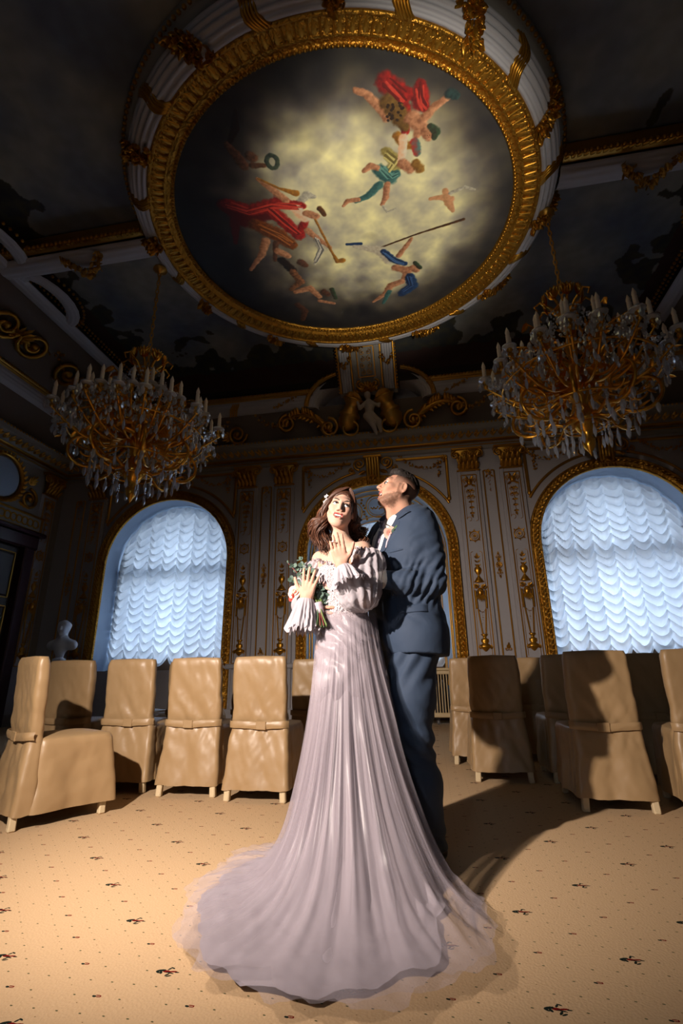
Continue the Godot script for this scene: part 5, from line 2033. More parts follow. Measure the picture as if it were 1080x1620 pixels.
	# sprays of leaf-shaped crystal through the middle
	for k in 420:
		var a := rng.randf() * TAU
		var r := rng.randf_range(0.2, 0.98)
		beads.add(drop, Transform3D(Basis(Vector3.UP, rng.randf() * TAU), Vector3(cos(a) * r, rng.randf_range(-0.62, 0.42) * (1.25 - r) + 0.04, sin(a) * r)))
	tag(obj("crystal_strand", beads, M.crystal, o), "", "", "", "stuff")
	# cast gilt leaves through the middle
	for k in 36:
		var a := TAU * k / 36
		var d := Vector3(cos(a), 0, sin(a))
		b = MB.new()
		var y := -0.25 + 0.22 * (k % 4)
		for s in 6: b.leaf(d * (0.2 + 0.08 * s) + Vector3(0, y + 0.035 * s, 0), d * 0.4 + Vector3(0, 0.8 - 0.4 * s, 0) + d.cross(Vector3.UP) * rng.randf_range(-0.6, 0.6), d.cross(Vector3.UP) + Vector3.UP * 0.4, 0.15, 0.07, 0.8)
		b.tube([d * 0.1 + Vector3(0, y, 0), d * 0.36 + Vector3(0, y + 0.1, 0), d * 0.6 + Vector3(0, y + 0.16, 0)], [0.009], 5)
		obj("gilt_leaf", b, M.bright_gold, o)
	return o

# ---------- covered chairs ----------
func cover_ring(hw: float, z0: float, z1: float, y: float, n: int, r: float) -> PackedVector3Array:
	# a rounded rectangle from z0 (front) to z1 (back), anticlockwise from above
	var row := PackedVector3Array()
	var hd := (z1 - z0) * 0.5
	var c := (z1 + z0) * 0.5
	r = minf(r, minf(hw, hd) * 0.95)
	var per := 4.0 * (hw + hd - 2.0 * r) + TAU * r
	for i in n:
		var s := per * i / n
		var p := Vector2.ZERO
		var lens := [2 * (hw - r), 0.5 * PI * r, 2 * (hd - r), 0.5 * PI * r, 2 * (hw - r), 0.5 * PI * r, 2 * (hd - r), 0.5 * PI * r]
		var k := 0
		while k < 7 and s > lens[k]:
			s -= lens[k]
			k += 1
		match k:
			0: p = Vector2(-hw + r + s, hd)
			1: p = Vector2(hw - r, hd - r) + Vector2(sin(s / r), cos(s / r)) * r
			2: p = Vector2(hw, hd - r - s)
			3: p = Vector2(hw - r, -hd + r) + Vector2(cos(s / r), -sin(s / r)) * r
			4: p = Vector2(hw - r - s, -hd)
			5: p = Vector2(-hw + r, -hd + r) + Vector2(-sin(s / r), -cos(s / r)) * r
			6: p = Vector2(-hw, -hd + r + s)
			7: p = Vector2(-hw + r, hd - r) + Vector2(-cos(s / r), sin(s / r)) * r
		row.append(Vector3(p.x, y, c + p.y))
	return row

func make_chair(sd: float, label: String) -> Node3D:
	var o := thing("covered_chair", label, "chair", Vector3.ZERO, 0.0, "banquet chairs in gold satin covers")
	var n := 104
	var b := MB.new()
	var rows := []
	var lv := 46
	for j in lv + 4:
		var t := clampf(float(j) / lv, 0, 1)
		var y := lerpf(0.075, 0.955, t)
		var low := clampf((0.5 - y) / 0.42, 0, 1)
		var hw := lerpf(0.212, 0.205, t) + 0.032 * low
		var zb := 0.02 + 0.03 * clampf((y - 0.5) / 0.45, 0, 1) + 0.05 * low
		var zf := zb - 0.075 - 0.06 * low
		if y > 0.90:
			var e := (y - 0.90) / 0.055
			hw -= 0.012 * e * e
			zb -= 0.012 * e * e
			zf += 0.012 * e * e
		var row := cover_ring(hw, zf, zb, y, n, 0.03)
		for i in n:
			var p := row[i]
			var out := Vector3(p.x * 0.2, 0, p.z - (zf + zb) * 0.5).normalized()
			var q := 0.0
			# creases that run down and out from the band
			var dd := absf(y - 0.49)
			q += 0.012 * noise.get_noise_3d(p.x * 4.0 + sd, y * 3.0 + p.x * 3.0, p.z * 3.0 + sd)
			q += 0.010 * noise2.get_noise_3d((p.x + y * 0.6) * 9.0 + sd, (y - p.x * 0.6) * 4.0, sd) * exp(-dd * 4.0)
			q += 0.008 * noise2.get_noise_3d((p.x - y * 0.7) * 10.0 - sd, (y + p.x * 0.7) * 4.0, sd + 5.0) * exp(-dd * 4.0)
			q -= 0.008 * exp(-dd * dd * 900.0)
			q += 0.006 * sin(p.x * 26.0 + sd * 2.0 + 2.0 * noise.get_noise_2d(p.x * 3.0, y * 3.0 + sd)) * low
			row[i] = p + out * q
			if j == 0: row[i].y += 0.012 * noise.get_noise_2d(p.x * 5.0 + sd, p.z * 5.0)
		if j > lv:
			var f := 1.0 - (j - lv) / 3.0
			for i in n: row[i] = Vector3(row[i].x * f, 0.955 + 0.008 * (1.0 - f), (row[i].z - (zf + zb) * 0.5) * f + (zf + zb) * 0.5)
		rows.append(row)
	b.rows(rows, true)
	obj("back_cover", b, M.satin, o)
	b = MB.new()
	rows = []
	lv = 26
	for j in lv + 5:
		var t := clampf(float(j) / lv, 0, 1)
		var y := lerpf(0.075, 0.475, t)
		var hw := lerpf(0.245, 0.212, t)
		var zf := lerpf(-0.53, -0.48, t)
		var zb := -0.03
		if t > 0.93:
			hw -= 0.012 * (t - 0.93) / 0.07
			zf += 0.012 * (t - 0.93) / 0.07
		var row := cover_ring(hw, zf, zb, y, n, 0.04)
		for i in n:
			var p := row[i]
			var out := Vector3(p.x, 0, (p.z + 0.26) * 0.9).normalized()
			var along := p.x + p.z
			var q := (1.0 - t) * 0.014 * sin(along * 17.0 + sd * 3.0 + 2.0 * noise.get_noise_2d(along * 2.0, y * 2.0 + sd)) + 0.012 * noise.get_noise_3d(p.x * 4.0, y * 4.0 + sd, p.z * 4.0)
			row[i] = p + out * q
		if j > lv:
			var f := 1.0 - (j - lv) / 4.0
			for i in n:
				var p := row[i]
				row[i] = Vector3(p.x * f, 0.475 + 0.02 * (1.0 - f * f), (p.z + 0.25) * f - 0.25)
		rows.append(row)
	b.rows(rows, true)
	obj("seat_cover", b, M.satin, o)
	# band sewn round the back with its ends overlapping
	b = MB.new()
	rows = []
	for j in 5:
		var y := 0.468 + 0.0115 * j
		var row := PackedVector3Array()
		for i in 41:
			var u := i / 40.0
			var x := lerpf(-0.222, 0.222, u)
			var e := absf(u - 0.5) * 2.0
			var z := 0.032 + 0.013 * (1.0 - pow(e, 8.0)) - 0.03 * pow(e, 14.0) + 0.006 * sin(j / 4.0 * PI) + 0.004 * noise.get_noise_2d(x * 8.0 + sd, y * 30.0)
			row.append(Vector3(x, y + 0.006 * noise.get_noise_2d(x * 4.0 + sd, 2.0) - 0.01 * (1.0 - e), z))
		rows.append(row)
	b.rows(rows)
	b.box(Vector3(0.03 * sin(sd), 0.483, 0.05), Vector3(0.075, 0.056, 0.012), Basis(Vector3(0, 0, 1), 0.06 * sin(sd * 3.0)), 0.004)
	obj("sash", b, M.satin, o)
	for s in [-1.0, 1.0]:
		for f in 2:
			b = MB.new()
			var z := 0.03 if f == 0 else -0.47
			b.box(Vector3(s * 0.2, 0.045, z + 0.01), Vector3(0.042, 0.09, 0.04), Basis(Vector3(0, 0, 1), s * 0.06), 0.006)
			b.box(Vector3(s * 0.178, 0.26, z - 0.04 if f == 0 else z + 0.03), Vector3(0.04, 0.36, 0.035), Basis.IDENTITY, 0.006)
			b.box(Vector3(s * 0.203, 0.012, z + 0.014), Vector3(0.036, 0.024, 0.036), Basis.IDENTITY, 0.006)
			obj("leg", b, M.leg_paint, o)
	return o

func build_chairs() -> void:
	var a := make_chair(1.3, "gold satin covered chair in the front row nearest the bride's skirt")
	a.position = Vector3(-1.265, 0, -3.66)
	var b := make_chair(6.1, "gold satin covered chair at the left edge, turned so its seat side shows")
	b.position = Vector3(-2.565, 0, -2.94)
	b.rotation.y = deg_to_rad(-32)
	var c := make_chair(11.7, "gold satin covered chair half in shadow, largest in front on the right")
	c.position = Vector3(1.075, 0, -3.70)
	dup(c, "gold satin covered chair in the middle of the front left row", Vector3(-1.815, 0, -3.74), 0.06)
	dup(a, "gold satin covered chair with a square shadow, just right of the turned one", Vector3(-2.40, 0, -3.80), 0.04)
	dup(b, "gold satin covered chair mostly hidden behind the turned chair at left", Vector3(-2.98, 0, -3.84), 0.02)
	dup(a, "gold satin covered chair cut by the right edge of the picture", Vector3(1.665, 0, -3.62), -0.10)
	dup(b, "dark gold satin covered chair in the groom's shadow, right of the aisle", Vector3(0.495, 0, -4.50), 0.0)
	dup(c, "dark gold satin covered chair between the groom's shadow and the big right chair", Vector3(1.09, 0, -4.52), 0.0)
	dup(a, "dark gold satin covered chair seen through the gap at far right", Vector3(1.70, 0, -4.55), 0.0)
	dup(c, "brightly lit gold satin covered chair edge beside the radiator grille", Vector3(0.36, 0, -5.25), 0.0)
	dup(b, "gold satin covered chair in the third row behind the dark right chairs", Vector3(0.97, 0, -5.5), 0.0)
	dup(c, "lit gold satin covered chair in the second row next to the bride's hip", Vector3(-1.10, 0, -4.68), 0.0)
	dup(b, "gold satin covered chair in the second row behind the one nearest the bride", Vector3(-1.70, 0, -4.72), 0.0)
	dup(a, "gold satin covered chair in the second row left of centre", Vector3(-2.38, 0, -4.74), 0.0)
	dup(b, "gold satin covered chair in the second row at far left", Vector3(-3.05, 0, -4.78), 0.0)

# ---------- marble bust in the left corner ----------
func build_bust() -> void:
	var t := thing("bust", "pale marble bust in the dark left corner by the window", "bust", Vector3(-6.2, 1.12, -7.6))
	var f := Field.new()
	f.ell(Vector3(0, 0.50, 0), Vector3(0.095, 0.125, 0.11))
	f.ell(Vector3(0.03, 0.44, 0.06), Vector3(0.055, 0.08, 0.06))
	f.cone(Vector3(0.035, 0.5, 0.12), 0.014, Vector3(0.04, 0.46, 0.135), 0.018, 0.02)
	f.cone(Vector3(0.02, 0.38, 0.09), 0.02, Vector3(0.03, 0.38, 0.1), 0.02, 0.03)
	f.cone(Vector3(0, 0.44, -0.01), 0.062, Vector3(0, 0.3, -0.02), 0.07, 0.03)
	f.cone(Vector3(-0.2, 0.2, -0.02), 0.075, Vector3(0.2, 0.2, -0.02), 0.075, 0.05)
	f.cone(Vector3(0, 0.3, -0.02), 0.06, Vector3(0.17, 0.22, -0.02), 0.07, 0.05)
	f.cone(Vector3(0, 0.3, -0.02), 0.06, Vector3(-0.17, 0.22, -0.02), 0.07, 0.05)
	f.cone(Vector3(0, 0.2, 0.02), 0.12, Vector3(0, 0.02, 0.0), 0.06, 0.06)
	for k in 12: f.ell(Vector3(0.07 * cos(k * 0.55 + 2.6), 0.54 + 0.025 * sin(k * 1.9), 0.085 * sin(k * 0.55 + 2.6) - 0.02), Vector3(0.03, 0.035, 0.03), Basis.IDENTITY, 0.02)
	var b := MB.new()
	f.nets(0.012, b)
	obj("head", b, M.marble, t)
	b = MB.new()
	b.lathe([Vector2(0, 0.04), Vector2(0.05, 0.03), Vector2(0.06, 0.0), Vector2(0.1, -0.02), Vector2(0.11, -0.06), Vector2(0, -0.06)], 16)
	obj("socle", b, M.marble, t)
	var ped := thing("pedestal", "dark pedestal under the marble bust in the left corner", "pedestal", Vector3(-6.2, 0, -7.6))
	b = MB.new()
	b.box(Vector3(0, 0.03, 0), Vector3(0.44, 0.06, 0.44), Basis.IDENTITY, 0.01)
	b.box(Vector3(0, 0.53, 0), Vector3(0.34, 0.94, 0.34), Basis.IDENTITY, 0.01)
	b.box(Vector3(0, 1.03, 0), Vector3(0.42, 0.06, 0.42), Basis.IDENTITY, 0.015)
	obj("column", b, M.purple_marble, ped)

# ---------- people ----------
const EYE := Vector3(0, 0.84, 0)

func person_materials() -> void:
	var s := mat("skin", Color(1, 1, 1), 0.6)
	s.vertex_color_use_as_albedo = true
	s.metallic_specular = 0.35
	s.subsurf_scatter_enabled = true
	s.subsurf_scatter_strength = 0.12
	var su := mat("suit_wool", Color(0.15, 0.21, 0.295), 0.8)
	su.rim_enabled = true
	su.rim = 0.25
	su.normal_enabled = true
	su.normal_scale = 0.12
	su.normal_texture = noise_tex(0.22, true, 6.0, Color.BLACK, Color.WHITE, 256, 31, 2)
	su.uv1_triplanar = true
	su.uv1_scale = Vector3.ONE * 14.0
	mat("shirt", Color(0.88, 0.86, 0.84), 0.7)
	mat("tie", Color(0.46, 0.43, 0.50), 0.45)
	mat("tie_stripe", Color(0.72, 0.69, 0.74), 0.45)
	mat("shoe_leather", Color(0.03, 0.025, 0.025), 0.3)
	var h := mat("hair_brown", Color(0.28, 0.165, 0.11), 0.5)
	h.vertex_color_use_as_albedo = false
	mat("hair_auburn", Color(0.44, 0.28, 0.19), 0.48)
	mat("hair_dark", Color(0.11, 0.075, 0.055), 0.75)
	var dr := mat("gown_satin", Color(0.61, 0.575, 0.605), 0.36)
	dr.rim_enabled = true
	dr.rim = 0.3
	mat("train_satin", Color(0.50, 0.475, 0.54), 0.45)
	var lace := mat("lace", Color(0.74, 0.69, 0.71), 0.65)
	lace.normal_enabled = true
	lace.normal_scale = 1.2
	lace.normal_texture = noise_tex(0.09, true, 14.0, Color.BLACK, Color.WHITE, 256, 41, 3)
	lace.uv1_triplanar = true
	lace.uv1_scale = Vector3.ONE * 6.0
	for q in [["tulle", 0.27], ["tulle_sleeve", 0.72], ["tulle_cuff", 0.80]]:
		var t := StandardMaterial3D.new()
		t.resource_name = q[0]
		t.albedo_color = (Color(0.66, 0.62, 0.65, q[1]) if q[0] == "tulle" else Color(0.70, 0.672, 0.70, q[1]))
		t.transparency = BaseMaterial3D.TRANSPARENCY_ALPHA
		t.roughness = 0.75
		t.metallic_specular = 0.1
		t.backlight_enabled = true
		t.backlight = Color(0.3, 0.29, 0.3)
		M[q[0]] = t
	mat("pearl", Color(0.90, 0.88, 0.88), 0.2, 0.1)
	mat("tooth", Color(0.92, 0.90, 0.86), 0.3)
	mat("eye_white", Color(0.86, 0.85, 0.84), 0.2)
	mat("iris_brown", Color(0.10, 0.06, 0.04), 0.15)
	mat("silver", Color(0.92, 0.92, 0.94), 0.15, 0.2)
	mat("leaf_eucalyptus", Color(0.30, 0.38, 0.34), 0.6)
	mat("leaf_green", Color(0.20, 0.32, 0.16), 0.55)
	mat("stem_green", Color(0.36, 0.44, 0.22), 0.6)
	mat("stem_red", Color(0.42, 0.14, 0.12), 0.6)
	mat("rose_pink", Color(0.88, 0.68, 0.62), 0.6)
	mat("rose_red", Color(0.72, 0.22, 0.18), 0.6)
	mat("ribbon", Color(0.66, 0.60, 0.64), 0.4)

func frame_of(fwd: Vector3, up: Vector3) -> Basis:
	# x to the person's left, y up, z ahead
	fwd = fwd.normalized()
	var l := up.cross(fwd).normalized()
	return Basis(l, fwd.cross(l).normalized(), fwd)

func skin_of(p: Vector3, base: Color) -> Color:
	var f := 1.0 + 0.06 * noise.get_noise_3dv(p * 14.0)
	return Color(base.r * f, base.g * f * f, base.b * f * f)  # vertex colours are linear

# lips in head space: [corner, middle, thickness in the middle]; the corners are drawn up by the smile
func lip_lines(open: float) -> Array:
	return [[Vector3(-0.027, -0.0470, 0.079), Vector3(-0.010, -0.0535, 0.092), 0.0058], [Vector3(-0.010, -0.0535, 0.092), Vector3(0.010, -0.0535, 0.092), 0.0062], [Vector3(0.027, -0.0470, 0.079), Vector3(0.010, -0.0535, 0.092), 0.0058],
		[Vector3(-0.027, -0.0482, 0.078), Vector3(-0.012, -0.061 - open, 0.0885), 0.0068], [Vector3(-0.012, -0.061 - open, 0.0885), Vector3(0.012, -0.061 - open, 0.0885), 0.0072], [Vector3(0.027, -0.0482, 0.078), Vector3(0.012, -0.061 - open, 0.0885), 0.0068]]

func lip_near(q: Vector3, open: float) -> float:
	var d := 9.0
	for g in lip_lines(open):
		d = minf(d, q.distance_to(Geometry3D.get_closest_point_to_segment(q, g[0], g[1])) - 0.0058)
	return d

# head: local frame x to the left ear, y up, z to the nose; s scales it
func head_field(t: Transform3D, s: float, man: bool, grin: float) -> Field:
	var f := Field.new()
	var bs := t.basis
	var pt := func(x: float, y: float, z: float) -> Vector3: return t * (Vector3(x, y, z) * s)
	f.ell(pt.call(0, 0.035, -0.02), Vector3(0.073, 0.084, 0.095) * s, bs, 0.03 * s)
	f.ell(pt.call(0, -0.03, 0.03), Vector3(0.058, 0.078, 0.062) * s, bs, 0.03 * s)
	var jw := 0.056 if man else 0.050
	for d in [-1.0, 1.0]:
		f.cone(pt.call(d * jw, -0.045, 0.0), 0.022 * s, pt.call(d * 0.018, -0.098, 0.062), 0.016 * s, 0.028 * s)
		f.ell(pt.call(d * 0.042, -0.012, 0.058), Vector3(0.022, 0.018, 0.022) * s, bs, 0.022 * s)
		# smiling cheek
		f.ell(pt.call(d * 0.036, -0.034, 0.070), Vector3(0.018, 0.017, 0.016) * s, bs, 0.016 * s)
	f.ell(pt.call(0, -0.100, 0.064), Vector3(0.020, 0.016, 0.017) * s, bs, 0.022 * s)
	f.cone(pt.call(-0.04, 0.032, 0.072), 0.011 * s, pt.call(0.04, 0.032, 0.072), 0.011 * s, 0.022 * s)
	for d in [-1.0, 1.0]:
		f.ell(pt.call(d * 0.031, 0.010, 0.096), Vector3(0.017, 0.010, 0.013) * s, bs, 0.012 * s, 1)
	# nose
	f.cone(pt.call(0, 0.020, 0.084), 0.008 * s, pt.call(0, -0.024, 0.112 if man else 0.106), 0.0095 * s, 0.012 * s)
	for d in [-1.0, 1.0]:
		f.ell(pt.call(d * 0.011, -0.030, 0.097), Vector3(0.0085, 0.008, 0.011) * s, bs, 0.006 * s)
		f.ell(pt.call(d * 0.007, -0.039, 0.101), Vector3(0.004, 0.004, 0.005) * s, bs, 0.003 * s, 1)
	# mouth: lips round an opening
	var open := grin
	var wide := 1.0 if man else 1.16
	var lips := lip_lines(open)
	var thick := 0.82 if man else 0.95
	for g in lips:
		f.cone(pt.call(g[0].x * wide, g[0].y, g[0].z), 0.0045 * s * thick, pt.call(g[1].x * wide, g[1].y, g[1].z), g[2] * s * thick, 0.007 * s)
	f.ell(pt.call(0, -0.0575 - open * 0.55, 0.094), Vector3(0.0235 * wide, 0.0035 + open * 0.55, 0.026) * s, bs, 0.004 * s, 1)
	# ears
	for d in [-1.0, 1.0]:
		f.ell(pt.call(d * 0.078, -0.004, -0.016), Vector3(0.009, 0.032, 0.019) * s, bs * Basis(Vector3(0, 1, 0), d * -0.35), 0.008 * s)
		f.ell(pt.call(d * 0.086, 0.0, -0.014), Vector3(0.006, 0.019, 0.011) * s, bs * Basis(Vector3(0, 1, 0), d * -0.35), 0.004 * s, 1)
	return f

func face_parts(o: Node3D, t: Transform3D, s: float, look: Vector3, grin: float, squint: float) -> void:
	var bs := t.basis
	for d in [-1.0, 1.0]:
		var c: Vector3 = t * (Vector3(d * 0.031, 0.009, 0.0725) * s)
		var b := MB.new()
		b.ball(c, Vector3.ONE * 0.0142 * s, bs, 14, 10)
		var e := obj("eye", b, M.eye_white, o)
		b = MB.new()
		var g: Vector3 = (bs.z + look).normalized()
		b.ball(c + g * 0.0108 * s, Vector3(0.0076, 0.0076, 0.0042) * s, frame_of(g, bs.y), 12, 8)
		obj("iris", b, M.iris_brown, e)
		# lids and brow
		b = MB.new()
		var up := []
		var lo := []
		var br := []
		for k in 9:
			var u := k / 8.0 * 2.0 - 1.0
			var zz = 0.088 - 0.007 * u * u - (0.003 * u * d if d > 0 else 0.003 * u * d)
			up.append(t * (Vector3(d * 0.031 + u * 0.0165, 0.0165 - squint - 0.007 * u * u, zz) * s))
			lo.append(t * (Vector3(d * 0.031 + u * 0.0155, 0.0005 + squint * 0.8 + 0.004 * u * u, zz - 0.0015) * s))
			br.append(t * (Vector3(d * 0.033 + u * 0.021, 0.034 - 0.006 * u * u + 0.003 * u * d, 0.0885 - 0.009 * u * u - 0.006 * u * d) * s))
		b.tube(up, [0.0022 * s, 0.003 * s, 0.003 * s, 0.003 * s, 0.003 * s, 0.003 * s, 0.003 * s, 0.003 * s, 0.0022 * s], 6)
		obj("lash_line", b, M.hair_dark, o)
		b = MB.new()
		b.tube(br, [0.0012 * s, 0.002 * s, 0.0025 * s, 0.0028 * s, 0.0028 * s, 0.0028 * s, 0.0025 * s, 0.002 * s, 0.0012 * s], 6)
		obj("eyebrow", b, M.hair_dark, o)
	var b := MB.new()
	for k in 10:
		var a := (k - 4.5) * 0.13
		var p := Vector3(sin(a) * 0.036, -0.0600 + 0.004 * absf(a), 0.050 + cos(a) * 0.036)
		b.box(t * (p * s), Vector3(0.0050, 0.0095, 0.003) * s, bs * Basis(Vector3.UP, a), 0.0009 * s)
	obj("teeth", b, M.tooth, o)
	if grin > 0.01:
		b = MB.new()
		for k in 8:
			var a := (k - 3.5) * 0.13
			var p := Vector3(sin(a) * 0.030, -0.0655 - grin * 0.95, 0.050 + cos(a) * 0.032)
			b.box(t * (p * s), Vector3(0.004, 0.006, 0.003) * s, bs * Basis(Vector3.UP, a), 0.001 * s)
		obj("lower_teeth", b, M.tooth, o)

# hand: wrist, direction of the fingers, back of the hand, thumb side; curl per finger
func hand(f: Field, wrist: Vector3, dirn: Vector3, back: Vector3, thumb: Vector3, s: float, curl: Array, spread := 0.12, thumb_curl := 0.3) -> void:
	dirn = dirn.normalized()
	thumb = (thumb - dirn * thumb.dot(dirn)).normalized()
	back = dirn.cross(thumb) * signf(dirn.cross(thumb).dot(back))
	var lens := [0.072, 0.080, 0.075, 0.058]
	var ofs := [0.030, 0.010, -0.010, -0.029]
	var klen := [0.086, 0.089, 0.085, 0.078]
	f.cone(wrist - dirn * 0.02 * s, 0.024 * s, wrist + dirn * 0.02 * s, 0.024 * s, 0.015 * s)
	f.cone(wrist + thumb * 0.010 * s, 0.022 * s, wrist - thumb * 0.010 * s, 0.022 * s, 0.012 * s)
	for k in 4:
		var root: Vector3 = wrist + thumb * ofs[k] * 0.6 * s + dirn * 0.01 * s
		var kn: Vector3 = wrist + (dirn * klen[k] + thumb * ofs[k]) * s
		f.cone(root, 0.018 * s, kn, 0.0105 * s, 0.010 * s)
		var d := (dirn + thumb * (spread * (1.5 - k))).normalized()
		var p := kn
		var r := 0.0092 * s if k < 3 else 0.0080 * s
		var seg := [0.45, 0.31, 0.24]
		var bend: float = curl[k]
		for q in 3:
			d = (d * cos(bend * (0.7 if q == 0 else 1.0)) - back * sin(bend * (0.7 if q == 0 else 1.0))).normalized()
			var e: Vector3 = p + d * lens[k] * seg[q] * s
			f.cone(p, r * (1.0 - 0.08 * q), e, r * (0.93 - 0.1 * q), 0.0035 * s)
			p = e
	var tb := wrist + (dirn * 0.022 + thumb * 0.02) * s
	var td := (dirn * 0.62 + thumb * 0.75 - back * thumb_curl).normalized()
	var t1 := tb + td * 0.044 * s
	f.cone(tb, 0.0165 * s, t1, 0.0115 * s, 0.012 * s)
	td = (td + dirn * 0.45 - back * thumb_curl * 0.5).normalized()
	var t2 := t1 + td * 0.032 * s
	f.cone(t1, 0.011 * s, t2, 0.0098 * s, 0.004 * s)
	td = (td + dirn * 0.3 - back * thumb_curl * 0.5).normalized()
	f.cone(t2, 0.0098 * s, t2 + td * 0.026 * s, 0.0078 * s, 0.003 * s)

# cloth laid on a surface: rows of [left, right] view directions, each point put where it meets the field
func laid(b: MB, f: Field, pairs: Array, across: int, lift: float, bulge := 0.0) -> void:
	var r := []
	var m := pairs.size()
	for j in m:
		var row := PackedVector3Array()
		for i in across + 1:
			var t := float(i) / across
			var d: Vector3 = (pairs[j][0] as Vector3).lerp(pairs[j][1], t).normalized()
			var p := f.hit(EYE + d * 2.6, d)
			var edge := i == 0 or i == across or j == 0 or j == m - 1
			row.append(p - d * (-0.004 if edge else lift + bulge * sin(t * PI)))
		r.append(row)
	b.rows(r)

func between(a: Array, n: int) -> Array:
	# more rows between the given pairs
	var out := []
	for k in a.size() - 1:
		for q in n:
			var t := float(q) / n
			out.append([(a[k][0] as Vector3).lerp(a[k + 1][0], t), (a[k][1] as Vector3).lerp(a[k + 1][1], t)])
	out.append(a[a.size() - 1])
	return out

func person_root(label: String, at: Vector3, b: MB) -> MeshInstance3D:
	# the body is the root's own mesh; its vertices are moved to the root's frame
	for i in b.v.size(): b.v[i] -= at
	var o := MeshInstance3D.new()
	o.mesh = b.mesh()
	o.mesh.surface_set_material(0, M.skin)
	o.name = numbered("person")
	o.position = at
	add_child(o)
	tag(o, label, "person")
	return o

func part(called: String, b: MB, m: Material, o: Node3D) -> MeshInstance3D:
	for i in b.v.size(): b.v[i] -= o.position
	return obj(called, b, m, o)

func settle(o: Node3D, from: int) -> void:
	# parts made in world space are brought into the person's frame
	for k in range(from, o.get_child_count()): (o.get_child(k) as Node3D).position -= o.position

func build_groom() -> void:
	person_materials()
	var body := MB.new()
	var skin := Color(0.50, 0.27, 0.185)
	var hz := -2.66
	var ht := Transform3D(frame_of(Vector3(-0.88, 0.36, 0.30), Vector3(0.10, 1, -0.06)), Vector3(-0.1358, 1.8311, -2.66))
	var hs := 1.02
	var hf := head_field(ht, hs, true, 0.021)
	hf.cone(ht * Vector3(0, -0.045, -0.025), 0.056, Vector3(-0.1063, 1.6688, -2.7), 0.066, 0.03)
	hf.cone(ht * Vector3(0, -0.08, 0.03), 0.03, Vector3(-0.1702, 1.667, -2.68), 0.045, 0.03)
	var inv := ht.affine_inverse()
	var hairc := Color(0.012, 0.008, 0.006)
	var beard := Color(0.10, 0.05, 0.03)
	var lip := Color(0.34, 0.09, 0.08)
	var paint_head := func(p: Vector3) -> Color:
		var q: Vector3 = (inv * p) / hs
		var c := skin_of(p, skin)
		var n1 := noise2.get_noise_3dv(p * 60.0) * 0.006 + noise.get_noise_3dv(p * 240.0) * 0.005
		var jaw := q.y + 0.40 * (q.z - 0.09) + n1
		# beard: jaw and chin, with a moustache, shaved thin towards the cheek
		var bd := smoothstep(-0.014, 0.004, q.z + n1) * smoothstep(-0.034, -0.046, q.y + n1) * smoothstep(0.008, -0.008, q.y + 0.075 - 0.62 * (0.075 - q.z) + n1 * 2.0) * smoothstep(-0.128, -0.108, q.y + n1)
		c = c.lerp(beard, bd * clampf(0.72 + n1 * 30.0, 0, 1))
		if absf(q.x) < 0.028 and q.y < -0.043 and q.y > -0.053 and q.z > 0.075: c = c.lerp(beard, 0.6)
		if absf(q.x) < 0.02 and q.y < -0.098 and q.z > 0.06: c = c.lerp(beard, 0.65)
		if q.z > -0.012 and q.z < 0.016 and q.y < 0.02 and q.y > -0.05 and absf(q.x) > 0.05: c = c.lerp(beard, 0.5)
		if absf(q.x) < 0.027 and q.z > 0.075 and absf(q.y + 0.068) < 0.024:
			var ln := lip_near(q, 0.021)
			c = c.lerp(lip, 0.75 * smoothstep(0.0022, 0.0, ln))
			if q.z < 0.081 and absf(q.x) < 0.022 and q.y < -0.054 and q.y > -0.082 and ln > 0.0: c = Color(0.07, 0.012, 0.012)
		# hair: short at the sides, thick on top
		var line := 0.066 - 0.5 * clampf(q.z - 0.055, -0.2, 0.05)
		var side := smoothstep(0.052, 0.036, q.z + n1 * 2.0) * smoothstep(-0.02, 0.05, q.y + n1 * 2.0)
		if q.z < -0.028: side = maxf(side, smoothstep(-0.075, -0.03, q.y + n1 * 2.0))
		if absf(q.x) > 0.072 and q.z < 0.008 and q.z > -0.04 and q.y < 0.03: side = 0.0
		if q.y > line + n1: side = 1.0
		c = c.lerp(hairc, side * (0.55 + 0.45 * smoothstep(0.03, 0.075, q.y - q.z * 0.3)))
		return c
	hf.nets(0.0036, body, paint_head)
	# left hand that holds her arm, right hand round her waist
	var lf := Field.new()
	hand(lf, Vector3(-0.2686, 1.2936, -2.45), Vector3(-0.3105, 1.3462, -2.41) - Vector3(-0.2686, 1.2936, -2.45), Vector3(0.3, 0.55, 0.8), Vector3(-0.2, 0.6, -0.5), 1.08, [0.75, 0.8, 0.85, 0.9], 0.05, 0.6)
	lf.nets(0.0038, body, func(p: Vector3) -> Color: return skin_of(p, skin))
	var rf := Field.new()
	hand(rf, Vector3(-0.6304, 1.1365, -2.475), Vector3(-0.4866, 1.1056, -2.405) - Vector3(-0.6304, 1.1365, -2.475), Vector3(-0.3, 0.1, 0.9), Vector3(0.05, 1.0, 0.0), 1.05, [0.18, 0.25, 0.3, 0.35], 0.10, 0.6)
	rf.nets(0.0038, body, func(p: Vector3) -> Color: return skin_of(p, skin))
	# the body under the clothes
	var lx := Vector3(0.66, 0, 0.75)
	var bf := Field.new()
	for d in [-1.0, 1.0]:
		bf.chain([Vector3(-0.1118, 1.5638, -2.7) + lx * d * 0.09, Vector3(-0.1301, 1.2072, -2.7) + lx * d * 0.07, Vector3(-0.1432, 0.9411, -2.69) + lx * d * 0.07], [0.10, 0.09, 0.10], 0.08)
	bf.cone(Vector3(-0.1056, 1.684, -2.7), 0.055, Vector3(-0.1118, 1.5638, -2.7), 0.075, 0.05)
	var shL := Vector3(-0.0035, 1.5552, -2.585)
	var elL := Vector3(0.0306, 1.2688, -2.53)
	var wrL := Vector3(-0.2401, 1.2932, -2.455)
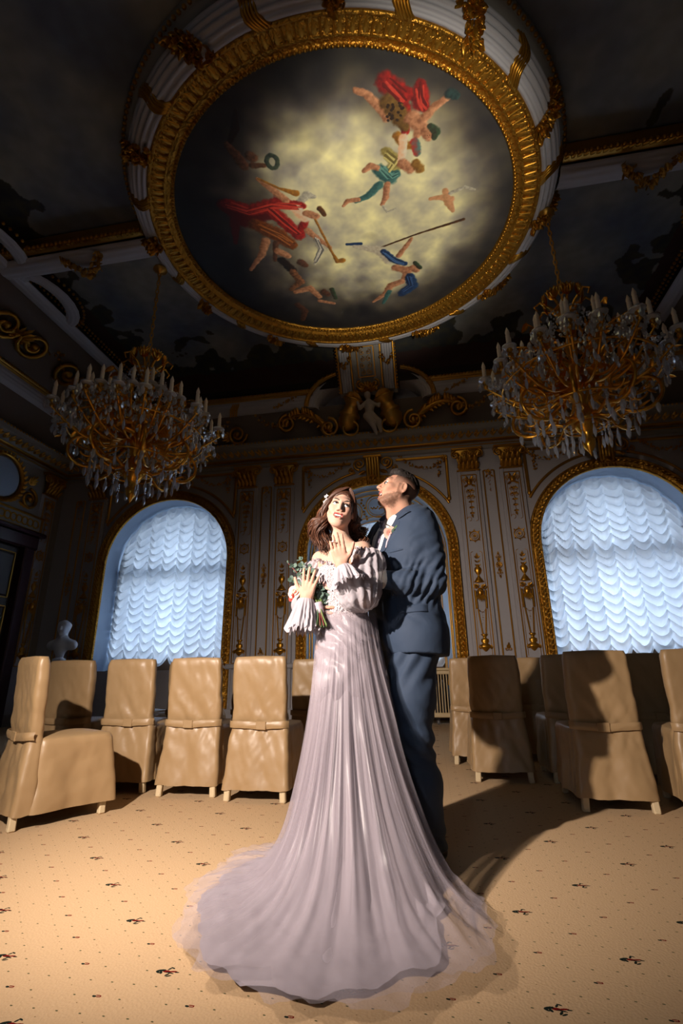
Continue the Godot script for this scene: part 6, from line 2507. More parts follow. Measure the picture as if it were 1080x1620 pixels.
	var shR := Vector3(-0.2531, 1.6251, -2.84)
	var elR := Vector3(-0.4861, 1.3131, -2.84)
	bf.chain([shL, elL, wrL], [0.045, 0.04, 0.025], 0.04)
	bf.chain([shR, elR, Vector3(-0.6599, 1.1458, -2.55)], [0.045, 0.04, 0.025], 0.04)
	var hipL := Vector3(-0.1035, 0.8912, -2.62)
	var knL := Vector3(-0.1217, 0.5413, -2.585)
	var anL := Vector3(-0.0711, 0.1307, -2.62)
	var hipR := Vector3(-0.2004, 0.8953, -2.76)
	var knR := Vector3(-0.194, 0.508, -2.74)
	var anR := Vector3(-0.144, 0.1199, -2.78)
	bf.chain([hipL, knL, anL], [0.075, 0.05, 0.035], 0.05)
	bf.chain([hipR, knR, anR], [0.075, 0.05, 0.035], 0.05)
	bf.nets(0.016, body, func(p: Vector3) -> Color: return skin_of(p, skin))
	var at := Vector3(anL.x - 0.06, 0, -2.68)
	var o := person_root("bearded man in a slate blue suit laughing with his head thrown back", at, body)

	# jacket
	var jf := Field.new()
	for d in [-1.0, 1.0]:
		jf.chain([Vector3(-0.1095, 1.6085, -2.7) + lx * d * 0.10, Vector3(-0.1245, 1.4541, -2.7) + lx * d * 0.098, Vector3(-0.1378, 1.1904, -2.7) + lx * d * 0.078, Vector3(-0.1224, 1.0217, -2.69) + lx * d * 0.088, Vector3(-0.1202, 0.877, -2.69) + lx * d * 0.095], [0.118, 0.135, 0.124, 0.135, 0.142], 0.09)
	jf.cone(Vector3(-0.1067, 1.6719, -2.71), 0.075, shL + Vector3(-0.01, 0.012, 0), 0.066, 0.05)
	jf.cone(Vector3(-0.1212, 1.6729, -2.71), 0.070, shR + Vector3(0.01, 0.012, 0), 0.060, 0.05)
	jf.chain([shL, shL.lerp(elL, 0.55) + Vector3(0.012, 0, 0), elL, elL.lerp(wrL, 0.5) - Vector3(0, 0.008, 0), Vector3(-0.2217, 1.2872, -2.462)], [0.072, 0.064, 0.060, 0.055, 0.046], 0.035)
	jf.chain([shR, elR, Vector3(-0.6447, 1.1543, -2.6)], [0.07, 0.06, 0.045], 0.035)
	var neck0 := Vector3(-0.1067, 1.6612, -2.7)
	var neck1: Vector3 = ht * Vector3(0, -0.045, -0.025)
	var na := (neck1 - neck0).normalized()
	# the chest that shirt and lapels lie on: the jacket before it is cut open at the neck
	var sf := Field.new()
	for k in jf.kind.size(): sf.cone(jf.A[k], jf.ra[k] - 0.002, jf.B[k], jf.rb[k] - 0.002, jf.kk[k])
	sf.cone(neck0, 0.074, neck0.lerp(neck1, 0.7), 0.068, 0.03)
	jf.cone(neck0, 0.070, neck0 + na * 0.2, 0.074, 0.02, 1)
	jf.plane(Vector3(-0.1405, 0.9197, -2.62), Vector3(-0.05, -1, 0.05))
	jf.ell(Vector3(-0.3372, 0.8479, -2.56), Vector3(0.12, 0.21, 0.14), Basis.IDENTITY, 0.02, 1)
	var jm := MB.new()
	jf.nets(0.0085, jm, null, func(p: Vector3, n: Vector3) -> Vector3:
		var e := (p - elL).length()
		var k := 0.003 * noise.get_noise_3dv(p * 7.0)
		# folds gather at the bend of the elbow and fan along the sleeve
		var u := (p - elL).dot((wrL - elL).normalized())
		var w := exp(-pow((u - 0.06) / 0.10, 2.0)) * smoothstep(0.16, 0.05, absf((p - elL.lerp(wrL, clampf(u / 0.3, 0, 1))).length() - 0.0))
		k += 0.007 * w * sin(u * 150.0 + p.y * 70.0 + 3.0 * noise.get_noise_3dv(p * 6.0))
		var up := (p - shL).length()
		if up < 0.36 and p.x > shL.x - 0.07: k += 0.0028 * smoothstep(0.05, 0.2, up) * sin(p.y * 95.0 - p.x * 80.0 + 4.0 * noise.get_noise_3dv(p * 5.0))
		# drags across the waist
		k += 0.004 * sin((p.y + p.x * 0.8) * 60.0 + 4.0 * noise2.get_noise_3dv(p * 4.0)) * smoothstep(1.02, 1.12, p.y) * smoothstep(1.35, 1.2, p.y) * smoothstep(0.1, 0.2, e)
		return p + n * k)
	part("jacket", jm, M.suit_wool, o)
	var b := MB.new()
	laid(b, sf, between([[Vector3(-0.077, 0.2987, -0.9512), Vector3(-0.0495, 0.3061, -0.9507)], [Vector3(-0.0895, 0.2843, -0.9546), Vector3(-0.0558, 0.2892, -0.9557)], [Vector3(-0.1064, 0.2611, -0.9594), Vector3(-0.0753, 0.2664, -0.9609)], [Vector3(-0.1116, 0.2388, -0.9646), Vector3(-0.0886, 0.2381, -0.9672)], [Vector3(-0.1105, 0.2137, -0.9706), Vector3(-0.1031, 0.2085, -0.9726)]], 4), 8, 0.004, 0.006)
	part("shirt_front", b, M.shirt, o)
	var cf := Field.new()
	cf.cone(Vector3(-0.2281, 1.2875, -2.462), 0.050, Vector3(-0.2625, 1.2904, -2.452), 0.047, 0.01)
	b = MB.new()
	cf.nets(0.005, b)
	part("shirt_cuff", b, M.shirt, o)
	# the standing collar round the neck, open in front
	var kf := Field.new()
	kf.cone(neck0 - na * 0.02, 0.083, neck0 + na * 0.09, 0.072, 0.01)
	kf.cone(neck0 - na * 0.05, 0.076, neck0 + na * 0.14, 0.064, 0.01, 1)
	kf.plane(neck0 + na * 0.062 + Vector3(0.02, 0, 0), (na + Vector3(-0.45, 0.1, 0.1)).normalized())
	kf.plane(neck0 - na * 0.015, -na)
	b = MB.new()
	kf.nets(0.005, b)
	part("shirt_collar", b, M.shirt, o)
	b = MB.new()
	laid(b, sf, between([[Vector3(-0.0914, 0.2943, -0.9513), Vector3(-0.0747, 0.2937, -0.953)], [Vector3(-0.0901, 0.2756, -0.957), Vector3(-0.0824, 0.2753, -0.9578)]], 4), 5, 0.014, 0.012)
	laid(b, sf, between([[Vector3(-0.0913, 0.2769, -0.9566), Vector3(-0.081, 0.2765, -0.9576)], [Vector3(-0.1004, 0.2547, -0.9618), Vector3(-0.0877, 0.2531, -0.9635)], [Vector3(-0.1082, 0.2311, -0.9669), Vector3(-0.0969, 0.2283, -0.9688)], [Vector3(-0.1105, 0.2137, -0.9706), Vector3(-0.1043, 0.2097, -0.9722)]], 4), 5, 0.009, 0.006)
	var tie := part("tie", b, M.tie, o)
	b = MB.new()
	laid(b, sf, between([[Vector3(-0.0894, 0.2756, -0.9571), Vector3(-0.0875, 0.2755, -0.9573)], [Vector3(-0.0978, 0.2546, -0.9621), Vector3(-0.0953, 0.2546, -0.9624)], [Vector3(-0.1057, 0.2311, -0.9672), Vector3(-0.1032, 0.2298, -0.9678)]], 4), 2, 0.015, 0.002)
	laid(b, sf, between([[Vector3(-0.0849, 0.2754, -0.9576), Vector3(-0.0837, 0.2754, -0.9577)], [Vector3(-0.0921, 0.2545, -0.9627), Vector3(-0.0902, 0.2532, -0.9632)], [Vector3(-0.1005, 0.2309, -0.9678), Vector3(-0.0987, 0.2296, -0.9683)]], 4), 2, 0.015, 0.002)
	for k in 3: laid(b, sf, between([[Vector3(-0.0904, 0.2905, -0.9526) + Vector3(0, -0.006, 0) * k, Vector3(-0.0876, 0.2929, -0.9521) + Vector3(0, -0.006, 0) * k], [Vector3(-0.0778, 0.2863, -0.955) + Vector3(0, -0.006, 0) * k, Vector3(-0.0764, 0.2888, -0.9544) + Vector3(0, -0.006, 0) * k]], 4), 2, 0.026, 0.002)
	for i in b.v.size(): b.v[i] -= o.position
	obj("stripe", b, M.tie_stripe, tie)
	b = MB.new()
	laid(b, sf, between([[Vector3(-0.0583, 0.2905, -0.9551), Vector3(-0.0439, 0.2948, -0.9546)], [Vector3(-0.0723, 0.2725, -0.9594), Vector3(-0.0533, 0.2692, -0.9616)], [Vector3(-0.0872, 0.2406, -0.9667), Vector3(-0.0728, 0.2451, -0.9668)], [Vector3(-0.1018, 0.2097, -0.9725), Vector3(-0.0994, 0.2071, -0.9733)]], 5), 5, 0.010, 0.002)
	part("lapel", b, M.suit_wool, o)
	b = MB.new()
	laid(b, sf, between([[Vector3(-0.0556, 0.2916, -0.9549), Vector3(-0.0449, 0.2985, -0.9533)], [Vector3(-0.0445, 0.3047, -0.9514), Vector3(-0.0304, 0.3052, -0.9518)], [Vector3(-0.0363, 0.3128, -0.9491), Vector3(-0.0213, 0.3084, -0.951)]], 5), 4, 0.011, 0.004)
	part("jacket_collar", b, M.suit_wool, o)
	b = MB.new()
	laid(b, sf, between([[Vector3(-0.0965, 0.2758, -0.9564), Vector3(-0.0923, 0.2806, -0.9554)], [Vector3(-0.112, 0.2538, -0.9608), Vector3(-0.1038, 0.2611, -0.9597)], [Vector3(-0.1173, 0.2289, -0.9664), Vector3(-0.1106, 0.2337, -0.966)], [Vector3(-0.1106, 0.2112, -0.9712), Vector3(-0.107, 0.2086, -0.9721)]], 5), 4, 0.010, 0.002)
	part("lapel", b, M.suit_wool, o)
	b = MB.new()
	laid(b, jf, between([[Vector3(-0.0645, 0.1264, -0.9899), Vector3(-0.0031, 0.1283, -0.9917)], [Vector3(-0.0644, 0.1165, -0.9911), Vector3(-0.0025, 0.1197, -0.9928)], [Vector3(-0.0643, 0.1079, -0.9921), Vector3(-0.0018, 0.1111, -0.9938)]], 4), 10, 0.008)
	part("pocket_flap", b, M.suit_wool, o)
	b = MB.new()
	laid(b, jf, between([[Vector3(-0.0774, 0.2327, -0.9695), Vector3(-0.0425, 0.2389, -0.9701)], [Vector3(-0.0778, 0.2265, -0.9709), Vector3(-0.0428, 0.234, -0.9713)]], 3), 6, 0.006)
	part("breast_pocket", b, M.suit_wool, o)
	for k in 3:
		b = MB.new()
		var d: Vector3 = (Vector3(-0.0772, 0.1478, -0.986)).lerp(Vector3(-0.0634, 0.1462, -0.9872), k / 2.0).normalized()
		b.ball(jf.hit(EYE + d * 2.5, d), Vector3(0.006, 0.006, 0.003), Basis.IDENTITY, 8, 5)
		part("button", b, M.shoe_leather, o)

	# trousers
	var tf := Field.new()
	tf.cone(Vector3(-0.1146, 0.9792, -2.69) + lx * 0.06, 0.13, Vector3(-0.1146, 0.9792, -2.69) - lx * 0.06, 0.13, 0.06)
	tf.chain([hipL, hipL.lerp(knL, 0.5) + Vector3(-0.005, 0, 0), knL, knL.lerp(anL, 0.5) + Vector3(0.012, 0, 0), Vector3(-0.0703, 0.1007, -2.62)], [0.125, 0.112, 0.088, 0.082, 0.078], 0.05)
	tf.chain([hipR, knR, Vector3(-0.1451, 0.101, -2.78)], [0.12, 0.088, 0.075], 0.05)
	tf.plane(Vector3(0, 0.035, 0), Vector3(0.0, -1, 0.0))
	b = MB.new()
	tf.nets(0.010, b, null, func(p: Vector3, n: Vector3) -> Vector3:
		var k := 0.004 * noise.get_noise_3dv(p * 5.0)
		var kn := exp(-pow((p.y - 0.52) / 0.12, 2.0))
		k += 0.008 * kn * sin(p.y * 75.0 + p.x * 60.0 + 3.0 * noise.get_noise_3dv(p * 4.0))
		k += 0.008 * smoothstep(0.22, 0.06, p.y) * sin(p.y * 90.0 + p.x * 30.0 + 3.0 * noise.get_noise_3dv(p * 4.0))
		k += 0.006 * smoothstep(0.7, 0.88, p.y) * sin(p.y * 50.0 - p.x * 70.0 + 2.0 * noise.get_noise_3dv(p * 4.0))
		return p + n * k)
	part("trousers", b, M.suit_wool, o)
	# shoes point ahead of him, a little outward
	for q in [[anL, Vector3(-0.62, 0, 0.78)], [anR, Vector3(-0.85, 0, 0.5)]]:
		var a: Vector3 = q[0]
		var fd: Vector3 = (q[1] as Vector3).normalized()
		var base := Vector3(a.x, 0.0, a.z)
		var shf := Field.new()
		shf.cone(base + fd * -0.07 + Vector3(0, 0.045, 0), 0.038, base + fd * 0.08 + Vector3(0, 0.04, 0), 0.042, 0.03)
		shf.cone(base + fd * 0.08 + Vector3(0, 0.036, 0), 0.042, base + fd * 0.19 + Vector3(0, 0.026, 0), 0.028, 0.03)
		shf.cone(base + fd * -0.03 + Vector3(0, 0.06, 0), 0.04, base + Vector3(0, 0.12, 0), 0.04, 0.03)
		shf.plane(Vector3(0, 0.002, 0), Vector3(0, -1, 0))
		b = MB.new()
		shf.nets(0.008, b)
		part("shoe", b, M.shoe_leather, o)
	# hair on top: a thick brushed-back cap
	var cap := Field.new()
	cap.ell(ht * (Vector3(0, 0.044, -0.022) * hs), Vector3(0.0692, 0.0865, 0.0930) * hs, ht.basis, 0.02)
	cap.ell(ht * (Vector3(0, 0.100, 0.030) * hs), Vector3(0.050, 0.026, 0.046) * hs, ht.basis, 0.03)
	cap.plane(ht * (Vector3(0, 0.066, 0.04) * hs), ht.basis * Vector3(0, -0.86, 0.50))
	b = MB.new()
	cap.nets(0.0045, b, null, func(p: Vector3, n: Vector3) -> Vector3:
		var q: Vector3 = inv * p
		return p + n * (0.0018 * sin(q.x * 420.0 + 6.0 * noise.get_noise_3dv(p * 18.0)) + 0.0022 * noise2.get_noise_3dv(p * 60.0)))
	part("hair", b, M.hair_dark, o)
	var from := o.get_child_count()
	face_parts(o, ht, hs, Vector3(0, 0.1, 0), 0.021, 0.0085)
	settle(o, from)

	# buttonhole flower
	var bd: Vector3 = (Vector3(-0.0687, 0.2686, -0.9608)).normalized()
	var bp := sf.hit(EYE + bd * 2.5, bd) - bd * 0.03
	var bt := thing("boutonniere", "pink rose boutonniere with small leaves on the man's lapel", "boutonniere", bp)
	rose(bt, Vector3.ZERO, -bd, 0.020, M.rose_pink)
	for k in 7:
		b = MB.new()
		var a := k * 0.9
		var d := Vector3(cos(a) * 0.6 + 0.7, sin(a) * 0.8 - 0.1, 0.3)
		b.leaf(Vector3(0.01, -0.004, -0.004), d, Vector3(0.1, 0.2, 1), 0.05 + 0.008 * (k % 3), 0.022, 0.4)
		obj("leaf", b, M.leaf_green if k % 2 == 0 else M.leaf_eucalyptus, bt)
	b = MB.new()
	b.tube([Vector3(0, -0.01, 0), Vector3(-0.018, -0.05, 0.0), Vector3(-0.026, -0.08, -0.005)], [0.006, 0.006, 0.005], 6)
	obj("wrapped_stem", b, M.ribbon, bt)

func rose(o: Node3D, c: Vector3, ax: Vector3, r: float, m: Material) -> void:
	var bs := frame_of(ax, Vector3(0.1, 1, 0.05))
	var heart := MB.new()
	heart.ball(c, Vector3(0.42, 0.42, 0.5) * r, bs, 8, 6)
	obj("heart", heart, m, o)
	for k in 13:
		var b := MB.new()
		var ring := 0 if k < 3 else (1 if k < 7 else 2)
		var a := k * 2.399
		var rr := r * (0.22 + 0.33 * ring)
		var open := 0.15 + 0.42 * ring
		b.grid(5, 4, func(u, v):
			var w: float = (u - 0.5) * 2.0
			var ang: float = a + w * (1.0 - 0.12 * ring)
			var rad: float = rr * (0.5 + 0.5 * v) + open * r * v * v * (1.0 - 0.35 * w * w)
			return c + bs * Vector3(cos(ang) * rad, sin(ang) * rad, r * (0.95 * v * (1.0 - 0.22 * ring * v) - 0.3 - 0.15 * w * w * v)))
		obj("petal", b, m, o)

# ---------- the bride ----------
func wave_at(knots: Array, a: float) -> float:
	# knots: [angle in degrees, value] round a full turn, smoothly joined
	var n := knots.size()
	for k in n:
		var p = knots[k]
		var q = knots[(k + 1) % n]
		var a0: float = p[0]
		var a1: float = q[0] + (360.0 if k == n - 1 else 0.0)
		var x := a
		if k == n - 1 and a < a0: x += 360.0
		if x >= a0 and x <= a1:
			var t := (x - a0) / (a1 - a0)
			return lerpf(p[1], q[1], t * t * (3.0 - 2.0 * t))
	return knots[0][1]

const FALL := [[-180.0, 1.5], [-125.0, 4.5], [-75.0, 6.5], [-45.0, 5.0], [-15.0, 3.8], [15.0, 3.2], [45.0, 2.8], [75.0, 2.3], [100.0, 1.8], [140.0, 1.4]]
const SKIRT_C := Vector3(-0.40, 0, -2.45)

# one layer of skirt: a surface that drops from the waist and runs out along the floor; foot gives how far it reaches at each angle
func skirt(foot: Array, tight: float, pleats: float, deep: float, sd: float, top_y: float, top_c: Vector3, top_r: Vector2, a0: float, a1: float, nu: int, nv: int, base: float, ragged: float) -> MB:
	var b := MB.new()
	var rows := []
	for j in nv + 1:
		var s := float(j) / nv
		var row := PackedVector3Array()
		for i in nu + 1:
			var ad := lerpf(a0, a1, float(i) / nu)
			var a := deg_to_rad(ad)
			var far := wave_at(foot, fposmod(ad + 180.0, 360.0) - 180.0)
			far *= 1.0 + ragged * noise.get_noise_2d(cos(a) * 3.0 + sd, sin(a) * 3.0) + ragged * 0.5 * noise2.get_noise_2d(cos(a) * 5.0 + sd, sin(a) * 5.0)
			var dir := Vector3(sin(a), 0, cos(a))
			# how the cloth falls: nearly straight beside her, a long slope towards the train
			var pw := tight + wave_at(FALL, fposmod(ad + 180.0, 360.0) - 180.0)
			var h := pow(1.0 - s, pw)
			var cc := top_c.lerp(SKIRT_C, smoothstep(0.0, 0.55, s))
			var rt := sqrt(pow(top_r.x * sin(a), 2.0) + pow(top_r.y * cos(a), 2.0))
			var r := lerpf(rt, far, pow(s, 1.12))
			var y := top_y * h
			var wv := sin(a * pleats + sd + 2.2 * noise.get_noise_2d(cos(a) * 2.0 + sd, sin(a) * 2.0 + s * 0.6)) + 0.6 * sin(a * pleats * 1.9 + sd * 2.0 + 2.0 * s) + 0.35 * sin(a * pleats * 3.7 + sd * 3.0 + 3.0 * noise2.get_noise_2d(cos(a) * 3.0, s))
			var amp := deep * smoothstep(0.0, 0.25, s) * (1.0 - 0.45 * s)
			r += wv * amp * (1.0 - s * 0.8)
			y += (wv * 0.5 + 0.55) * amp * 1.1 * smoothstep(0.12, 0.5, s) * (1.0 - 0.75 * smoothstep(0.8, 1.0, s))
			y += base + 0.010 * (1.0 + noise2.get_noise_2d(dir.x * r * 9.0 + sd, dir.z * r * 9.0)) * s
			row.append(Vector3(cc.x, 0, cc.z) + dir * r + Vector3(0, maxf(y, base), 0))
		rows.append(row)
	b.rows(rows)
	return b

func build_bride() -> void:
	var body := MB.new()
	var skin := Color(0.54, 0.335, 0.25)
	var s := 0.94
	var ht := Transform3D(frame_of(Vector3(0.20, -0.05, 0.96), Vector3(0.27, 1, 0.0)), Vector3(-0.4414, 1.6785, -2.47))
	var hf := head_field(ht, s, false, 0.0075)
	var neck0 := Vector3(-0.4432, 1.4732, -2.525)
	hf.cone(ht * Vector3(0, -0.05, -0.02), 0.046, neck0, 0.050, 0.03)
	var inv := ht.affine_inverse()
	var lip := Color(0.46, 0.085, 0.075)
	var hairc := Color(0.03, 0.013, 0.007)
	hf.nets(0.0034, body, func(p: Vector3) -> Color:
		var q: Vector3 = (inv * p) / s
		var c := skin_of(p, skin)
		for d in [-1.0, 1.0]:
			var ck := Vector3(d * 0.042, -0.022, 0.078)
			c = c.lerp(Color(0.60, 0.27, 0.21), 0.35 * exp(-(q - ck).length_squared() / 0.0004))
			# made-up lids
			var e := Vector2(q.x - d * 0.032, q.y - 0.018)
			if q.z > 0.05: c = c.lerp(Color(0.20, 0.09, 0.06), 0.55 * exp(-(e.x * e.x / 0.0003 + e.y * e.y / 0.00006)))
		if absf(q.x) < 0.026 and q.z > 0.07 and absf(q.y + 0.064) < 0.019:
			var ln := lip_near(Vector3(q.x / 1.16, q.y, q.z), 0.0075)
			c = c.lerp(lip, smoothstep(0.0018, 0.0, ln))
			if q.z < 0.081 and absf(q.x) < 0.022 and q.y < -0.053 and q.y > -0.067 and ln > 0.0: c = Color(0.07, 0.012, 0.012)
		if q.z < 0.02 and q.y > 0.0: c = hairc
		if q.y > 0.075: c = hairc
		return c)
	# arms, shoulders and chest as one surface
	var shL := Vector3(-0.3255, 1.4387, -2.465)
	var shR := Vector3(-0.5784, 1.4369, -2.615)
	var elL := Vector3(-0.3079, 1.1801, -2.405)
	var wrL := Vector3(-0.4021, 1.3283, -2.285)
	var elR := Vector3(-0.6448, 1.1712, -2.6)
	var wrR := Vector3(-0.61, 1.1878, -2.405)
	var bf := Field.new()
	bf.cone(ht * Vector3(0, -0.06, -0.02), 0.044, neck0, 0.049, 0.03)
	bf.cone(neck0, 0.05, Vector3(-0.4466, 1.4174, -2.54), 0.075, 0.06)
	bf.cone(Vector3(-0.4472, 1.436, -2.545), 0.055, shL, 0.047, 0.06)
	bf.cone(Vector3(-0.4472, 1.436, -2.545), 0.055, shR, 0.047, 0.06)
	bf.ell(Vector3(-0.4508, 1.3485, -2.54), Vector3(0.135, 0.12, 0.085), Basis(Vector3.UP, -0.55), 0.06)
	bf.chain([Vector3(-0.4482, 1.2805, -2.54), Vector3(-0.4346, 1.1462, -2.53), Vector3(-0.4272, 0.9713, -2.53)], [0.09, 0.085, 0.12], 0.06)
	bf.chain([shL, elL, wrL], [0.045, 0.036, 0.025], 0.03)
	bf.chain([shR, elR, wrR], [0.045, 0.036, 0.025], 0.03)
	# collarbones
	bf.cone(Vector3(-0.4494, 1.431, -2.462), 0.010, Vector3(-0.5418, 1.4409, -2.545), 0.010, 0.03)
	bf.cone(Vector3(-0.4172, 1.4338, -2.452), 0.010, Vector3(-0.3427, 1.4503, -2.425), 0.010, 0.03)
	for d in [-1.0, 1.0]: bf.chain([Vector3(-0.4272, 0.9713, -2.53) + Vector3(d * 0.07, 0, 0.02), Vector3(-0.41 + d * 0.08, 0.5, -2.5), Vector3(-0.41 + d * 0.08, 0.08, -2.5)], [0.085, 0.055, 0.035], 0.05)
	bf.nets(0.0095, body, func(p: Vector3) -> Color: return skin_of(p, skin))
	# left hand: its back to us, fingers up, ring on
	var lf := Field.new()
	var dl := Vector3(-0.4205, 1.4258, -2.255) - wrL
	hand(lf, wrL, dl, Vector3(-0.1, 0.1, 1.0), Vector3(1, 0.25, 0), 0.95, [0.16, 0.10, 0.12, 0.2], 0.04, 0.0)
	lf.nets(0.0036, body, func(p: Vector3) -> Color: return skin_of(p, Color(0.50, 0.28, 0.205)))
	var rf := Field.new()
	var drr := Vector3(-0.5895, 1.2702, -2.385) - wrR
	hand(rf, wrR, drr, Vector3(-0.15, 0.1, 1.0), Vector3(-1, 0.35, 0), 0.96, [0.12, 0.12, 0.14, 0.2], 0.16, 0.05)
	rf.nets(0.0036, body, func(p: Vector3) -> Color: return skin_of(p, Color(0.52, 0.30, 0.22)))
	var at := Vector3(SKIRT_C.x, 0, SKIRT_C.z)
	var o := person_root("laughing dark-haired woman in a pale lilac tulle gown with a long train", at, body)
	# nails and ring
	var b := MB.new()
	var dn := dl.normalized()
	var rp := wrL + dn * 0.118 + Vector3(-0.012, 0.0, 0.008)
	var rg := []
	for k in 13: rg.append(rp + Vector3(cos(TAU * k / 12) * 0.0105, 0, sin(TAU * k / 12) * 0.0105))
	b.tube(rg, [0.0016], 5, false)
	b.ball(rp + Vector3(0, 0, 0.013), Vector3.ONE * 0.005, Basis.IDENTITY, 6, 4)
	part("finger_ring", b, M.silver, o)
	var from := o.get_child_count()
	face_parts(o, ht, s, Vector3(0.38, 0.22, 0), 0.0, 0.0015)
	settle(o, from)

	# ---- hair: a cap and many wavy locks ----
	var cap := Field.new()
	cap.ell(ht * (Vector3(0, 0.046, -0.026) * s), Vector3(0.084, 0.090, 0.104) * s, ht.basis, 0.02)
	cap.ell(ht * (Vector3(0.0, -0.03, -0.05) * s), Vector3(0.080, 0.10, 0.07) * s, ht.basis, 0.04)
	cap.ell(ht * (Vector3(0.002, -0.012, 0.10) * s), Vector3(0.061, 0.091, 0.085) * s, ht.basis, 0.012, 1)
	b = MB.new()
	cap.nets(0.004, b, null, func(p: Vector3, n: Vector3) -> Vector3:
		var q: Vector3 = inv * p
		return p + n * 0.0010 * sin(atan2(q.x - 0.015, q.y - 0.06) * 46.0 + 3.0 * noise.get_noise_3dv(p * 10.0)))
	var hair := part("hair", b, M.hair_brown, o)
	var ends := [[Vector3(-0.6138, 1.5919, -2.53), Vector3(-0.5811, 1.4747, -2.5)], [Vector3(-0.5742, 1.488, -2.47), Vector3(-0.5305, 1.428, -2.46)], [Vector3(-0.5421, 1.4812, -2.45), Vector3(-0.4923, 1.4554, -2.44)], [Vector3(-0.3458, 1.6032, -2.59), Vector3(-0.3318, 1.5068, -2.6)], [Vector3(-0.3773, 1.5548, -2.58), Vector3(-0.3265, 1.4421, -2.6)], [Vector3(-0.4449, 1.5438, -2.62), Vector3(-0.3942, 1.4524, -2.63)], [Vector3(-0.5819, 1.5966, -2.58), Vector3(-0.5499, 1.4537, -2.6)]]
	for k in 210:
		var g := k % 7
		var left := g in [0, 1, 2, 6]
		var sx := -1.0 if left else 1.0
		var t := rng.randf()
		# root on the parting, over the side of the head, down to the group's end
		var root: Vector3 = ht * (Vector3(0.020 + 0.014 * sx * rng.randf(), 0.121 - 0.042 * t * t, 0.064 - 0.15 * t) * s)
		var over: Vector3 = ht * (Vector3(sx * rng.randf_range(0.066, 0.086), rng.randf_range(0.05, 0.08), 0.062 - 0.13 * t) * s)
		var side: Vector3 = ht * (Vector3(sx * rng.randf_range(0.080, 0.102), rng.randf_range(-0.05, 0.0), (0.030 if left else -0.035) - (0.10 if left else 0.05) * t) * s)
		var e: Vector3 = (ends[g][0] as Vector3).lerp(ends[g][1], rng.randf()) + Vector3(rng.randf_range(-0.02, 0.02), rng.randf_range(-0.02, 0.04), rng.randf_range(-0.02, 0.02))
		var pts := []
		var w := []
		var ph := g * 0.9 + rng.randf() * 0.9
		var fq := rng.randf_range(16.0, 18.0)
		var n := 32
		for i in n:
			var u := float(i) / (n - 1)
			var p: Vector3
			if u < 0.5:
				var v := u / 0.5
				p = root.lerp(over, v).lerp(over.lerp(side, v), v)
			else:
				var v := (u - 0.5) / 0.5
				p = side.lerp(side.lerp(e, 0.5) + Vector3(sx * 0.02, 0, 0.01), v).lerp((side.lerp(e, 0.5) + Vector3(sx * 0.02, 0, 0.01)).lerp(e, v), v)
			var am := 0.021 * smoothstep(0.38, 0.75, u) * (1.0 - 0.65 * smoothstep(0.78, 1.0, u))
			p += Vector3(cos(u * fq + ph), 0.35 * sin(u * fq + ph), sin(u * fq + ph)) * am
			pts.append(p - o.position)
			w.append(0.0040 * (0.6 + 0.6 * sin(PI * minf(u * 1.1, 1.0))) * (1.0 if u < 0.92 else 0.5))
		b = MB.new()
		for st in 3:
			var tw := []
			for i in n:
				var u := float(i) / (n - 1)
				var a := st * TAU / 3 + u * 7.0
				tw.append(pts[i] + Vector3(cos(a), 0.2 * sin(a), sin(a)) * 0.0052 * (0.5 + u))
			b.tube(tw, w, 5)
		obj("lock", b, M.hair_brown if k % 3 else M.hair_auburn, hair)
	b = MB.new()
	for k in 16:
		var p: Vector3 = ht * (Vector3(-0.092 - 0.006 * sin(k * 2.1), 0.05 - 0.0085 * k, 0.03 - 0.004 * k + 0.01 * sin(k * 1.3)) * s)
		for q in 4: b.leaf(p, Vector3(cos(q * 1.6 + k), sin(q * 1.6 + k), 0.5), ht.basis.z, 0.014, 0.009, 0.5)
		b.ball(p + ht.basis.z * 0.004, Vector3.ONE * 0.0035, Basis.IDENTITY, 6, 4)
	part("hair_ornament", b, M.pearl, o)

	# ---- bodice ----
	var df := Field.new()
	df.ell(Vector3(-0.4493, 1.3227, -2.53), Vector3(0.150, 0.105, 0.105), Basis(Vector3.UP, -0.55), 0.05)
	for d in [-1.0, 1.0]: df.ell(Vector3(-0.451, 1.3175, -2.465) + Vector3(0.052 * d, 0, -0.03 * d * -1.0), Vector3(0.055, 0.055, 0.055), Basis.IDENTITY, 0.04)
	df.chain([Vector3(-0.4434, 1.2452, -2.53), Vector3(-0.4304, 1.1455, -2.525), Vector3(-0.4257, 1.0178, -2.525)], [0.105, 0.098, 0.135], 0.06)
	df.plane(Vector3(-0.4344, 1.3703, -2.45), Vector3(0.12, 1, 0.12))
	df.plane(Vector3(-0.4228, 0.9915, -2.45), Vector3(0, -1, 0))
	b = MB.new()
	df.nets(0.0075, b, null, func(p: Vector3, n: Vector3) -> Vector3: return p + n * (0.006 * noise2.get_noise_3dv(p * 40.0) + 0.004 * noise.get_noise_3dv(p * 16.0)))
	part("bodice", b, M.lace, o)
	# beads and sprigs sewn on the lace
	b = MB.new()
	for k in 150:
		var px := Vector2(rng.randf_range(505, 572), rng.randf_range(897, 968))
		var d := view_dir(px)
		var p := df.hit(EYE + d * 2.3, d)
		if df.dist(p) > 0.01: continue
		if k % 3 == 0: b.ball(p, Vector3.ONE * 0.0034, Basis.IDENTITY, 6, 4)
		else: b.leaf(p - d * 0.003, Vector3(rng.randf_range(-1, 1), rng.randf_range(-1, 1), 0.2), -d, 0.018, 0.008, 0.5)
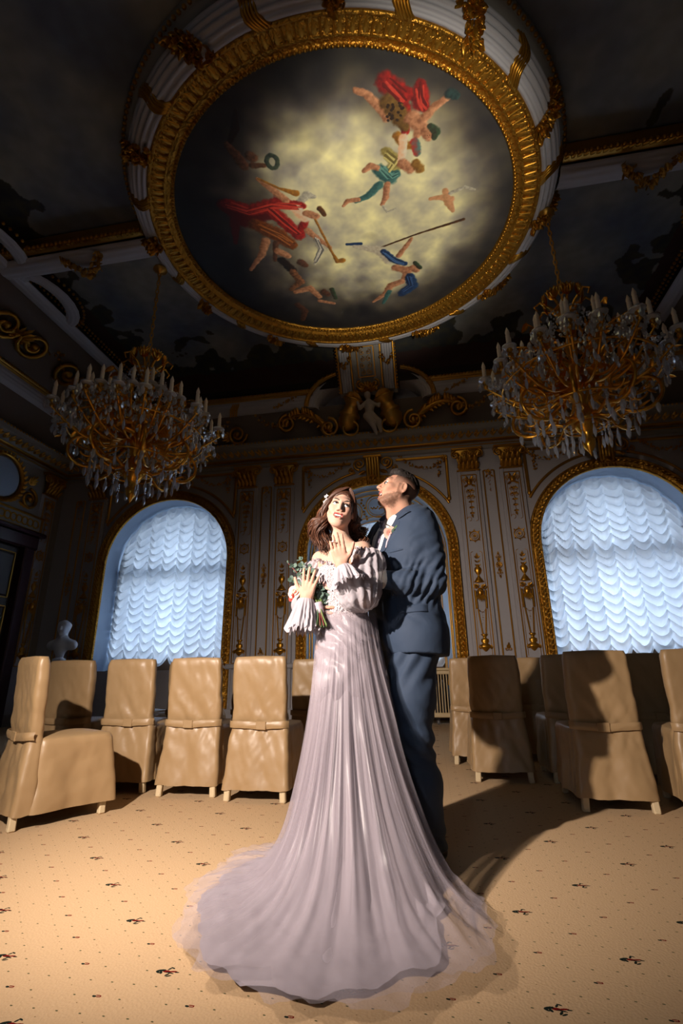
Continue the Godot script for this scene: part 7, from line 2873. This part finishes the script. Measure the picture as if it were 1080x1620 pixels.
	for k in 60:
		var t := k / 59.0
		var d := view_dir(Vector2(530, 968).lerp(Vector2(556, 925), t) + Vector2(rng.randf_range(-9, 9), rng.randf_range(-4, 4)))
		var p := df.hit(EYE + d * 2.3, d)
		b.ball(p, Vector3.ONE * 0.004, Basis.IDENTITY, 6, 4)
	tag(part("beadwork", b, M.pearl, o), "", "", "", "stuff")

	# ---- sleeves: gathered tulle off the shoulder, ballooning, ruffled at the wrist ----
	var pleat := func(p: Vector3, n: Vector3, ax: Vector3, c: Vector3) -> Vector3:
		var q := p - c
		var u := q.dot(ax)
		var side := (Vector3(0, 0, 1) - ax * ax.z).normalized()
		var a := atan2(q.dot(side), q.dot(ax.cross(side)))
		return p + n * (0.006 * sin(a * 17.0 + 2.0 * noise.get_noise_3dv(p * 8.0)) + 0.005 * noise2.get_noise_3dv(p * 18.0) + 0.0 * u)
	var sl := Field.new()
	sl.chain([Vector3(-0.3229, 1.4364, -2.47), Vector3(-0.2933, 1.3593, -2.43), Vector3(-0.316, 1.2492, -2.385), Vector3(-0.3497, 1.1986, -2.35), Vector3(-0.3855, 1.2704, -2.31)], [0.058, 0.075, 0.078, 0.070, 0.045], 0.05)
	sl.ell(Vector3(-0.2982, 1.1856, -2.38), Vector3(0.05, 0.055, 0.06), Basis.IDENTITY, 0.05)
	sl.plane(Vector3(-0.3185, 1.4459, -2.44), Vector3(0.15, 1, 0.1))
	b = MB.new()
	sl.nets(0.0075, b, null, func(p: Vector3, n: Vector3) -> Vector3: return pleat.call(p, n, (elL - shL).normalized(), shL))
	part("sleeve", b, M.tulle_sleeve, o)
	var sr := Field.new()
	sr.chain([Vector3(-0.5795, 1.4272, -2.62), Vector3(-0.619, 1.3467, -2.62), Vector3(-0.642, 1.2464, -2.6), Vector3(-0.6335, 1.177, -2.54), Vector3(-0.6213, 1.1814, -2.45)], [0.056, 0.072, 0.078, 0.07, 0.045], 0.05)
	sr.plane(Vector3(-0.5707, 1.436, -2.58), Vector3(-0.25, 1, 0.1))
	b = MB.new()
	sr.nets(0.0075, b, null, func(p: Vector3, n: Vector3) -> Vector3: return pleat.call(p, n, (elR - shR).normalized(), shR))
	part("sleeve", b, M.tulle_sleeve, o)
	# neckline trim: leafy lace along the top edge
	b = MB.new()
	for q in [[Vector3(-0.3589, 1.4385, -2.4), Vector3(-0.2659, 1.3872, -2.37), 22], [Vector3(-0.5924, 1.427, -2.55), Vector3(-0.5034, 1.3758, -2.46), 16], [Vector3(-0.4993, 1.3714, -2.44), Vector3(-0.3539, 1.3658, -2.4), 26]]:
		for k in q[2]:
			var p: Vector3 = (q[0] as Vector3).lerp(q[1], float(k) / q[2]) + Vector3(rng.randf_range(-0.008, 0.008), rng.randf_range(-0.014, 0.01), rng.randf_range(-0.004, 0.006))
			b.leaf(p, Vector3(rng.randf_range(-1, 1), rng.randf_range(-1, 1), 0.3), Vector3(0, 0, 1), 0.024, 0.012, 0.6)
			b.ball(p, Vector3.ONE * 0.0035, Basis.IDENTITY, 6, 4)
	part("lace_trim", b, M.lace, o)
	# ruffles: a frilled cone at each wrist
	for q in [[wrR, Vector3(-0.6197, 1.0292, -2.4), 0.040, 0.078, 9.0], [wrL + Vector3(0.004, -0.005, 0), Vector3(-0.3657, 1.2339, -2.28), 0.036, 0.075, 8.0]]:
		for lay in 2:
			b = MB.new()
			var p0: Vector3 = q[0]
			var ax: Vector3 = (q[1] as Vector3) - p0
			var bs := frame_of(Vector3(0, 0.15, 1), ax.normalized())
			var r0: float = q[2]
			var r1: float = q[3] * (1.0 - 0.12 * lay)
			var nf: float = q[4]
			b.grid(132, 14, func(u, v):
				var a: float = u * TAU
				var fr: float = sin(a * nf + lay * 2.0 + 1.5 * noise.get_noise_2d(cos(a) * 2.0, sin(a) * 2.0 + v)) + 0.6 * sin(a * nf * 2.3 + v * 3.0)
				var r: float = lerpf(r0, r1, pow(v, 0.7)) + fr * 0.011 * v
				var ln: float = v * (1.0 + 0.10 * noise2.get_noise_2d(cos(a) * 8.0, sin(a) * 8.0 + lay) + 0.06 * sin(a * 23.0)) * (1.0 - 0.08 * lay)
				return p0 + bs.y * ax.length() * ln + (bs.x * cos(a) + bs.z * sin(a)) * r)
			part("cuff_ruffle", b, M.tulle_cuff, o)

	# ---- skirts ----
	var wc := Vector3(-0.4254, 1.0335, -2.525)
	var tc := Vector3(wc.x, 0, wc.z)
	b = MB.new()
	var sf := Field.new()
	sf.chain([Vector3(-0.4247, 1.081, -2.525), Vector3(-0.4255, 0.9707, -2.52), Vector3(-0.4311, 0.7897, -2.5), Vector3(-0.4363, 0.5084, -2.49), Vector3(-0.4375, 0.4147, -2.49)], [0.115, 0.140, 0.145, 0.135, 0.12], 0.06)
	sf.plane(Vector3(-0.4201, 1.1103, -2.5), Vector3(0, 1, 0))
	sf.nets(0.009, b, null, func(p: Vector3, n: Vector3) -> Vector3:
		var k := 0.006 * smoothstep(0.78, 0.95, p.y) * sin(p.y * 85.0 + p.x * 70.0 + 4.0 * noise.get_noise_3dv(p * 6.0))
		k += 0.007 * sin(p.x * 60.0 - p.y * 12.0 + 3.0 * noise.get_noise_3dv(p * 3.0)) * smoothstep(0.95, 0.75, p.y) * smoothstep(0.46, 0.62, p.y)
		return p + n * k)
	part("slip", b, M.gown_satin, o)
	# tiny covered buttons down the side of the hip
	b = MB.new()
	for k in 9:
		var d := view_dir(Vector2(571, 1012).lerp(Vector2(566, 1046), k / 8.0))
		b.ball(sf.hit(EYE + d * 2.3, d), Vector3.ONE * 0.005, Basis.IDENTITY, 7, 5)
	part("button_row", b, M.tie, o)
	var foot_in := [[-180.0, 0.25], [-120.0, 0.36], [-75.0, 0.56], [-50.0, 0.66], [-16.0, 0.84], [2.0, 0.85], [22.0, 0.76], [50.0, 0.48], [90.0, 0.24], [130.0, 0.22]]
	var kc := Vector3(-0.4286, 0.8043, -2.505)
	b = skirt(foot_in, 0.1, 11.0, 0.034, 1.7, kc.y, Vector3(kc.x, 0, kc.z), Vector2(0.1475, 0.1475), -180, 180, 260, 60, 0.008, 0.05)
	part("train", b, M.gown_satin, o)
	var foot_out := [[-180.0, 0.28], [-120.0, 0.44], [-80.0, 0.58], [-56.0, 0.67], [-25.0, 0.88], [0.0, 0.93], [32.0, 0.88], [58.0, 0.62], [75.0, 0.43], [92.0, 0.29], [130.0, 0.25]]
	b = skirt(foot_out, 0.0, 17.0, 0.034, 4.2, wc.y + 0.04, tc, Vector2(0.150, 0.135), -180, 180, 320, 60, 0.036, 0.08)
	part("tulle_overskirt", b, M.tulle, o)
	b = skirt(foot_out, -0.15, 29.0, 0.024, 8.9, wc.y + 0.05, tc, Vector2(0.155, 0.14), -150, 140, 340, 60, 0.050, 0.12)
	part("tulle_overskirt", b, M.tulle, o)

func view_dir(px: Vector2) -> Vector3:
	var bs := Basis(Vector3(0.984159, -0.011251, -0.176931), Vector3(0.065730, 0.950014, 0.305208), Vector3(0.164653, -0.312003, 0.935705))
	return (bs * Vector3((px.x - 540.0) / 770.5, -(px.y - 810.0) / 770.5, -1.0)).normalized()

# ---------- bouquet ----------
func build_bouquet() -> void:
	var tie := Vector3(-0.5401, 1.1439, -2.4)
	var o := thing("bouquet", "bouquet of grey-green eucalyptus and pink roses held by the woman", "bouquet", tie)
	var b: MB
	var disc := MB.new()
	disc.grid(8, 3, func(u, v):
		var a: float = u * TAU
		var r: float = v * 0.5
		return Vector3(cos(a) * r, sin(a) * r * 1.1 + 0.5, 0.12 * r + 0.10 * r * cos(a * 2.0)), true)
	var lm := disc.mesh()
	lm.surface_set_material(0, M.leaf_eucalyptus)
	var heads := [Vector3(-0.7375, 1.4044, -2.46), Vector3(-0.6851, 1.3755, -2.4), Vector3(-0.6789, 1.4239, -2.5), Vector3(-0.6383, 1.336, -2.43), Vector3(-0.5763, 1.2921, -2.44), Vector3(-0.5219, 1.2733, -2.42), Vector3(-0.4998, 1.2433, -2.44), Vector3(-0.7075, 1.3113, -2.46), Vector3(-0.6613, 1.253, -2.42), Vector3(-0.5088, 1.1989, -2.42), Vector3(-0.6242, 1.379, -2.48), Vector3(-0.5404, 1.245, -2.4)]
	for k in heads.size():
		var e: Vector3 = heads[k] - tie + Vector3(0, 0, -0.025)
		var mid := e * 0.5 + Vector3(0.0, 0.03, -0.045)
		b = MB.new()
		var pts := []
		for i in 9:
			var u := i / 8.0
			pts.append(Vector3.ZERO.lerp(mid, u).lerp(mid.lerp(e, u), u))
		b.tube(pts, [0.0035, 0.0035, 0.003, 0.003, 0.003, 0.0025, 0.0025, 0.002, 0.0015], 6)
		var stem := obj("stem", b, M.stem_red if k == 0 else M.stem_green, o)
		for i in range(3, 9):
			for q in 3:
				var a := rng.randf() * TAU
				var d := Vector3(cos(a), sin(a) * 0.8 + 0.3, sin(a * 1.7) * 0.5 + 0.25).normalized()
				var nz := Vector3(rng.randf_range(-0.5, 0.5), rng.randf_range(-0.2, 0.6), 1.0).normalized()
				var x := d.cross(nz).normalized()
				var sc := rng.randf_range(0.017, 0.029) * (0.55 if k == 0 else 1.0)
				inst("leaf", lm, stem, Transform3D(Basis(x, d, x.cross(d)) * Basis.from_scale(Vector3.ONE * sc), pts[i]))
	# roses by the fingers, one deep pink behind
	var ro := Node3D.new()
	ro.name = "rose"
	o.add_child(ro, true)
	rose(ro, Vector3(-0.6655, 1.2307, -2.4) - tie, Vector3(-0.3, 0.25, 1), 0.022, M.rose_pink)
	ro = Node3D.new()
	ro.name = "rose"
	o.add_child(ro, true)
	rose(ro, Vector3(-0.6848, 1.2026, -2.4) - tie, Vector3(-0.7, 0.1, 0.8), 0.012, M.rose_red)
	ro = Node3D.new()
	ro.name = "rose"
	o.add_child(ro, true)
	rose(ro, Vector3(-0.4997, 1.266, -2.44) - tie, Vector3(0.3, 0.4, 1), 0.018, M.rose_pink)
	# stems below the binding
	for k in 18:
		b = MB.new()
		var e := Vector3(-0.5152, 1.0476, -2.36) - tie + Vector3(rng.randf_range(-0.034, 0.026), rng.randf_range(-0.006, 0.014), rng.randf_range(-0.02, 0.02))
		b.tube([Vector3(rng.randf_range(-0.01, 0.01), 0.02, rng.randf_range(-0.01, 0.01)), e * 0.5, e], [0.003, 0.0032, 0.0034], 6)
		obj("cut_stem", b, [M.stem_green, M.leaf_green, M.stem_red, M.stem_green][k % 4], o)
	b = MB.new()
	var dn := (Vector3(-0.5152, 1.0476, -2.36) - tie).normalized()
	b.lathe([Vector2(0.0, 0.03), Vector2(0.021, 0.028), Vector2(0.019, 0.014), Vector2(0.021, 0.0), Vector2(0.019, -0.014), Vector2(0.021, -0.026), Vector2(0.0, -0.028)], 14, Transform3D(frame_of(Vector3(0, 0, 1), -dn), Vector3.ZERO))
	obj("ribbon", b, M.ribbon, o)
